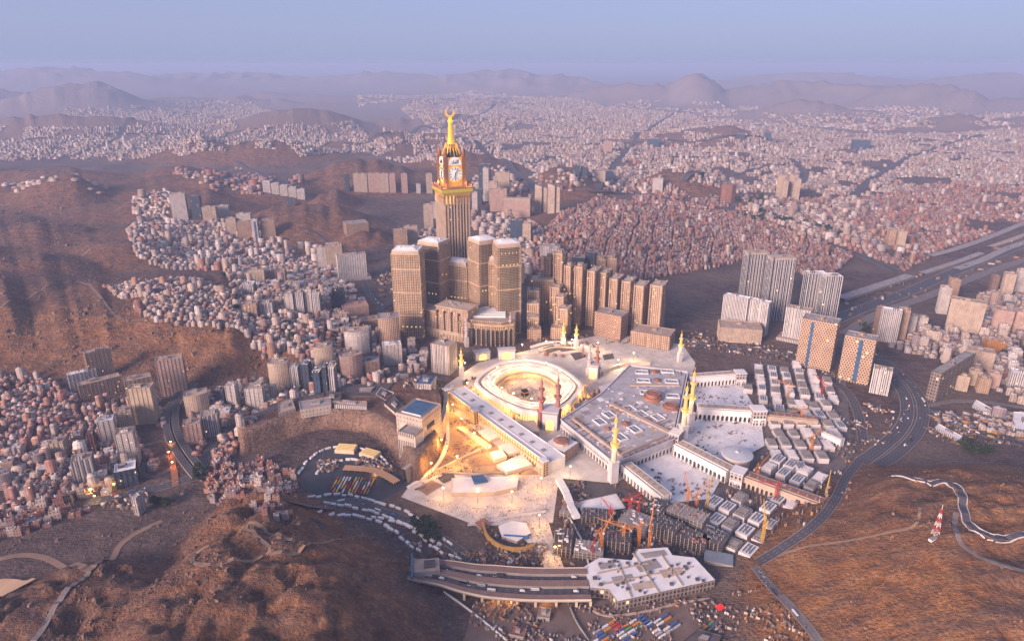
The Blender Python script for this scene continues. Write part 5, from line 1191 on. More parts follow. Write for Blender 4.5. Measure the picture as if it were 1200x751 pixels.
m = MB(); m.bar((*(q1 + e1 * Lp * .25), 58), (*(q1 + e1 * Lp * .6), 58), 2.2, 9); m.obj('balcony', [M_void], pa)
m = MB(); m.bar((*(q1 + e1 * 6 - e2 * .2), 76), (*(q2 - e1 * 8 - e2 * .2), 76), 1, 2.2); m.obj('frieze', [M_stone], pa)
def low_block(label, pts, z0, z1, fac, roof, name='annex', cat='annex'):
    if z0 == 30: z1 += 6
    t = thing(name, label, cat, (0, 0, 0)); m = MB(); pl_ = ccw([tuple(p) for p in GG(z1, *pts)]); m.block(pl_, z0, z1, 0, 1, 5, 1.2, 1); m.obj('body', [fac, roof], t)
    cc_ = np.mean(pl_, 0); KEEP.append(('p', pl_)); m = MB(); m.prism([tuple(cc_ + (np.array(p) - cc_) * .3) for p in pl_], z1 - 1.2, z1 + 2.5, 0, 1); m.obj('roof_house', [fac, M_roofg], t); return t
low_block('cream terrace gallery with a grey roof on the left part of the quarry rim', [(352, 480), (388, 474), (388, 464), (350, 470)], 30, 44, F_pal, M_roofg)
low_block('long white arcaded gallery on the quarry rim', [(392, 474), (430, 476), (430, 470), (392, 468)], 30, 42, F_slatew, M_rooft)
low_block('dark roofed gallery between the two rim galleries', [(378, 470), (398, 470), (400, 460), (380, 458)], 30, 43, F_pal, M_dark)
low_block('pale pavilion at the left end of the quarry rim', [(326, 484), (346, 478), (342, 466), (326, 472)], 30, 42, F_pal, M_rooft)
low_block('dark flat roofed stable block in the palace yard', [(402, 464), (448, 464), (462, 448), (404, 452)], 30, 36, F_brown, M_dark)
low_block('curved pale yard building beside the palace front', [(450, 472), (466, 486), (474, 476), (460, 462)], 30, 40, F_pal, M_dark)
low_block('striped canopy block in the palace yard', [(440, 462), (454, 470), (462, 460), (446, 454)], 30, 35, F_slatew, M_roofw)
t = thing('retaining_wall', 'tan curved retaining wall lit gold below the palace', 'wall', (0, 0, 0))
m = MB(); wl = spline([G(478, 566), G(496, 552), G(512, 532), G(522, 508), G(527, 488), G(528, 470)], 8)
for a, b in zip(wl[:-1], wl[1:]):
    dd = (b - a) / np.linalg.norm(b - a); nn = np.array((-dd[1], dd[0])); m.face([(*a, -1), (*b, -1), (*(b + nn * 5), 26), (*(a + nn * 5), 26)][::1], 0); m.face([(*(a + nn * 5), 26), (*(b + nn * 5), 26), (*(b + nn * 13), 26), (*(a + nn * 13), 26)], 0); m.face([(*(a + nn * 13), 26), (*(b + nn * 13), 26), (*(b + nn * 13), 0), (*(a + nn * 13), 0)], 0)
m.obj('wall_face', [M_stone], t)

# ------------------------------------------------------------------ the city: apartment blocks and houses by quarter
BRICK = [(.32, .13, .10), (.38, .18, .13), (.28, .13, .11), (.40, .25, .20), (.50, .42, .39), (.33, .23, .21), (.40, .22, .15), (.24, .15, .15)]
PALE = [(.58, .49, .45), (.50, .40, .34), (.46, .34, .27), (.64, .58, .55), (.38, .27, .22), (.30, .25, .26), (.54, .44, .36)]
CNAME = {0: ['brick red', 'rose brown', 'dark brick', 'dusty rose', 'whitewashed', 'grey brown', 'orange brown', 'plum brown'], 1: ['ivory', 'sandy', 'tan', 'white', 'brown', 'grey', 'cream']}
# (phrase, photo outline, palette, spacing m, size m, storeys, street angle, share kept, kind)
Q = [
 ('the dense quarter on the far left', [(-20, 438), (60, 446), (112, 478), (150, 500), (186, 545), (150, 575), (90, 606), (-20, 640)], 0, 12.5, (8, 14), (2, 4), 20, .93, 'h'),
 ('the strip of white houses below the left slum', [(60, 520), (186, 545), (150, 575), (60, 600), (-20, 600), (-20, 545)], 1, 17, (10, 16), (2, 5), 22, .8, 'h'),
 ('the hillside between the viaducts and the terrace', [(205, 466), (290, 458), (330, 476), (284, 500), (270, 540), (310, 575), (250, 592), (228, 540), (240, 510)], 0, 13, (8, 14), (2, 4), -10, .92, 'h'),
 ('the slope beside the near left hill', [(250, 548), (300, 540), (345, 552), (350, 600), (330, 622), (270, 580)], 0, 13, (7, 12), (1, 3), 12, .7, 'h'),
 ('the white hill quarter behind the brown slope', [(120, 336), (230, 328), (290, 358), (312, 388), (300, 400), (240, 384), (170, 374), (150, 355)], 1, 14, (9, 14), (2, 4), 8, .93, 'h'),
 ('the upper hill quarter', [(150, 272), (200, 258), (330, 282), (306, 312), (280, 318), (180, 312), (160, 300)], 1, 17, (11, 18), (2, 5), 10, .9, 'h'),
 ('the streets left of the podium towers', [(262, 310), (340, 292), (396, 322), (424, 372), (456, 400), (446, 430), (380, 436), (320, 424), (285, 392)], 1, 15, (9, 16), (2, 5), 12, .96, 'h'),
 ('the streets behind the terrace road', [(240, 468), (300, 446), (400, 436), (470, 426), (510, 440), (470, 446), (400, 456), (330, 470), (262, 496)], 1, 15, (10, 18), (2, 6), 6, .95, 'h'),
 ('the foot of the brown slope', [(60, 462), (110, 464), (190, 470), (200, 500), (160, 500), (120, 480)], 0, 13, (8, 13), (2, 4), 30, .85, 'h'),
 ('the red hillside behind the hotel row', [(606, 306), (640, 268), (700, 226), (800, 246), (900, 252), (1000, 300), (965, 332), (890, 300), (846, 312), (790, 322), (712, 334), (640, 330)], 0, 12, (8, 13), (2, 4), -14, .98, 'h'),
 ('the quarter behind the podium towers', [(548, 262), (590, 250), (640, 270), (612, 340), (606, 300)], 1, 19, (12, 20), (3, 6), -6, .85, 'h'),
 ('the right quarter past the highway', [(1050, 400), (1110, 384), (1150, 345), (1215, 330), (1215, 475), (1120, 470), (1100, 440), (1140, 410)], 1, 18, (11, 18), (2, 6), -26, .9, 'h'),
 ('the houses under the banded white tower', [(1040, 402), (1100, 392), (1130, 412), (1110, 424), (1050, 412)], 1, 16, (10, 16), (2, 4), -26, .9, 'h'),
 ('the avenue side on the right', [(1090, 490), (1150, 476), (1215, 490), (1215, 520), (1130, 500)], 1, 19, (12, 20), (1, 3), -26, .8, 'h'),
 ('the hill quarter left of the far park', [(160, 232), (200, 225), (205, 262), (150, 270)], 1, 22, (14, 22), (2, 5), 8, .7, 'h'),
 ('far', [(470, 280), (520, 262), (545, 290), (500, 296)], 1, 22, (14, 22), (2, 5), 0, .7, 'h'),
 ('far', [(696, 226), (800, 242), (850, 246), (905, 252), (1000, 296), (1060, 318), (1110, 290), (1215, 262), (1215, 218), (1100, 216), (1000, 236), (930, 232), (850, 230), (800, 226), (740, 214)], 0, 17, (10, 17), (2, 4), -14, .95, 'f'),
 ('far', [(860, 246), (1000, 232), (1080, 270), (1040, 300), (960, 286)], 1, 20, (12, 22), (2, 6), -14, .88, 'f'),
 ('far', [(540, 172), (600, 190), (690, 212), (800, 214), (930, 226), (1020, 230), (1215, 214), (1215, 150), (1000, 158), (900, 142), (800, 134), (700, 122), (560, 114), (470, 128), (500, 150)], 1, 21, (15, 27), (2, 5), -10, .92, 'f'),
 ('far', [(-40, 190), (80, 186), (180, 188), (330, 176), (430, 156), (420, 148), (300, 124), (80, 124), (-40, 152)], 1, 21, (14, 26), (2, 5), 12, .9, 'f'),
 ('far', [(340, 172), (430, 160), (440, 170), (352, 184)], 1, 22, (15, 26), (2, 5), 12, .95, 'f'),
 ('far', [(400, 172), (520, 140), (545, 172), (520, 200), (430, 178)], 1, 25, (14, 24), (2, 5), 6, .7, 'f'),
 ('far', [(270, 232), (350, 226), (360, 214), (280, 196), (200, 200), (240, 216)], 0, 30, (14, 24), (2, 4), 12, .6, 'f'),
 ('far', [(560, 236), (640, 236), (700, 220), (640, 200), (590, 196), (552, 200)], 1, 30, (14, 24), (2, 5), -6, .5, 'f'),
 ('far', [(420, 126), (560, 113), (800, 130), (1000, 154), (1215, 148), (1215, 124), (800, 112), (560, 105), (420, 112)], 1, 46, (22, 44), (2, 5), -6, .6, 'f'),
 ('far', [(-40, 214), (60, 204), (150, 220), (120, 232), (-40, 232)], 1, 36, (16, 26), (2, 4), 10, .25, 'f'),
 ('far', [(-40, 126), (300, 122), (300, 112), (-40, 116)], 1, 60, (24, 44), (2, 4), 6, .45, 'f'),
]
HOUSES = []
for qi, (phr, pxp, pal, sp_, (s0, s1), (f0, f1), ang, keep, kd) in enumerate(Q):
    pl = [tuple(P(*p)) for p in pxp]; xs = [p[0] for p in pl]; ys = [p[1] for p in pl]
    ca, sa = math.cos(rad(ang)), math.sin(rad(ang)); cx_, cy_ = np.mean(pl, 0); Rr = max(max(xs) - min(xs), max(ys) - min(ys)) * .75
    k_ = int(Rr / sp_); gi, gj = np.meshgrid(np.arange(-k_, k_ + 1), np.arange(-k_, k_ + 1)); gi = gi.ravel().astype(float); gj = gj.ravel().astype(float)
    u = gi * sp_ * .86 + np.floor(gi / 7) * sp_ * .5 + NR.uniform(-.14, .14, len(gi)) * sp_; v = gj * sp_ * .8 + np.floor(gj / 2) * sp_ * .42 + NR.uniform(-.14, .14, len(gi)) * sp_
    u -= k_ * 0; bend = (fbm(u / (sp_ * 22), v / (sp_ * 22), 2, 60 + qi) - .5) * sp_ * 7
    x = cx_ + (u + bend) * ca - (v + bend) * sa; y = cy_ + (u + bend) * sa + (v + bend) * ca
    m_ = in_poly(x, y, pl) & (NR.rand(len(x)) < keep); x, y = x[m_], y[m_]
    den = fbm(x / (sp_ * 9), y / (sp_ * 9), 3, 90 + qi); m_ = den > (.24 if kd == 'h' else .41); x, y, den = x[m_], y[m_], den[m_]
    if len(x) == 0: continue
    m_ = ~keep_out(x, y, s1 * .45); x, y = x[m_], y[m_]
    n = len(x)
    if kd == 'f':
        m_ = H(x, y) < np.where(y > 6000, 105, 999); x, y = x[m_], y[m_]; n = len(x)
    big = 1 + (NR.rand(n) < (.06 if kd == 'h' else .10)) * NR.uniform(.4, 1.2, n)
    w = sp_ * NR.uniform(.58, .98, n) * np.minimum(big, 1.35); d = sp_ * NR.uniform(.55, .92, n); fl = NR.randint(f0, f1 + 1, n) * np.where(big > 1, NR.uniform(1.5, 3.0, n), 1); r = rad(ang) + NR.uniform(-.07, .07, n)
    ci = NR.randint(0, len(BRICK if pal == 0 else PALE), n); z = H(x, y)
    pa_ = np.where(NR.rand(n) < (.3 if kd == 'h' and qi in (4, 5, 6, 7) else .1), 1 - pal, pal); ci = np.where(pa_ == 1, np.minimum(ci, 6), ci)
    for t_ in zip(x, y, z, w, d, fl * 3.2, r, ci, pa_): HOUSES.append((*t_, qi))
HA = np.array(HOUSES); print('houses', len(HA))

LAND = [(n_, *P(px, py)) for n_, px, py in (('tall pink hotel slab', 205, 462), ('blank beige tower', 170, 497), ('long beige slab', 120, 464), ('loop ramp tower', 153, 547), ('loop ramp', 186, 547), ('lone white tower', 160, 604), ('beige slum block', 70, 540), ('dark window grid tower', 102, 568), ('cream paired tower', 327, 455), ('white tower by the terrace', 274, 482),
        ('pinkish viaduct slab', 228, 521), ('tunnel road', 120, 588), ('rear quarry rim', 400, 470), ('near left hilltop', 300, 590), ('dark red slim block', 111, 534), ('jagged roofed terrace block', 300, 480), ('striped pink hotel', 414, 444), ('cream cube cluster', 1140, 458), ('orange painted block', 1165, 413), ('blue flanked grey block', 1190, 458), ('lower left corner', 5, 590), ('far slum edge', 20, 450), ('viaduct', 203, 490), ('long white slab', 100, 455))]
ORD = ['nearest', 'second nearest', 'third nearest', 'fourth nearest', 'fifth nearest', 'sixth nearest', 'seventh nearest', 'eighth nearest', 'ninth nearest', 'tenth nearest', 'eleventh nearest', 'twelfth nearest'] + [w_ + ' nearest' for w_ in 'thirteenth fourteenth fifteenth sixteenth seventeenth eighteenth nineteenth twentieth'.split()]
dist = np.hypot(HA[:, 0], HA[:, 1]); vis = abs(HA[:, 0]) < HA[:, 1] * .95
order = np.argsort(dist + (~vis) * 1e6); IND = order[:290]; REST = np.setdiff1d(np.arange(len(HA)), IND)

def house_proto(kind):
    t = thing('house', 'flat roofed house', 'house', (0, 0, 0)); m = MB()
    if kind == 0: m.block(rect(1, 1), 0, 1, 0, 1, .3, .08, .04)
    elif kind == 1: m.block([(-.5, -.5), (.5, -.5), (.5, .1), (.1, .1), (.1, .5), (-.5, .5)], 0, 1, 0, 1, .3, .001, .001)
    else: m.block(rect(1, .6, 0, -.2), 0, 1, 0, 1, .3, .08, .04); m.block(rect(.62, .4, -.19, .3), 0, .68, 0, 1, .3, .06, .03)
    for i, (a, b) in enumerate(m.uv): m.uv[i] = (a * 11, b * 9.6)
    m.obj('walls', [F_house, M_hroof], t)
    x, y = ((-.25, .25), (-.3, -.25), (.28, -.22))[kind]; m = MB(); m.box(x - .14, x + .14, y - .13, y + .13, .9, 1.28, 0, 1); m.obj('stair_hut', [F_house, M_hroof], t)
    m = MB(); m.lathe([(.07, .9), (.07, 1.14), (.01, 1.18)], 8, -x * .9, -y * .8); m.obj('water_tank', [M_white], t)
    return t
hp_ = [house_proto(k_) for k_ in range(3)]; hu = [False] * 3
rank = {}
info = []
for i in IND:
    x, y, z, w, d, h_, r, ci, pal, qi = HA[i]; dl = [math.hypot(x - a[1], y - a[2]) for a in LAND]; li = int(np.argmin(dl)); cn = CNAME[int(pal)][int(ci)]; st = int(round(h_ / 3.2)); sw = 'low' if st <= 2 else 'tall' if st >= 5 else 'midsize'
    info.append((i, cn, sw, li, dl[li]))
for key in set((a[1], a[2], a[3]) for a in info):
    for k_, a in enumerate(sorted([a for a in info if (a[1], a[2], a[3]) == key], key=lambda a: a[4])): rank[a[0]] = k_
for i, cn, sw, li, _ in info:
    x, y, z, w, d, h_, r, ci, pal, qi = HA[i]; kk = int(ci + i) % 3; k_ = rank[i]
    lb = f'{sw} {cn} house, {ORD[min(k_, 19)]} such to the {LAND[li][0]}'
    c_ = (BRICK if pal == 0 else PALE)[int(ci)]; g_ = f'houses of {Q[int(qi)][0]}'; col_ = (*c_, 1)
    if not hu[kk]:
        o = hp_[kk]; hu[kk] = True; o.location = (x, y, z - 2); o.rotation_euler = (0, 0, r); o.scale = (w, d, h_ + 2); o['label'] = lb; o['group'] = g_; o.color = col_
        for ch in o.children: ch.color = col_
    else: dup(hp_[kk], (x, y, z - 2), r, lb, g_, (w, d, h_ + 2), col_)

def box_field(name, arr, mats, hut=True):
    """all remaining houses as one mesh, each with its own wall and roof colour"""
    n = len(arr); x, y, z, w, d, h_, r, ci, pal, qi = arr.T
    PAL_ = [np.array(BRICK), np.array(PALE), np.array(SITE if 'SITE' in globals() else PALE)]
    fk_ = np.where(np.hypot(x, y) > 4500, .98, 1.0)[:, None]
    cols = fk_ * np.array([PAL_[int(p_)][min(int(c_), len(PAL_[int(p_)]) - 1)] for p_, c_ in zip(pal, ci)]) * NR.uniform(.75, 1.2, (n, 1))
    rc = np.where(pal[:, None] == 0, cols * .75 + np.array((.13, .09, .08)) * NR.uniform(.3, 1.9, (n, 1)), cols * .6 + np.array((.24, .20, .18)) * NR.uniform(.4, 1.5, (n, 1)))
    rc = np.where(pal[:, None] == 2, cols, rc)
    sets = [(x, y, z - 3, w, d, h_ + 3, r, cols, rc)]
    if hut:
        s_ = NR.rand(n) < .7; ox, oy = NR.uniform(-.25, .25, n) * w, NR.uniform(-.25, .25, n) * d
        sets.append(((x + ox * np.cos(r) - oy * np.sin(r))[s_], (y + ox * np.sin(r) + oy * np.cos(r))[s_], (z + h_)[s_] - .2, w[s_] * .32, d[s_] * .3, np.full(s_.sum(), 2.8), r[s_], cols[s_], rc[s_]))
        s2 = NR.rand(n) < .4; sets.append(((x + w * .2 * np.cos(r))[s2], (y + w * .2 * np.sin(r))[s2], z[s2] - 2, w[s2] * 1.2, d[s2] * .7, (h_[s2] + 2) * .66, r[s2] , cols[s2] * .9, rc[s2]))
    V, F, UV, C, M_ = [], [], [], [], []; base = 0
    for x_, y_, z_, w_, d_, hh, r_, c_, rc_ in sets:
        k = len(x_); sx = np.array((-.5, .5, .5, -.5)); sy = np.array((-.5, -.5, .5, .5)); co, si = np.cos(r_)[:, None], np.sin(r_)[:, None]
        lx, ly = w_[:, None] * sx, d_[:, None] * sy; X = x_[:, None] + lx * co - ly * si; Y = y_[:, None] + lx * si + ly * co
        v = np.zeros((k, 8, 3)); v[:, :4, 0] = X; v[:, 4:, 0] = X; v[:, :4, 1] = Y; v[:, 4:, 1] = Y; v[:, :4, 2] = z_[:, None]; v[:, 4:, 2] = (z_ + hh)[:, None]; V.append(v.reshape(-1, 3))
        fi = np.array([(0, 1, 5, 4), (1, 2, 6, 5), (2, 3, 7, 6), (3, 0, 4, 7), (4, 5, 6, 7)]); F.append((fi[None] + (np.arange(k) * 8)[:, None, None] + base).reshape(-1, 4)); base += k * 8
        uv = np.zeros((k, 5, 4, 2))
        for q, L_ in enumerate((w_, d_, w_, d_)): uv[:, q, 1, 0] = L_; uv[:, q, 2, 0] = L_; uv[:, q, 2, 1] = hh; uv[:, q, 3, 1] = hh
        uv[:, :, :, 0] += NR.randint(0, 50, (k, 1, 1)) * 5.0; UV.append(uv.reshape(-1, 2))
        cc = np.repeat(c_[:, None, :], 5, 1); cc[:, 4] = rc_; C.append(cc.reshape(-1, 3)); M_.append(np.tile(np.array((0, 0, 0, 0, 1)), k))
    V = np.concatenate(V); F = np.concatenate(F); UV = np.concatenate(UV); C = np.concatenate(C); M_ = np.concatenate(M_)
    me = bpy.data.meshes.new(name); me.vertices.add(len(V)); me.vertices.foreach_set('co', V.ravel()); me.loops.add(F.size); me.loops.foreach_set('vertex_index', F.ravel().astype(np.int32))
    me.polygons.add(len(F)); me.polygons.foreach_set('loop_start', np.arange(0, F.size, 4, dtype=np.int32)); me.polygons.foreach_set('loop_total', np.full(len(F), 4, np.int32)); me.update(calc_edges=True)
    me.polygons.foreach_set('material_index', M_.astype(np.int32)); ul = me.uv_layers.new(name='UVMap'); ul.data.foreach_set('uv', UV.ravel())
    at = me.color_attributes.new('col', 'FLOAT_COLOR', 'CORNER'); at.data.foreach_set('color', np.concatenate([np.repeat(C, 4, 0), np.ones((len(C) * 4, 1))], 1).ravel())
    for mm in mats: me.materials.append(mm)
    o = bpy.data.objects.new(name, me); COL.objects.link(o); o['kind'] = 'stuff'; return o

# mid rise apartment blocks, each a thing
def flat_proto(kind):
    t = thing('apartment_block', 'apartment block', 'apartment block', (0, 0, 0)); m = MB()
    p = [rect(1, 1), [(-.5, -.5), (-.12, -.5), (-.12, -.38), (.12, -.38), (.12, -.5), (.5, -.5), (.5, .5), (-.5, .5)], rounded(1, 1, .1), rect(1, .8)][kind]
    m.prism(p, 0, 1, 0, 1, .2)
    for i, (a, b) in enumerate(m.uv): m.uv[i] = (a * 20, b * 30)
    m.obj('body', [F_flat, M_hroof], t); m = MB()
    q = [(x * 1.02, y * 1.02) for x, y in p]; m.prism(q, .965, 1.02, 0, 0, cap=False); n_ = len(p); ip = [(x * .93, y * .93) for x, y in p]; ring(m, q, ip, 1.02); skirt(m, ip, 1.0, 1.02, 0, False); m.obj('parapet', [M_hroof], t)
    m = MB(); m.box(-.2, .12, -.1, .22, 1, 1.12, 0, 1); m.obj('stair_hut', [F_flat, M_hroof], t)
    for x in (-.34, .3): m = MB(); m.lathe([(.06, 1.0), (.06, 1.06), (.02, 1.075)], 8, x, x * .6); m.obj('water_tank', [M_white], t)
    if kind in (1, 3):
        for x in (-.3, .3): m = MB(); m.box(x - .09, x + .09, -.57 if kind == 1 else -.47, -.37 if kind == 1 else -.3, .12, .93); m.obj('balcony_stack', [F_flat, M_hroof], t)
    return t
FQ = [('beside the street loop left of the podium towers', [(376, 330), (400, 330), (432, 372), (440, 400), (410, 412), (380, 380)], 25, (16, 24), (5, 10), 14, 1), ('in the middle left streets', [(285, 326), (340, 306), (392, 322), (400, 352), (350, 372), (300, 360)], 27, (16, 24), (4, 8), 10, 1),
      ('under the brown hotel with the round roof', [(430, 396), (450, 388), (500, 412), (500, 436), (450, 438), (420, 420)], 28, (16, 24), (4, 9), 8, 1), ('behind the terrace road', [(240, 470), (330, 448), (400, 440), (440, 432), (400, 450), (320, 466), (262, 494)], 30, (15, 22), (4, 8), 8, 1),
      ('on the left among the slum houses', [(0, 530), (100, 520), (190, 528), (150, 566), (70, 590), (0, 590)], 52, (14, 20), (5, 9), 24, 1), ('of the right quarter', [(1060, 392), (1110, 380), (1150, 350), (1215, 330), (1215, 450), (1130, 440)], 46, (16, 26), (5, 10), -28, 1),
      ('in the streets behind the clock tower', [(548, 250), (600, 258), (612, 300), (560, 300)], 50, (18, 28), (6, 11), -6, 1), ('on the crest above the hill quarter', [(196, 264), (240, 262), (330, 284), (320, 300), (240, 290)], 36, (16, 24), (5, 8), 10, 1),
      ('beyond the street loop under the dark hill', [(352, 290), (400, 292), (420, 330), (380, 320)], 27, (16, 24), (6, 11), 14, 1), ('on the far side of the red hillside', [(900, 236), (1000, 250), (1060, 300), (980, 296), (900, 262)], 80, (22, 34), (5, 9), -14, 1)]
fpz = [flat_proto(k_) for k_ in range(4)]; fu_ = [False] * 4; FL = []
for phr, pxp, sp_, (s0, s1), (f0, f1), ang, pal in FQ:
    pl = [tuple(P(*p)) for p in pxp]; cx_, cy_ = np.mean(pl, 0); ca, sa = math.cos(rad(ang)), math.sin(rad(ang))
    for i in range(-12, 13):
        for j in range(-12, 13):
            u, v = i * sp_ + RN.uniform(-.2, .2) * sp_, j * sp_ + RN.uniform(-.2, .2) * sp_; x, y = cx_ + u * ca - v * sa, cy_ + u * sa + v * ca
            xa, ya = np.array([x]), np.array([y])
            if RN.random() < .12 or not in_poly(xa, ya, pl)[0] or keep_out(xa, ya, s1 * .5)[0]: continue
            FL.append((phr, x, y, H1(x, y), RN.uniform(s0, s1), RN.uniform(s0, s1), RN.randint(f0, f1) * 3.3, rad(ang) + RN.uniform(-.15, .15), RN.randrange(len(PALE)), RN.randrange(4)))
FL.sort(key=lambda f: math.hypot(f[1], f[2])); FX = FL[285:]; FL = FL[:285]
box_field('city_houses', np.concatenate([HA[REST], np.array([(f[1], f[2], f[3], f[4], f[5], f[6], f[7], f[8], 1, 0) for f in FX]).reshape(-1, 10)]), [F_far, M_froof])
FNAME = ['plain', 'notched', 'bowed', 'balconied']
keys = {}
for f in FL:
    st = int(round(f[6] / 3.3)); keys.setdefault((f[0], CNAME[1][f[8]], FNAME[f[9]], 'squat' if st <= 5 else 'tall' if st >= 9 else 'midsize'), []).append(f)
for (phr, cn, fn, sw), L_ in keys.items():
    L_.sort(key=lambda f: f[2])
    for k_, f in enumerate(L_):
        _, x, y, z, w, d, h_, r, ci, kd = f; kd_ = kd
        pos_ = '' if len(L_) == 1 else ', ' + (['nearest', 'second', 'third', 'fourth', 'fifth', 'sixth', 'seventh', 'eighth', 'ninth', 'tenth', 'eleventh', 'twelfth'][min(k_, 11)]) + ' such'
        lb = f'{sw} {cn} {fn} block {phr}{pos_}'; col_ = (*PALE[ci], 1)
        if not fu_[kd]:
            o = fpz[kd]; fu_[kd] = True; o.location = (x, y, z - 3); o.rotation_euler = (0, 0, r); o.scale = (w, d, h_ + 3); o['label'] = lb; o['group'] = 'apartment blocks ' + phr; o.color = col_
            for ch in o.children: ch.color = col_
        else: dup(fpz[kd], (x, y, z - 3), r, lb, 'apartment blocks ' + phr, (w, d, h_ + 3), col_)
print('flats', len(FL))

# ------------------------------------------------------------------ minarets
M_cream = plain('cream_stone', (.62, .52, .40), .6, .15, .1)
M_litstone = plain('goldlit_stone', (.66, .46, .16), .5, .2, .2, .1, (1.0, .52, .08), .14)  # golden floodlight on pale stone, painted in as tint and emission
M_scaf = plain('scaffold_rust', (.34, .16, .13), .8, .3, .2)
M_paleg = plain('grey_minaret_stone', (.46, .42, .42), .7, .2, .1)
def minaret(label, px, py, ytop, lit=True, mat=None, mat2=None, wr=4.2, square=7.0, light=True, z0=0.0):
    c = G(px, py); hh = ztop(c[1], ytop); t = thing('minaret', label, 'minaret', (c[0], c[1], z0), rad(20)); h_ = hh - z0; a = mat or M_cream; g = mat2 or (M_litstone if lit else a)
    def L_(n, prof, mm, seg=8): m = MB(); m.lathe([(r, z * h_) for r, z in prof], seg); return m.obj(n, [mm], t)
    m = MB(); m.prism(rect(square * 2, square * 2), 0, h_ * .30, 0, 0); m.prism(rect(square * 2.25, square * 2.25), h_ * .30, h_ * .315, 0, 0); m.obj('base', [a if not lit else M_marble2], t)
    L_('shaft', [(wr * 1.25, .315), (wr * 1.05, .52)], a)
    L_('balcony', [(wr * 1.0, .50), (wr * 1.9, .545), (wr * 1.9, .575), (wr * 1.1, .575)], g, 12)
    L_('upper_shaft', [(wr * .95, .575), (wr * .82, .73)], g if lit else a)
    L_('balcony', [(wr * .85, .715), (wr * 1.5, .75), (wr * 1.5, .775), (wr * .8, .775)], g, 12)
    L_('lantern', [(wr * .62, .775), (wr * .55, .86)], a)
    L_('cap', [(wr * .75, .86), (wr * .72, .875), (wr * .5, .91), (wr * .14, .935), (.3, 1.0)], M_goldlit if lit else a, 10)
    m = MB(); zz = .975 * h_
    for k_ in range(10):
        p0, p1 = [(1.9 * math.cos(math.pi * (-1.3 + 1.6 * q / 10)), 0, zz + 2.5 + 1.9 * math.sin(math.pi * (-1.3 + 1.6 * q / 10))) for q in (k_, k_ + 1)]; m.bar(p0, p1, .6)
    m.obj('crescent', [M_gold], t)
    if lit and light:
        for k_ in range(2): lamp_light('balcony_lamp', (9 * (1 - 2 * k_), -6, .5 * h_), 4500, (1, .62, .18), 1.2, t)
    return t
minaret('tall gold topped minaret at the near corner of the pale prayer hall', 718, 564, 483)
minaret('front one of the two gold topped minarets at the right corner of the prayer hall', 799, 520, 447)
minaret('rear one of the two gold topped minarets at the right corner of the prayer hall', 807, 506, 430)
minaret('gold lit minaret alone at the far right end of the forecourt', 796, 424, 388, wr=3.6, square=5)
minaret('gold lit minaret at the far left corner above the long arcaded wing', 541, 440, 408, wr=3.6, square=5)
minaret('grey minaret before the stepped hotel, left one of its pair', 547, 406, 370, False, M_paleg, wr=3.6, square=5)
minaret('grey minaret before the curved podium front, right one of its pair', 598, 403, 367, False, M_paleg, wr=3.6, square=5)
minaret('gold lit gate minaret at the corner of the right terraced hotel wing', 660, 404, 376, wr=3.6, square=5)
minaret('short gold lit gate minaret between the terraced wing and the balconied block', 675, 406, 380, wr=3.6, square=5)
minaret('left rust red scaffolded minaret at the near side of the ring mosque', 634, 500, 442, False, M_scaf, wr=4.4, square=6)
minaret('right rust red scaffolded minaret at the near side of the ring mosque', 653, 497, 438, False, M_scaf, wr=4.4, square=6)
minaret('left grey scaffolded minaret right of the ring mosque', 690, 442, 405, False, M_paleg, wr=4, square=6)
minaret('right red scaffolded minaret right of the ring mosque', 699, 441, 403, False, M_scaf, wr=4, square=6)
def gate_block(label, px, py, w_, d_, h_, rot_, arch=True):
    c = G(px, py); t = thing('gate_block', label, 'gate', (c[0], c[1], 0), rad(rot_)); m = MB(); m.prism(rect(w_, d_, 0, d_ / 2), 0, h_, 0, 1, 4); m.obj('body', [plain('slate_stone', (.28, .27, .30), .7, .25, .08), M_roofg], t)
    m = MB(); m.arch_wall((-w_ / 2 + 1, -.8), (w_ / 2 - 1, -.8), 0, h_ * .9, w_ - 2, w_ * .42, h_ * .42, .7, 0, 1); m.obj('portal', [M_marble2, M_glow], t)
    m = MB(); m.box(-w_ / 2 - 1, w_ / 2 + 1, -1.2, d_ + 1, h_, h_ + 1.5); m.obj('cornice', [M_marble2], t); return t
gate_block('dark stone gate with a gold lit arch between the rust scaffolded minarets', 644, 504, 32, 36, 40, -12)
gate_block('grey gate block between the grey scaffolded minarets', 694, 444, 26, 24, 34, -20)
gate_block('white gate pavilion behind the ring mosque with three tall openings', 594, 421, 44, 20, 24, 6)
gate_block('dark gate block at the far edge of the ring mosque', 566, 422, 40, 22, 20, 20)

# ------------------------------------------------------------------ forecourt and plaza works
def curved_wall(label, pts, h_, w_, mat, name='curved_wall', cat='wall', z=0.0):
    t = thing(name, label, cat, (0, 0, 0)); m = MB(); s_ = spline([G(*p) for p in pts], 6)
    for a, b in zip(s_[:-1], s_[1:]): m.bar((*a, z + h_ / 2), (*b, z + h_ / 2), w_, h_)
    m.obj('wall_body', [mat], t); return t
curved_wall('lit curved wall beside the ring mosque at the forecourt', [(706, 440), (716, 434), (732, 429), (750, 427), (762, 428)], 9, 7, M_cream)
curved_wall('long curved terrace step across the far forecourt', [(622, 408), (645, 402), (672, 403), (690, 408)], 5, 8, M_marble)
curved_wall('second curved terrace step nearer the ring mosque', [(630, 414), (650, 408), (672, 409), (688, 416)], 4, 6, M_stone)
curved_wall('curved white parapet winding along the golden plaza road', [(478, 572), (496, 560), (514, 543), (524, 520), (524, 496), (522, 470), (530, 452)], 2.5, 7, M_marble)
curved_wall('diagonal hoarding across the golden plaza', [(512, 552), (540, 538), (566, 526)], 4, 2, M_cream, 'hoarding', 'hoarding')
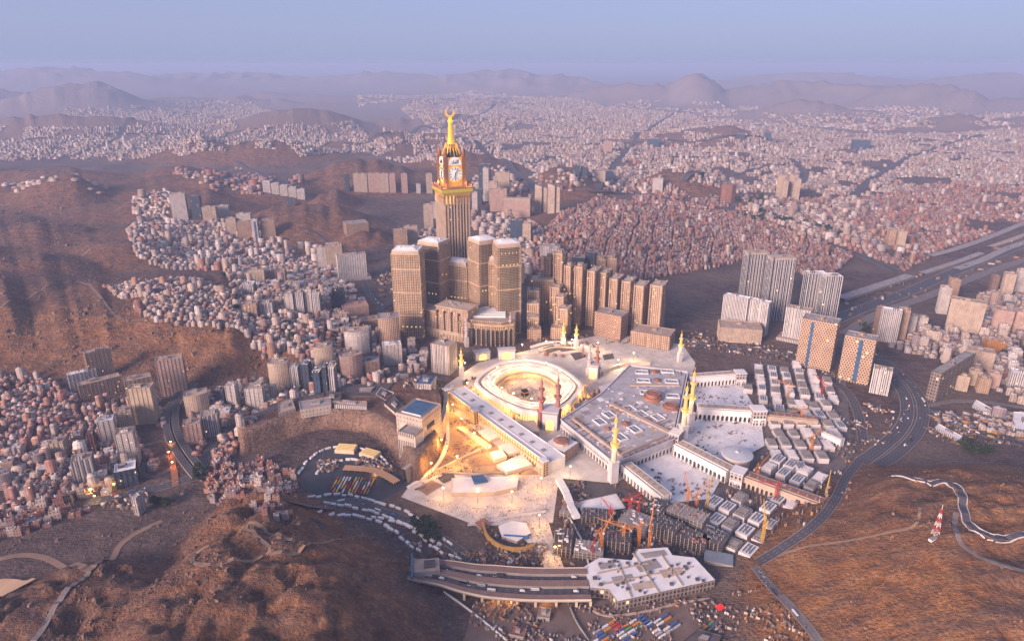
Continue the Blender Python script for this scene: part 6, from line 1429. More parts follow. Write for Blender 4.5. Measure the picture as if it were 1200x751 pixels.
curved_wall('short hoarding beside the white plaza block', [(512, 556), (530, 555), (560, 556), (612, 553)], 4, 1.6, M_stone, 'hoarding', 'hoarding')
curved_wall('hoarding from the plaza corner to the promenade', [(548, 616), (575, 612), (605, 605), (640, 600)], 4, 1.6, M_marble2, 'hoarding', 'hoarding')
curved_wall('long sloping white ramp wall under the arcaded wing', [(556, 492), (585, 512), (612, 530), (636, 546)], 5, 5, M_marble)
curved_wall('gold lit ramp through the upper plaza', [(538, 503), (556, 514), (574, 526)], 6, 12, M_cream, 'ramp', 'ramp')
curved_wall('white fence wall down the side of the promenade', [(662, 600), (674, 620), (684, 640), (690, 664)], 4, 2, M_marble)
def plot(label, pts, h_, mat, name='plaza_plot', cat='plot', mat2=None):
    t = thing(name, label, cat, (0, 0, 0)); m = MB(); m.prism(ccw(GG(h_, *pts)), 0, h_, 1, 0); m.obj('body', [mat, mat2 or M_stone], t); return t
M_sand = plain('brown_sand', (.28, .18, .12), .95, .3, .1)
plot('triangular brown dig in the upper golden plaza', [(522, 526), (540, 518), (552, 524), (536, 534)], 1.2, M_sand)
plot('brown dig beside the plaza road', [(508, 546), (524, 532), (534, 538), (518, 550)], 1.2, M_sand)
plot('brown triangular dig before the hoardings', [(546, 540), (568, 532), (580, 544), (552, 548)], 1.3, M_sand)
plot('square dig with rubble left of the white plaza block', [(488, 572), (506, 562), (518, 568), (500, 580)], 1.4, M_sand)
plot('dark strip dig along the short hoarding', [(512, 560), (530, 552), (534, 560), (520, 566)], 1.5, M_dark)
for i, pts in enumerate(([(560, 505), (574, 500), (588, 510), (574, 516)], [(584, 522), (598, 518), (610, 528), (596, 532)], [(582, 544), (612, 532), (624, 544), (594, 552)], [(574, 530), (588, 526), (594, 534), (580, 538)])):
    plot(['white roofed works shed under the upper arcade', 'pale works shed under the middle of the arcade', 'broad white shed below the arcaded wing', 'small pale shed beside the gold lit ramp'][i], pts, 6 + i, M_roofw, 'works_shed', 'shed', M_cream)
t = thing('plaza_hall', 'long low white hall with a gold lit porch in the middle of the golden plaza', 'hall', (0, 0, 0))
pl = ccw(GG(9, (529, 560), (608, 558), (606, 570), (580, 576), (529, 577))); m = MB(); m.block(pl, 0, 9, 0, 1, 5, 1, .8); m.obj('body', [M_stone, M_marble], t)
m = MB(); m.prism(ccw(GG(12, (552, 557), (566, 556), (572, 563), (556, 566))), 9, 12, 0, 0); m.obj('roof_box', [M_glassb], t)
m = MB(); a, b = G(545, 580), G(596, 574); m.arch_wall(a, b, 0, 9, 9, 2, 4, 3, 0, 1); m.obj('porch', [M_cream, M_glow], t)
t = thing('round_works', 'oval excavation works with white slab and orange shoring by the promenade', 'works', (0, 0, 0))
m = MB(); m.prism(ccw(GG(5, (584, 616), (600, 610), (616, 612), (622, 624), (606, 634), (588, 628))), 0, 5, 1, 0); m.obj('slab', [M_roofw, M_conc], t)
m = MB(); s_ = spline([G(*p) for p in ((566, 616), (572, 632), (590, 644), (612, 646), (626, 642))], 5)
for a, b in zip(s_[:-1], s_[1:]): m.bar((*a, 4), (*b, 4), 3, 8)
m.obj('shoring', [plain('shoring_timber', (.42, .25, .09), .8, .3, .2)], t)
m = MB(); m.bar((*G(590, 630), 4), (*G(620, 632), 4), 3, 4); m.obj('tarpaulin', [plain('blue_tarp', (.05, .14, .34), .6, .2, .2)], t)
m = MB()
for k_ in range(6): a = G(616 + k_ * 2.4, 648), 0; b = G(618 + k_ * 2.4, 664); m.bar((*a[0], 3), (*b, 3), 1.2, 3)
m.obj('formwork', [M_dark], t)
plot('brown roofed box above the oval works', [(556, 612), (568, 606), (574, 612), (562, 618)], 5, M_redst, 'works_shed', 'shed')
for i, (px, py, r_, h_) in enumerate(((640, 416, 7, 8), (650, 417, 6, 7), (659, 418, 6, 7), (702, 432, 5, 6))):
    c = G(px, py); t = thing('small_dome', ['first', 'second', 'third', 'last'][i] + ' small dark dome in the forecourt row behind the ring mosque', 'dome', (c[0], c[1], 0)); m = MB(); m.lathe([(r_, 0), (r_, h_ * .5), (r_ * .8, h_ * .8), (.4, h_)], 12); m.obj('shell', [M_redst], t)
for i, pts in enumerate(([(636, 408), (648, 404), (656, 410), (642, 414)], [(650, 406), (668, 404), (676, 410), (658, 412)], [(668, 414), (682, 412), (688, 418), (674, 422)], [(706, 416), (718, 414), (720, 420), (708, 422)])):
    plot(['left', 'middle', 'right', 'lone'][i] + ' dark sunken plot in the forecourt', pts, 1.0, M_dark)
for i, pts in enumerate(([(684, 452), (700, 446), (706, 456), (690, 462)], [(702, 452), (716, 448), (718, 460), (706, 464)], [(672, 476), (690, 466), (698, 474), (680, 486)], [(664, 484), (676, 480), (680, 488), (668, 492)], [(580, 482), (592, 490), (600, 498), (588, 494)], [(606, 494), (626, 492), (632, 504), (612, 508)])):
    plot(['grey', 'second grey', 'slate', 'small slate', 'pale', 'broad grey'][i] + ' roof slab wedged ' + ['right of the ring mosque', 'beside the grey gate block', 'between the ring and the prayer hall', 'near the right rust minaret', 'between the ring and the long wing', 'left of the gold arched gate'][i], pts, 12 + 2 * i, (M_roofg, M_marble2, M_steel, M_roofg, M_marble2, M_stone)[i], 'link_roof', 'roof')

# ------------------------------------------------------------------ covered viaduct at the bottom
DZ = 14
t = thing('viaduct', 'broad viaduct with two dark carriageways between brown covered walks', 'viaduct', (0, 0, 0))
vt = [G(480, 668, DZ), G(520, 672, DZ), (G(560, 680, DZ)), G(620, 685, DZ), G(690, 685, DZ)]; vs = spline([np.array(p) for p in vt], 8); N = len(vs)
def strip(o0, o1, z, thick, mats, name, taper=None, i0=0, i1=None):
    m = MB(); L_ = 0; pr = None
    for i in range(i0, i1 or N):
        a, b = vs[max(i - 1, 0)], vs[min(i + 1, N - 1)]; d = (b - a) / np.linalg.norm(b - a); nr = np.array((-d[1], d[0])); f = .74 * (min(1, .62 + .38 * i / (N * .45)) if taper is None else taper)
        if i: L_ += np.linalg.norm(vs[i] - vs[i - 1])
        q = ((*(vs[i] + nr * o0 * f), z), (*(vs[i] + nr * o1 * f), z), L_)
        if pr:
            m.face([pr[0], q[0], q[1], pr[1]], 0, [(0, pr[2]), (0, q[2]), (1, q[2]), (1, pr[2])])
            lo = lambda p: (p[0], p[1], p[2] - thick)
            m.face([pr[0], q[0], lo(q[0]), lo(pr[0])][::-1], 1); m.face([pr[1], q[1], lo(q[1]), lo(pr[1])], 1); m.face([lo(pr[0]), lo(q[0]), lo(q[1]), lo(pr[1])][::-1], 1)
        pr = q
    return m.obj(name, mats, t)
M_deckb = plain('brown_deck', (.24, .15, .12), .8, .2, .08)
strip(-40, 40, DZ - .8, 2.4, [M_dark, M_conc], 'deck')
strip(-26, -9, DZ - .2, .5, [M_road, M_conc], 'carriageway'); strip(9, 24, DZ - .2, .5, [M_road, M_conc], 'carriageway')
strip(-8.5, 8.5, DZ + 3.5, 4, [M_deckb, M_conc], 'covered_walk'); strip(24.5, 40, DZ + 4, 4.4, [M_deckb, M_conc], 'covered_walk'); strip(-40, -26.5, DZ + 1.5, 2, [M_deckb, M_conc], 'covered_walk')
strip(-41.5, -40.2, DZ + 2.6, 3, [M_cream, M_cream], 'parapet'); strip(40.2, 41.5, DZ + 5, 5, [M_cream, M_cream], 'parapet')
for i in range(N // 3, N, 3):
    a = vs[i]
    for o_ in (-26, 0, 25): m = MB(); m.box(a[0] - 1.6, a[0] + 1.6, a[1] + o_ - 1.6, a[1] + o_ + 1.6, -1, DZ - 3.2); m.obj('pier', [M_cream], t)
tp = G(488, 668, 12); q = thing('tunnel_portal', 'tunnel portal with a blue gantry where the viaduct enters the hill', 'tunnel portal', (tp[0], tp[1] - 4, 2), rad(8))
m = MB(); m.box(-3, 34, -14, 12, 0, 22, 0, 1); m.obj('portal_block', [M_conc, M_rooft], q); m = MB(); m.box(12, 28, -8, 6, 22, 25); m.obj('vent_house', [M_dark], q)
m = MB(); [m.box(-6, -4.5, y, y + 1.5, 0, 24) for y in (-26, -10, 6, 22)]; m.box(-6.5, -4, -26, 24, 22, 25); m.obj('gantry', [plain('blue_paint', (.06, .16, .30), .6, .2, .2)], q)
m = MB(); m.box(-7, -3.6, -4, 8, 13, 21); m.obj('sign_panel', [M_yellow], q)
for i, (px, py) in enumerate(((577, 707), (592, 707), (599, 708), (640, 708), (560, 578))):
    c = G(px, py); lamp_light('underpass_lamp', (c[0], c[1], 9), 3500, (1, .45, .1), .8, t)

# ------------------------------------------------------------------ tower cranes
def crane(label, px, py, h_, jib, rot_, col, luff=0, z=None):
    c = P(px, py); t = thing('tower_crane', label, 'crane', (c[0], c[1], 0 if z is None else z), rad(rot_), None); w = 1.7; m = MB()
    for x, y in ((-w, -w), (w, -w), (w, w), (-w, w)): m.bar((x, y, 0), (x, y, h_), .5)
    k_ = 0; zz = 0
    while zz < h_ - 3:
        for (a, b), (e, f) in (((-w, -w), (w, -w)), ((w, -w), (w, w)), ((w, w), (-w, w)), ((-w, w), (-w, -w))): m.bar((a, b, zz), (e, f, zz + 4), .3); m.bar((a, b, zz + 4), (e, f, zz + 4), .3)
        zz += 4
    m.obj('mast', [col], t); m = MB(); cl, sl = math.cos(rad(luff)), math.sin(rad(luff)); tip = (jib * cl, 0, h_ + 2 + jib * sl)
    for y in (-1.1, 1.1): m.bar((1, y, h_ + 1), (tip[0], 0, tip[2]), .5)
    m.bar((1, 0, h_ + 3.6), tip, .5); n_ = int(jib / 4)
    for k_ in range(n_):
        a = k_ / n_; b = (k_ + .5) / n_; pa = Vector((1, 1.1, h_ + 1)).lerp(Vector(tip), a); pb = Vector((1, 0, h_ + 3.6)).lerp(Vector(tip), b); pc_ = Vector((1, -1.1, h_ + 1)).lerp(Vector(tip), min(1, a + 1 / n_)); m.bar(pa, pb, .26); m.bar(pb, pc_, .26)
    m.obj('jib', [col], t); m = MB(); m.bar((-1, 0, h_ + 2), (-12, 0, h_ + 2), 2, 1.2); m.obj('counter_jib', [col], t)
    m = MB(); m.box(-13.5, -9.5, -1.6, 1.6, h_ - 1.5, h_ + 2.4); m.obj('counterweight', [M_conc], t)
    m = MB(); m.box(.6, 3.2, -2.9, -.9, h_ - .5, h_ + 2.2); m.obj('cab', [M_white], t)
    m = MB(); m.bar((0, 0, h_ + 1), (-1.5, 0, h_ + 11), 1.0); m.bar((-1.5, 0, h_ + 11), (-11, 0, h_ + 2.4), .35); m.bar((-1.5, 0, h_ + 11), (jib * cl * .72, 0, h_ + 2 + jib * sl * .72 + 1), .35); m.obj('apex_frame', [col], t)
    hx = jib * cl * (.96 if luff else .7); hz_ = h_ + 1 + jib * sl * (.96 if luff else .7); m = MB(); m.bar((hx, 0, hz_), (hx, 0, hz_ - h_ * .45), .3); m.box(hx - .6, hx + .6, -.6, .6, hz_ - h_ * .45 - 1.5, hz_ - h_ * .45); m.obj('hook', [M_steel], t)
    return t
CR = [('orange luffing crane left of the crane cluster', 704, 650, 40, 36, 20, M_orange, 60), ('red crane beside the leftmost orange one', 694, 656, 26, 30, 60, M_red, 25), ('orange crane with a long level jib in the middle of the cluster', 730, 640, 34, 44, 150, M_orange, 0), ('yellow crane with a level jib behind the cluster', 748, 640, 38, 40, 200, M_orange, 0),
      ('tall orange luffing crane right of the cluster', 760, 646, 48, 40, 70, M_orange, 62), ('red crane standing before the sloping arcaded hall', 747, 612, 38, 34, 170, M_red, 0), ('thin red crane under the lower arcade', 737, 606, 36, 30, 10, M_red, 20), ('pink red crane near the fenced slab', 714, 612, 26, 26, 120, M_red, 15),
      ('orange crane at the edge of the near white court', 804, 600, 40, 34, 100, M_orange, 55), ('second orange crane in the near court edge', 815, 602, 34, 36, 30, M_orange, 45), ('orange crane by the blue sheds of the lower court', 828, 596, 36, 34, 60, M_yellow, 50), ('yellow crane over the slanted site blocks', 893, 634, 46, 34, 95, M_yellow, 66),
      ('red crane over the brown arcaded hall', 908, 588, 36, 34, 180, M_red, 10), ('orange crane beside the disc roof', 886, 566, 32, 34, 40, M_orange, 20), ('orange crane near the far site corner', 922, 468, 34, 40, 160, M_orange, 15), ('orange crane by the unfinished colonnade', 938, 498, 34, 36, 200, M_orange, 0), ('red crane in the far right of the site', 962, 466, 34, 36, 110, M_red, 20),
      ('yellow crane at the highway side of the site', 968, 580, 30, 30, 60, M_yellow, 50), ('small orange crane before the ring mosque', 602, 500, 30, 32, 150, M_orange, 40), ('rust crane before the balconied hotel block', 683, 418, 34, 40, 20, M_scaf, 0), ('orange crane on the far white comb blocks', 950, 530, 32, 34, 30, M_orange, 35)]
for c_ in CR: crane(*c_)
# red and white mast on the right hill
c = P(1096, 626); t = thing('radio_mast', 'red and white lattice radio mast on the right hilltop', 'mast', (c[0], c[1], H1(*c) - 1)); HM = 42
for s_ in range(6):
    m = MB(); z0, z1 = HM * s_ / 6, HM * (s_ + 1) / 6; w0, w1 = 3.6 * (1 - s_ / 7.2), 3.6 * (1 - (s_ + 1) / 7.2)
    for sx, sy in ((-1, -1), (1, -1), (1, 1), (-1, 1)): m.bar((sx * w0, sy * w0, z0), (sx * w1, sy * w1, z1), .45)
    for (a, b), (e, f) in (((-1, -1), (1, -1)), ((1, -1), (1, 1)), ((1, 1), (-1, 1)), ((-1, 1), (-1, -1))): m.bar((a * w0, b * w0, z0), (e * w1, f * w1, z1), .3); m.bar((e * w0, f * w0, z0), (a * w1, b * w1, z1), .3); m.bar((a * w1, b * w1, z1), (e * w1, f * w1, z1), .3)
    m.obj('mast_section', [M_red if s_ % 2 else M_white], t)
m = MB(); m.bar((0, 0, HM), (0, 0, HM + 7), .5); m.obj('antenna', [M_white], t)
t = thing('equipment_hut', 'small white hut at the foot of the red and white mast', 'hut', (c[0] - 8, c[1] - 9, H1(c[0] - 8, c[1] - 9) - .5), .4); m = MB(); m.box(-6, 6, -2.5, 2.5, 0, 3.5); m.obj('walls', [M_white], t); m = MB(); m.box(-6.4, 6.4, -2.9, 2.9, 3.5, 3.9); m.obj('roof', [M_roofg], t)
# fence walls of the hill road
for off, lb in ((5.6, 'white kerb wall along the upper side of the hill road'), (-5.6, 'white kerb wall along the lower side of the hill road')):
    t = thing('kerb_wall', lb, 'wall', (0, 0, 0)); m = MB(); s_ = spline([P(*p) for p in ((1043, 558), (1065, 560), (1086, 566), (1108, 565), (1124, 575), (1128, 595), (1136, 615), (1158, 628), (1180, 632), (1225, 626))], 7)
    for i in range(1, len(s_) - 1):
        d = (s_[i + 1] - s_[i - 1]); d /= np.linalg.norm(d); n_ = np.array((-d[1], d[0])); a, b = s_[i] + n_ * off, s_[i + 1] + n_ * off
        m.bar((*a, H1(*a) + .9), (*b, H1(*b) + .9), .7, 2.0)
    m.obj('wall_body', [M_marble2], t)

# ------------------------------------------------------------------ buses, cabins, cars
def vehicle(kind):
    L_, w, h_ = ((12, 2.8, 3.3), (4.6, 1.9, 1.5), (7.5, 2.5, 3.0))[kind]
    t = thing(('bus', 'car', 'truck')[kind], 'x', ('bus', 'car', 'truck')[kind], (0, 0, 0)); m = MB()
    if kind == 0: m.prism(rect(L_, w), .5, h_, 0, 0, top=rect(L_ - .3, w - .2), bottom=True); m.obj('body', [M_paint], t); m = MB(); m.prism(rect(L_ + .06, w + .06), 1.5, 2.5, 0, 0, cap=False); m.obj('window_band', [M_void], t)
    elif kind == 1: m.prism(rect(L_, w), .35, .95, 0, 0, bottom=True); m.obj('body', [M_paint], t); m = MB(); m.prism(rect(2.8, w - .1, -.2), .95, h_, 0, 0, top=rect(1.9, w - .4, -.3)); m.obj('cabin', [M_void], t)
    else: m.box(-3.7, 1.7, -1.25, 1.25, .7, h_); m.obj('cargo_box', [M_paint], t); m = MB(); m.prism(rect(1.8, 2.3, 2.8), .5, 2.3, 0, 0, top=rect(1.5, 2.2, 2.7)); m.obj('cab', [M_white], t)
    for x in (-L_ * .32, L_ * .32):
        for y in (-w / 2, w / 2): m = MB(); m.prism([(x + .5 * math.cos(a), y) for a in (0,)] * 0 or rect(.9, .3, x, y), 0, .9, 0, 0); m.obj('wheel', [M_dark], t)
    return t
VC = [('white', (.65, .63, .62)), ('yellow', (.62, .42, .06)), ('orange', (.58, .22, .05)), ('red', (.42, .06, .05)), ('green', (.12, .26, .12)), ('silver', (.38, .38, .40)), ('black', (.04, .04, .045)), ('blue', (.06, .12, .30)), ('maroon', (.20, .05, .06))]
busp, carp, trkp = vehicle(0), vehicle(1), vehicle(2); first = {0: True, 1: True, 2: True}
def put(kind, x, y, z, r, ci, lb, grp):
    p = (busp, carp, trkp)[kind]; col = (*VC[ci][1], 1)
    if first[kind]:
        first[kind] = False; p.location = (x, y, z); p.rotation_euler = (0, 0, r); p['label'] = lb; p['group'] = grp; p.color = col
        for ch in p.children: ch.color = col
    else: dup(p, (x, y, z), r, lb, grp, None, col)
b0, b1, b2 = G(396, 562), G(438, 564), G(388, 576); row = b1 - b0
ORDN = ['first', 'second', 'third', 'fourth', 'fifth', 'sixth', 'seventh', 'eighth', 'ninth', 'tenth', 'eleventh', 'twelfth', 'thirteenth']
for i in range(13):
    for j in range(4):
        if RN.random() < .12: continue
        q = b0 + row * (i / 12) + (b2 - b0) * (j / 3.0) * .98; ci = RN.choice((0, 1, 1, 2, 2, 3, 4, 7, 8)); d = b2 - b0
        put(0, q[0], q[1], .55, math.atan2(d[1], d[0]), ci, f'{VC[ci][0]} bus in the {ORDN[i]} lane from the left, row {["next to the shelter", "second from the shelter", "third from the shelter", "farthest from the shelter"][j]}', 'buses parked under the quarry wall')
ROADS = [('on the outer highway carriageway', ((945, 382), (1022, 420), (1068, 462), (1073, 485), (1048, 524)), 16, 1.25, 34), ('on the inner highway carriageway', ((945, 382), (1022, 420), (1068, 462), (1073, 485), (1048, 524)), -14, 2.25, 30), ('on the avenue right of the highway bend', ((1080, 478), (1108, 492), (1150, 508), (1200, 521)), 3, 1, 14),
         ('on the terrace road', ((520, 444), (455, 445), (400, 455), (340, 470), (262, 506)), 2, 1, 22), ('on the street before the striped towers', ((756, 398), (800, 400), (850, 404), (905, 412)), 3, .9, 18), ('on the road between the cabins', ((350, 590), (400, 588), (450, 600), (500, 620), (545, 650)), 2, 1, 16), ('on the tunnel road', ((235, 557), (205, 566), (175, 574), (120, 586)), 4, 1, 10),
         ('on the road below the right hill', ((886, 668), (905, 690), (930, 716), (956, 748)), 2, 1, 12), ('on the street loop', ((440, 420), (424, 400), (440, 380), (446, 362), (432, 345)), 3, 1, 12)]
for phr, pts, off, lift, n_ in ROADS:
    s_ = spline([P(*p) for p in pts], 5); ss = sorted(RN.sample(range(2, len(s_) - 2), min(n_, len(s_) - 4))); tl = len(ss)
    for k_, i in enumerate(ss):
        d = s_[i + 1] - s_[i - 1]; d /= np.linalg.norm(d); nr = np.array((d[1], -d[0])); q = s_[i] + nr * (off + RN.choice((-7, -3.5, 0, 3.5)) * (1 if abs(off) > 10 else .7)); kd = RN.choice((1, 1, 1, 2, 0)); ci = RN.choice((0, 0, 0, 5, 6, 7, 3, 1))
        z_ = max(H1(*q), H1(*s_[i])) + lift; nm_ = ('bus', 'car', 'truck')[kd]
        w_ = f'{k_ + 1}' ; put(kd, q[0], q[1], z_ + .05, math.atan2(d[1], d[0]), ci, f'{VC[ci][0]} {nm_} {phr}, {ORDN[min(k_, 12)] if k_ < 12 else ORDN[max(0, tl - 1 - k_) % 13] + " from last"} along it', f'vehicles {phr}')
for k_ in range(26):
    i = RN.randrange(3, N - 3); up = RN.random() < .5; d = vs[i + 1] - vs[i - 1]; d /= np.linalg.norm(d); nr = np.array((-d[1], d[0])); f_ = .74 * min(1, .62 + .38 * i / (N * .45)); kd = RN.choice((0, 0, 1, 1, 2)); ci = RN.choice((0, 0, 5, 6, 0)); q = vs[i] + nr * f_ * ((RN.choice((12.5, 16.5, 20.5))) if up else RN.choice((-22, -17.5, -13)))
    put(kd, q[0], q[1], DZ - .15, math.atan2(d[1], d[0]), ci, f"{VC[ci][0]} {('bus', 'car', 'truck')[kd]} on the {'upper' if up else 'lower'} carriageway of the viaduct, {ORDN[min(12, int(i / N * 13))]} span from the tunnel", 'vehicles on the viaduct')
for k_ in range(9):
    a = vs[int((k_ + .5) * N / 9)]; t = thing('lamp_post', f'thin double armed lamp post on the viaduct, {ORDN[k_]} from the tunnel portal', 'lamp post', (a[0], a[1] - 6, DZ + 3.5), 0, 'lamp posts on the viaduct'); m = MB(); m.lathe([(.35, 0), (.2, 12)], 6); m.obj('pole', [M_steel], t); m = MB(); m.bar((0, -3, 12), (0, 3, 12), .3); m.obj('arm', [M_steel], t)
# white site cabins in curved rows, containers
def cabin(kind):
    t = thing(('site_cabin', 'container')[kind], 'x', ('cabin', 'container')[kind], (0, 0, 0)); m = MB()
    if kind == 0: m.box(-6, 6, -1.8, 1.8, 0, 3.2); m.obj('walls', [M_white], t); m = MB(); m.prism(rect(12.6, 4.2), 3.2, 4.0, 0, 0, top=rect(12.2, .6)); m.obj('roof', [M_roofw], t)
    else:
        m.box(-6, 6, -1.25, 1.25, 0, 2.6); m.obj('shell', [M_paint], t); m = MB()
        for k_ in range(12): m.box(-5.7 + k_, -5.4 + k_, -1.33, 1.33, .2, 2.5)
        m.obj('corrugation', [M_paint], t)
    return t
cabs = [cabin(0), cabin(1)]; cu = [False, False]
def cabput(kind, q, r, lb, grp, sc_=None, ci=0, z=.5):
    col = (*VC[ci][1], 1)
    if not cu[kind]:
        cu[kind] = True; o = cabs[kind]; o.location = (q[0], q[1], z); o.rotation_euler = (0, 0, r); o['label'] = lb; o['group'] = grp; o.color = col
        for ch in o.children: ch.color = col
        if sc_: o.scale = sc_
    else: dup(cabs[kind], (q[0], q[1], z), r, lb, grp, sc_, col)
CABR = [('the outer row above the cabin road', ((362, 582), (400, 580), (440, 588), (475, 600), (505, 620), (530, 640))), ('the inner row above the cabin road', ((380, 590), (420, 596), (455, 606), (485, 622), (512, 645), (540, 658))), ('the lower row under the near hill', ((372, 600), (405, 604), (440, 612), (462, 624), (484, 642), (500, 652))),
        ('the row round the tree garden', ((436, 606), (470, 614), (500, 628), (520, 642))), ('the arc under the quarry wall', ((350, 556), (362, 540), (380, 528), (398, 524))), ('the second arc under the quarry wall', ((372, 556), (384, 545), (404, 540), (428, 542), (450, 552))), ('the huts beside the quarry foot', ((424, 526), (440, 532), (452, 542), (462, 552)))]
for phr, pts in CABR:
    s_ = spline([P(*p) for p in pts], 2.2); i = 3; k_ = 0
    while i < len(s_) - 3:
        d = s_[i + 1] - s_[i - 1]; d /= np.linalg.norm(d); q = s_[i] + np.array((-d[1], d[0])) * RN.uniform(-2.5, 2.5)
        cabput(0, q, math.atan2(d[1], d[0]) + RN.uniform(-.1, .1), f'white cabin in {phr}, number {"one two three four five six seven eight nine ten eleven twelve thirteen fourteen fifteen sixteen seventeen eighteen nineteen twenty".split()[min(k_, 19)]} from its left end', 'white site cabins in curved rows', (RN.uniform(.6, 1.1), RN.uniform(.7, 1.3), RN.uniform(.8, 1.2)), 0, H1(*q) + .3); k_ += 1; i += RN.choice((5, 6, 6, 8))
for bi, (bx, by, nx_, ny_, r_, phr) in enumerate(((712, 738, 4, 4, 35, 'left stack yard at the bottom edge'), (745, 732, 4, 4, 35, 'middle stack yard at the bottom edge'), (780, 730, 3, 5, 35, 'yard beside the red tent'), (830, 740, 4, 4, 40, 'right stack yard at the bottom edge'), (868, 728, 3, 5, 50, 'yard below the slate shed'))):
    c = G(bx, by)
    for i in range(nx_):
        for j in range(ny_):
            if RN.random() < .15: continue
            u, v = (i - nx_ / 2) * 14, (j - ny_ / 2) * 5.5; q = (c[0] + u * math.cos(rad(r_)) - v * math.sin(rad(r_)), c[1] + u * math.sin(rad(r_)) + v * math.cos(rad(r_))); ci = RN.choice((0, 2, 4, 5, 3, 0, 7))
            cabput(1, q, rad(r_), f'{VC[ci][0]} container in the {phr}, lane {["one", "two", "three", "four"][i]}, place {["one", "two", "three", "four", "five"][j]}', 'containers in the bottom yards', None, ci, .4)
c = G(844, 714); t = thing('red_tent', 'bright red peaked tent in the bottom yard', 'tent', (c[0], c[1], .4), .3); m = MB(); m.prism(rect(11, 9), 0, 3.5, 0, 0, cap=False); m.obj('walls', [plain('red_canvas', (.70, .03, .02), .7, .1, .2)], t); m = MB(); m.prism(rect(12, 10), 3.5, 10, 0, 0, top=rect(2, .4)); m.obj('roof', [MATS['red_canvas']], t)
t = thing('bus_shelter', 'long curved orange tan shelter roof above the bus yard', 'shelter', (0, 0, 0)); m = MB(); s_ = spline([G(*p, 8) for p in ((403, 547), (420, 548), (437, 550), (452, 556), (465, 564))], 5)
for a, b in zip(s_[:-1], s_[1:]): m.bar((*a, 7), (*b, 7), 15, 1.4)
m.obj('roof', [plain('orange_canopy', (.60, .34, .18), .8, .15, .2)], t); m = MB()
for a in s_[::2]: m.bar((a[0], a[1] - 6, 0), (a[0], a[1] - 6, 6.4), .6)
m.obj('post', [M_steel], t); lamp_light('shelter_lamp', (*G(440, 556), 5), 5000, (1, .5, .12), 1, t)
for i, (px, py, w_, d_, r_) in enumerate(((406, 528, 38, 24, -6), (434, 534, 36, 22, -26))):
    c = G(px, py); t = thing('lit_roof_hall', ['left', 'right'][i] + ' one of two halls with yellow lit roof slats under the quarry wall', 'hall', (c[0], c[1], .4), rad(r_)); m = MB(); m.box(-w_ / 2, w_ / 2, -d_ / 2, d_ / 2, 0, 7); m.obj('body', [M_cream, M_dark], t)
    for k_ in range(5): m = MB(); y = -d_ / 2 + 2 + k_ * (d_ - 4) / 4; m.box(-w_ / 2 + 1, w_ / 2 - 1, y - 1.2, y + 1.2, 7, 8.6); m.obj('roof_slat', [plain('lit_yellow_slat', (.55, .42, .22), .6, .2, .2, 0, (1, .6, .15), .12)], t)

# ------------------------------------------------------------------ trees
M_leaf = plain('foliage_dark', (.035, .06, .03), .9, .5, .4); M_leaf2 = plain('foliage_light', (.06, .085, .04), .9, .4, .4); M_bark = plain('bark', (.10, .07, .05), .9, .3, .5)
def tree_proto(seed, palm=False):
    rr = random.Random(seed); t = thing('palm_tree' if palm else 'tree', 'x', 'tree', (0, 0, 0)); m = MB()
    m.lathe([(.5, 0), (.3, 5.5 if not palm else 8), (.12, 7 if not palm else 8.4)], 7)
    for k_ in range(5):
        a = rr.uniform(0, 6.28); m.bar((0, 0, 4 + k_ * .5), (2.4 * math.cos(a), 2.4 * math.sin(a), 6.5 + k_ * .5), .25)
    m.obj('trunk', [M_bark], t); m = MB()
    cl = [(rr.gauss(0, 1.9), rr.gauss(0, 1.9), rr.uniform(5, 10), rr.uniform(1.0, 2.0)) for _ in range(13)]
    for cx_, cy_, cz_, r_ in cl:
        mi = 1 if rr.random() < .35 else 0
        for k_ in range(26):
            v = Vector((rr.gauss(0, 1), rr.gauss(0, 1), rr.gauss(0, .8))).normalized() * r_ * rr.uniform(.6, 1.1); c_ = Vector((cx_, cy_, cz_)) + v; a = Vector((rr.gauss(0, 1), rr.gauss(0, 1), rr.gauss(0, 1))).normalized() * .75; b = a.cross(Vector((rr.gauss(0, 1), rr.gauss(0, 1), rr.gauss(0, 1)))).normalized() * .6
            m.face([c_ - a - b, c_ + a - b, c_ + a + b, c_ - a + b], mi)
    m.obj('crown', [M_leaf, M_leaf2], t); return t
tps = [tree_proto(s_) for s_ in (1, 2, 3)]; tu = [False] * 3; TK = 0
TG = [('in the walled garden above the cabins', [(484, 612), (496, 606), (512, 622), (522, 632), (508, 640), (488, 626)], 30, 1.3), ('on the slope left of the jagged terrace block', [(225, 545), (240, 548), (246, 560), (232, 566)], 8, 1.2), ('in the middle left streets', [(322, 382), (345, 380), (350, 396), (325, 396)], 14, 1.3), ('beside the white hill quarter', [(272, 344), (284, 350), (284, 366), (274, 364)], 10, 1.4), ('at the foot of the upper hill quarter', [(258, 308), (276, 312), (280, 326), (262, 324)], 10, 1.6),
      ('by the striped pink hotel', [(392, 392), (404, 396), (400, 408), (388, 402)], 7, 1.2), ('round the far park', [(862, 252), (900, 250), (930, 262), (880, 262)], 26, 2.2), ('along the far avenue bend', [(860, 240), (895, 230), (900, 238), (870, 246)], 14, 2.2), ('on the avenue of the far right', [(940, 258), (980, 272), (985, 280), (945, 266)], 16, 2.2), ('above the slope at the right avenue', [(1118, 520), (1150, 524), (1160, 534), (1128, 534)], 12, 1.4), ('beside the highway past the lattice hotel', [(1010, 385), (1020, 384), (1018, 396), (1010, 396)], 6, 1.4), ('among the right quarter houses', [(1170, 400), (1200, 400), (1200, 430), (1176, 420)], 9, 1.3), ('near the lone white tower', [(176, 590), (196, 584), (200, 594), (182, 598)], 8, 1.2)]
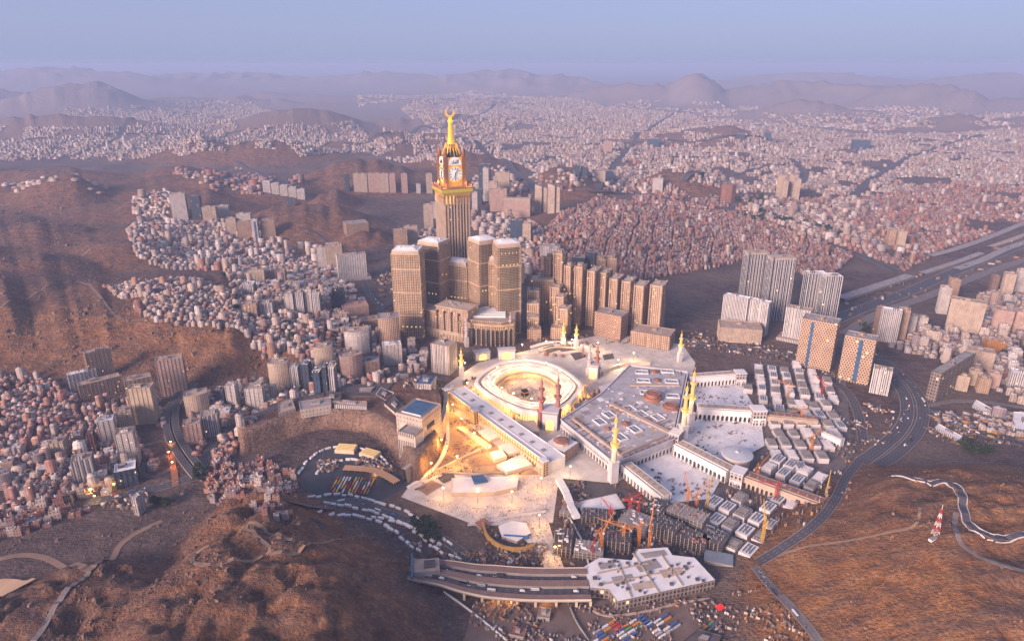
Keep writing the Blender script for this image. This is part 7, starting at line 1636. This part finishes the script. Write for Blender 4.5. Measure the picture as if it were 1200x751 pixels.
for phr, pxp, n_, s_ in TG:
    pl = [tuple(P(*p)) for p in pxp]; xs = [p[0] for p in pl]; ys = [p[1] for p in pl]; k_ = 0; tr = 0
    while k_ < n_ and tr < 900:
        tr += 1; x, y = RN.uniform(min(xs), max(xs)), RN.uniform(min(ys), max(ys))
        if not in_poly(np.array([x]), np.array([y]), pl)[0]: continue
        i = RN.randrange(3); sc_ = s_ * RN.uniform(.7, 1.25); z_ = H1(x, y) - .4; lb = f'dark green tree {phr}, one of a clump'; k_ += 1
        if not tu[i]: tu[i] = True; o = tps[i]; o.location = (x, y, z_); o.scale = (sc_,) * 3; o.rotation_euler = (0, 0, RN.uniform(0, 6)); o['label'] = lb; o['group'] = 'trees ' + phr
        else: dup(tps[i], (x, y, z_), RN.uniform(0, 6), lb, 'trees ' + phr, (sc_,) * 3)
        KEEP.append(('c', (x, y), 4))

# ------------------------------------------------------------------ crowds (nobody could count them) and loose building material
def crowd(name, areas, seed):
    rs = np.random.RandomState(seed); V, F, C = [], [], []; b = 0
    for pl, n_, z, pale in areas:
        xs = [p[0] for p in pl]; ys = [p[1] for p in pl]; x = rs.uniform(min(xs), max(xs), n_ * 2); y = rs.uniform(min(ys), max(ys), n_ * 2); k_ = in_poly(x, y, pl); x, y = x[k_][:n_], y[k_][:n_]
        for px, py in zip(x, y):
            a = rs.uniform(0, 6.28); h_ = rs.uniform(1.6, 1.85); ring_ = []
            for zz, r_ in ((0, .26), (.55 * h_, .28), (.82 * h_, .30), (.86 * h_, .12), (.92 * h_, .15), (h_, .08)):
                for q in range(4): V.append((px + r_ * math.cos(a + q * 1.5708), py + r_ * math.sin(a + q * 1.5708) * (.7 if zz < .84 * h_ else 1), z + zz))
            c_ = (.62, .60, .58) if rs.rand() < pale else (.035, .03, .035) if rs.rand() < .7 else (.22, .16, .15)
            for l in range(5):
                for q in range(4): F.append((b + l * 4 + q, b + l * 4 + (q + 1) % 4, b + l * 4 + 4 + (q + 1) % 4, b + l * 4 + 4 + q)); C.append((.25, .15, .10) if l >= 3 else c_)
            F.append((b + 20, b + 21, b + 22, b + 23)); C.append((.05, .04, .04)); b += 24
    me = bpy.data.meshes.new(name); me.from_pydata(V, [], F); at = me.color_attributes.new('col', 'FLOAT_COLOR', 'CORNER'); at.data.foreach_set('color', np.concatenate([np.repeat(np.array(C), 4, 0), np.ones((len(C) * 4, 1))], 1).ravel())
    t = NT('clothing'); a = t.n('Attribute'); a.attribute_name = 'col'; t.put(t.b.inputs['Base Color'], a.outputs['Color']); t.b.inputs['Roughness'].default_value = .9; me.materials.append(t.mat)
    o = bpy.data.objects.new(name, me); COL.objects.link(o); o['kind'] = 'stuff'; return o
kc = np.array((KX, KY)); near_ring = [tuple(kc + 46 * np.array((math.cos(a), math.sin(a)))) for a in np.linspace(0, 6.28, 24)[:-1]]
crowd('crowd_of_people', [(le, 1500, .95, .5), (near_ring, 1300, .95, .55), (GG(.4, (480, 580), (530, 590), (640, 596), (640, 604), (560, 614)), 900, .45, .35), (GG(.4, (606, 560), (650, 556), (648, 600), (600, 580)), 350, .45, .35), (GG(.8, (604, 612), (640, 606), (652, 640), (660, 664), (642, 664)), 420, .85, .3), (GG(.4, (700, 395), (755, 398), (790, 410), (780, 424), (710, 418)), 700, .45, .3), (GG(.4, (540, 420), (640, 406), (640, 414), (560, 426)), 400, .45, .4), (GG(.4, (756, 392), (800, 396), (830, 402), (800, 404)), 500, .9, .5), (GG(.9, (818, 492), (890, 494), (890, 518), (800, 514)), 120, .95, .3)], 3)

SITE = [(.08, .06, .06), (.24, .19, .16), (.40, .35, .32), (.58, .54, .52), (.26, .13, .07), (.15, .11, .10), (.11, .08, .07), (.36, .17, .05), (.10, .12, .17), (.20, .14, .11), (.18, .12, .09)]
ST = []
for pxp, n_, (s0, s1), hmax in (([(528, 480), (560, 490), (600, 530), (640, 556), (604, 556), (530, 556), (500, 576), (484, 576), (520, 540)], 420, (.5, 3.2), 2.5), ([(740, 550), (790, 530), (846, 558), (830, 584), (780, 588)], 90, (1, 5), 2.5), ([(820, 492), (890, 494), (892, 518), (850, 542), (796, 516)], 90, (.8, 4), 2), ([(810, 450), (864, 448), (882, 476), (820, 478)], 70, (.8, 4), 2),([(655, 562), (722, 568), (776, 594), (850, 650), (780, 655), (668, 664)], 700, (.8, 5), 4), ([(560, 612), (600, 636), (640, 640), (636, 664), (560, 662), (552, 640)], 260, (1, 5), 3), ([(556, 706), (690, 706), (710, 714), (700, 760), (540, 760)], 300, (.6, 4.5), 2.5), ([(700, 712), (840, 694), (880, 676), (905, 700), (960, 760), (700, 760)], 420, (.6, 4), 2),
        ([(880, 424), (990, 440), (1000, 530), (968, 592), (905, 655), (850, 650), (800, 612), (860, 570), (900, 520), (890, 470)], 1100, (.8, 5), 5), ([(1000, 470), (1050, 480), (1040, 520), (1000, 530), (992, 500)], 260, (1, 6), 3), ([(350, 546), (372, 532), (440, 532), (468, 556), (440, 548), (400, 544), (380, 560)], 300, (2, 7), 3), ([(1080, 500), (1130, 504), (1200, 524), (1110, 520)], 140, (1, 7), 3),
        ([(430, 614), (480, 636), (530, 660), (560, 660), (540, 640), (500, 640)], 160, (1.5, 6), 3), ([(664, 484), (710, 452), (718, 462), (684, 492)], 170, (2, 7), 14), ([(540, 446), (556, 444), (600, 492), (640, 508), (632, 516), (560, 470)], 150, (2, 6), 9), ([(600, 398), (690, 394), (760, 398), (700, 408), (640, 404)], 130, (2, 6), 4), ([(820, 385), (900, 404), (960, 425), (900, 424), (840, 412), (790, 404)], 220, (2, 8), 4),
        ([(990, 350), (1100, 315), (1215, 270), (1215, 300), (1080, 345), (990, 385)], 420, (4, 18), 7), ([(480, 446), (520, 450), (516, 462), (470, 456)], 100, (2, 7), 5), ([(1084, 482), (1210, 500), (1210, 520), (1100, 498)], 200, (3, 12), 5), ([(960, 600), (1000, 560), (1010, 540), (990, 600), (920, 650)], 130, (1.5, 6), 4), ([(446, 360), (470, 330), (500, 300), (470, 300), (440, 330)], 150, (3, 12), 6), ([(90, 590), (160, 580), (240, 558), (250, 572), (170, 600)], 140, (2, 8), 4)):
    pl = [tuple(P(*p)) for p in pxp]; xs = [p[0] for p in pl]; ys = [p[1] for p in pl]; x = NR.uniform(min(xs), max(xs), n_ * 3); y = NR.uniform(min(ys), max(ys), n_ * 3); k_ = in_poly(x, y, pl); k_ &= fbm(x / 38, y / 38, 3, 120) > .5; x, y = x[k_][:n_], y[k_][:n_]; z = H(x, y)
    for a, b, c in zip(x, y, z): ST.append((a, b, c + 2.2, RN.uniform(s0, s1) * 1.5, RN.uniform(s0, s1) * RN.choice((.18, .3, .6)), RN.uniform(.6, hmax), RN.choice((.5, -.55, 1.0)) + RN.uniform(-.15, .15), RN.randrange(len(SITE)), 2, 0))
box_field('building_material', np.array(ST), [M_froof, M_froof], False)

# ------------------------------------------------------------------ plaza and forecourt floodlights, on masts added to carry them
PL = [(531, 486, 60), (541, 503, 75), (556, 520, 75), (574, 536, 75), (600, 552, 70), (518, 528, 60), (506, 556, 50), (536, 548, 60), (560, 590, 24), (600, 590, 24), (634, 574, 26), (520, 586, 24), (632, 618, 26), (650, 656, 24), (545, 436, 34), (640, 410, 34), (700, 412, 34), (742, 424, 40), (724, 432, 44), (670, 408, 34), (612, 414, 40), (548, 460, 40), (668, 560, 26)]
for px, py, pw in PL:
    c = G(px, py); gold = px < 660 and py > 450
    near_ = 'on the golden plaza' if gold else 'on the far forecourt'
    floodlight_mast(c[0], c[1], 24, pw * (820 if gold else 800), f'slim added floodlight mast {near_}', f'added floodlight masts {near_}', (1.0, .48, .09) if gold else (1.0, .70, .38), .4)
for px, py in ((199, 536), (203, 548), (201, 524), (135, 574), (108, 580), (112, 588), (142, 570)):
    c = P(px, py); floodlight_mast(c[0], c[1], 12, 6500, 'orange street lamp beside the ' + ('lit loop ramp' if px > 180 else 'tunnel road mouth'), 'street lamps by the ' + ('loop ramp' if px > 180 else 'tunnel mouth'), (1.0, .38, .10) if px > 180 else (1, .6, .15), H1(*c))

# ------------------------------------------------------------------ sheds, walls, tracks and loose rock
low_block('long white roofed shed along the avenue right of the highway bend', [(1140, 474), (1176, 494), (1180, 488), (1144, 468)], 0, 7, F_slatew, M_roofw, 'shed', 'shed')
low_block('narrow white row building on the avenue embankment above the right hill', [(1096, 500), (1124, 515), (1128, 511), (1100, 496)], 0, 7, F_slatew, M_roofw, 'shed', 'shed')
low_block('pale glazed hall at the right edge beside the avenue', [(1186, 500), (1215, 506), (1215, 484), (1188, 482)], 0, 10, F_slatew, M_roofw, 'hall', 'hall')
low_block('small square roofed house in the bottom works yard under the viaduct', [(630, 722), (644, 724), (646, 712), (632, 710)], 0, 6, M_conc, M_rooft, 'shed', 'shed')
low_block('dark roofed shed at the bottom edge below the containers', [(800, 751), (838, 760), (846, 744), (818, 736)], 0, 8, M_dark, M_dark, 'shed', 'shed')
low_block('brown roofed hut in the bottom works yard beside the white fence', [(596, 742), (614, 746), (618, 736), (600, 732)], 0, 6, M_conc, M_redst, 'shed', 'shed')
low_block('dark square pit hut with a flat roof on the near hill shoulder', [(350, 618), (372, 626), (382, 614), (362, 606)], 22, 46, M_dark, M_dark, 'hut', 'hut')
curved_wall('white fence running down from the viaduct to the bottom edge', [(520, 694), (540, 708), (566, 728), (600, 756)], 3, 1.4, M_white, 'fence', 'fence')
curved_wall('curved earth bank round the bottom yards', [(690, 712), (712, 722), (760, 716), (800, 706), (846, 700)], 2, 3, M_rooft, 'bank', 'bank')
curved_wall('long low wall across the bottom yard left of the containers', [(668, 712), (676, 730), (690, 751)], 3, 1.4, M_conc)
ribbon('dirt_lot', [P(-14, 694), P(4, 693), P(20, 690)], 46, plain('tan_lot', (.48, .32, .20), .9, .12, .05), .7, across=8, keep=False, step=6)
def rock_field(name, areas, seed):
    rs = np.random.RandomState(seed); V, F, C = [], [], []; b = 0
    for pxp, n_, s0, s1, tone in areas:
        pl = [tuple(P(*p)) for p in pxp]; xs = [p[0] for p in pl]; ys = [p[1] for p in pl]; x = rs.uniform(min(xs), max(xs), n_ * 4); y = rs.uniform(min(ys), max(ys), n_ * 4)
        k_ = in_poly(x, y, pl) & (fbm(x / 45, y / 45, 4, 140, True) > .60); x, y = x[k_][:n_], y[k_][:n_]; z = H(x, y); n = len(x)
        if not n: continue
        s_ = rs.uniform(s0, s1, n) * (1 + (rs.rand(n) < .08) * 1.4); base = np.array([(-1, -1, -1), (1, -1, -1), (1, 1, -1), (-1, 1, -1), (-.6, -.6, .8), (.6, -.6, .7), (.6, .6, .8), (-.6, .6, .6)], float)
        v = base[None] * .5 * s_[:, None, None] * rs.uniform(.6, 1.3, (n, 1, 3)) + rs.uniform(-.22, .22, (n, 8, 3)) * s_[:, None, None]; a = rs.uniform(0, 6.28, n); ca, sa = np.cos(a)[:, None], np.sin(a)[:, None]
        vx = v[..., 0] * ca - v[..., 1] * sa + x[:, None]; vy = v[..., 0] * sa + v[..., 1] * ca + y[:, None]; V.append(np.stack([vx, vy, v[..., 2] + z[:, None] + .1 * s_[:, None]], -1).reshape(-1, 3))
        fi = np.array([(0, 1, 5, 4), (1, 2, 6, 5), (2, 3, 7, 6), (3, 0, 4, 7), (4, 5, 6, 7)]); F.append((fi[None] + (np.arange(n) * 8)[:, None, None] + b).reshape(-1, 4)); b += n * 8
        C.append(np.repeat(np.array(tone)[None] * rs.uniform(.5, 1.35, (n, 1)), 20, 0))
    me = bpy.data.meshes.new(name); me.from_pydata(np.concatenate(V).tolist(), [], np.concatenate(F).tolist()); at = me.color_attributes.new('col', 'FLOAT_COLOR', 'CORNER'); C = np.concatenate(C); at.data.foreach_set('color', np.concatenate([C, np.ones((len(C), 1))], 1).ravel())
    me.materials.append(M_froof); o = bpy.data.objects.new(name, me); COL.objects.link(o); o['kind'] = 'stuff'; return o
rock_field('loose_rock', [([(240, 590), (320, 580), (420, 610), (520, 690), (540, 760), (40, 760), (160, 650)], 3400, .6, 2.6, (.15, .09, .065)), ([(0, 600), (120, 600), (240, 580), (180, 640), (60, 740), (0, 751)], 900, .6, 2.2, (.16, .11, .09)), ([(900, 655), (1040, 545), (1200, 560), (1200, 751), (985, 751)], 700, .5, 1.8, (.30, .18, .10)),
            ([(0, 370), (120, 350), (320, 400), (440, 430), (300, 450), (180, 455), (60, 435), (0, 430)], 1800, 1.5, 4.5, (.19, .12, .08)), ([(0, 240), (120, 250), (150, 330), (0, 350)], 900, 2.5, 7, (.16, .10, .08)), ([(300, 505), (470, 500), (480, 540), (400, 520), (320, 540)], 300, .6, 2, (.20, .14, .11))], 8)

# ------------------------------------------------------------------ haze
hz = MB(); hz.prism([(-130000, -400), (130000, -400), (130000, 120000), (-130000, 120000)], -12, 760, 0, 0, cap=True, bottom=True)
ht = bpy.data.materials.new('haze_air'); ht.use_nodes = True; nt = ht.node_tree; nt.nodes.clear()
vo = nt.nodes.new('ShaderNodeVolumePrincipled'); vo.inputs['Color'].default_value = (.46, .585, .88, 1); vo.inputs['Density'].default_value = HAZE
vo.inputs['Anisotropy'].default_value = 0.0
mo = nt.nodes.new('ShaderNodeOutputMaterial'); nt.links.new(vo.outputs[0], mo.inputs['Volume'])
ho = hz.obj('haze', ht); ho['kind'] = 'stuff'

for m_ in bpy.data.materials: m_.cycles.emission_sampling = 'NONE'      # the lamps themselves light the place
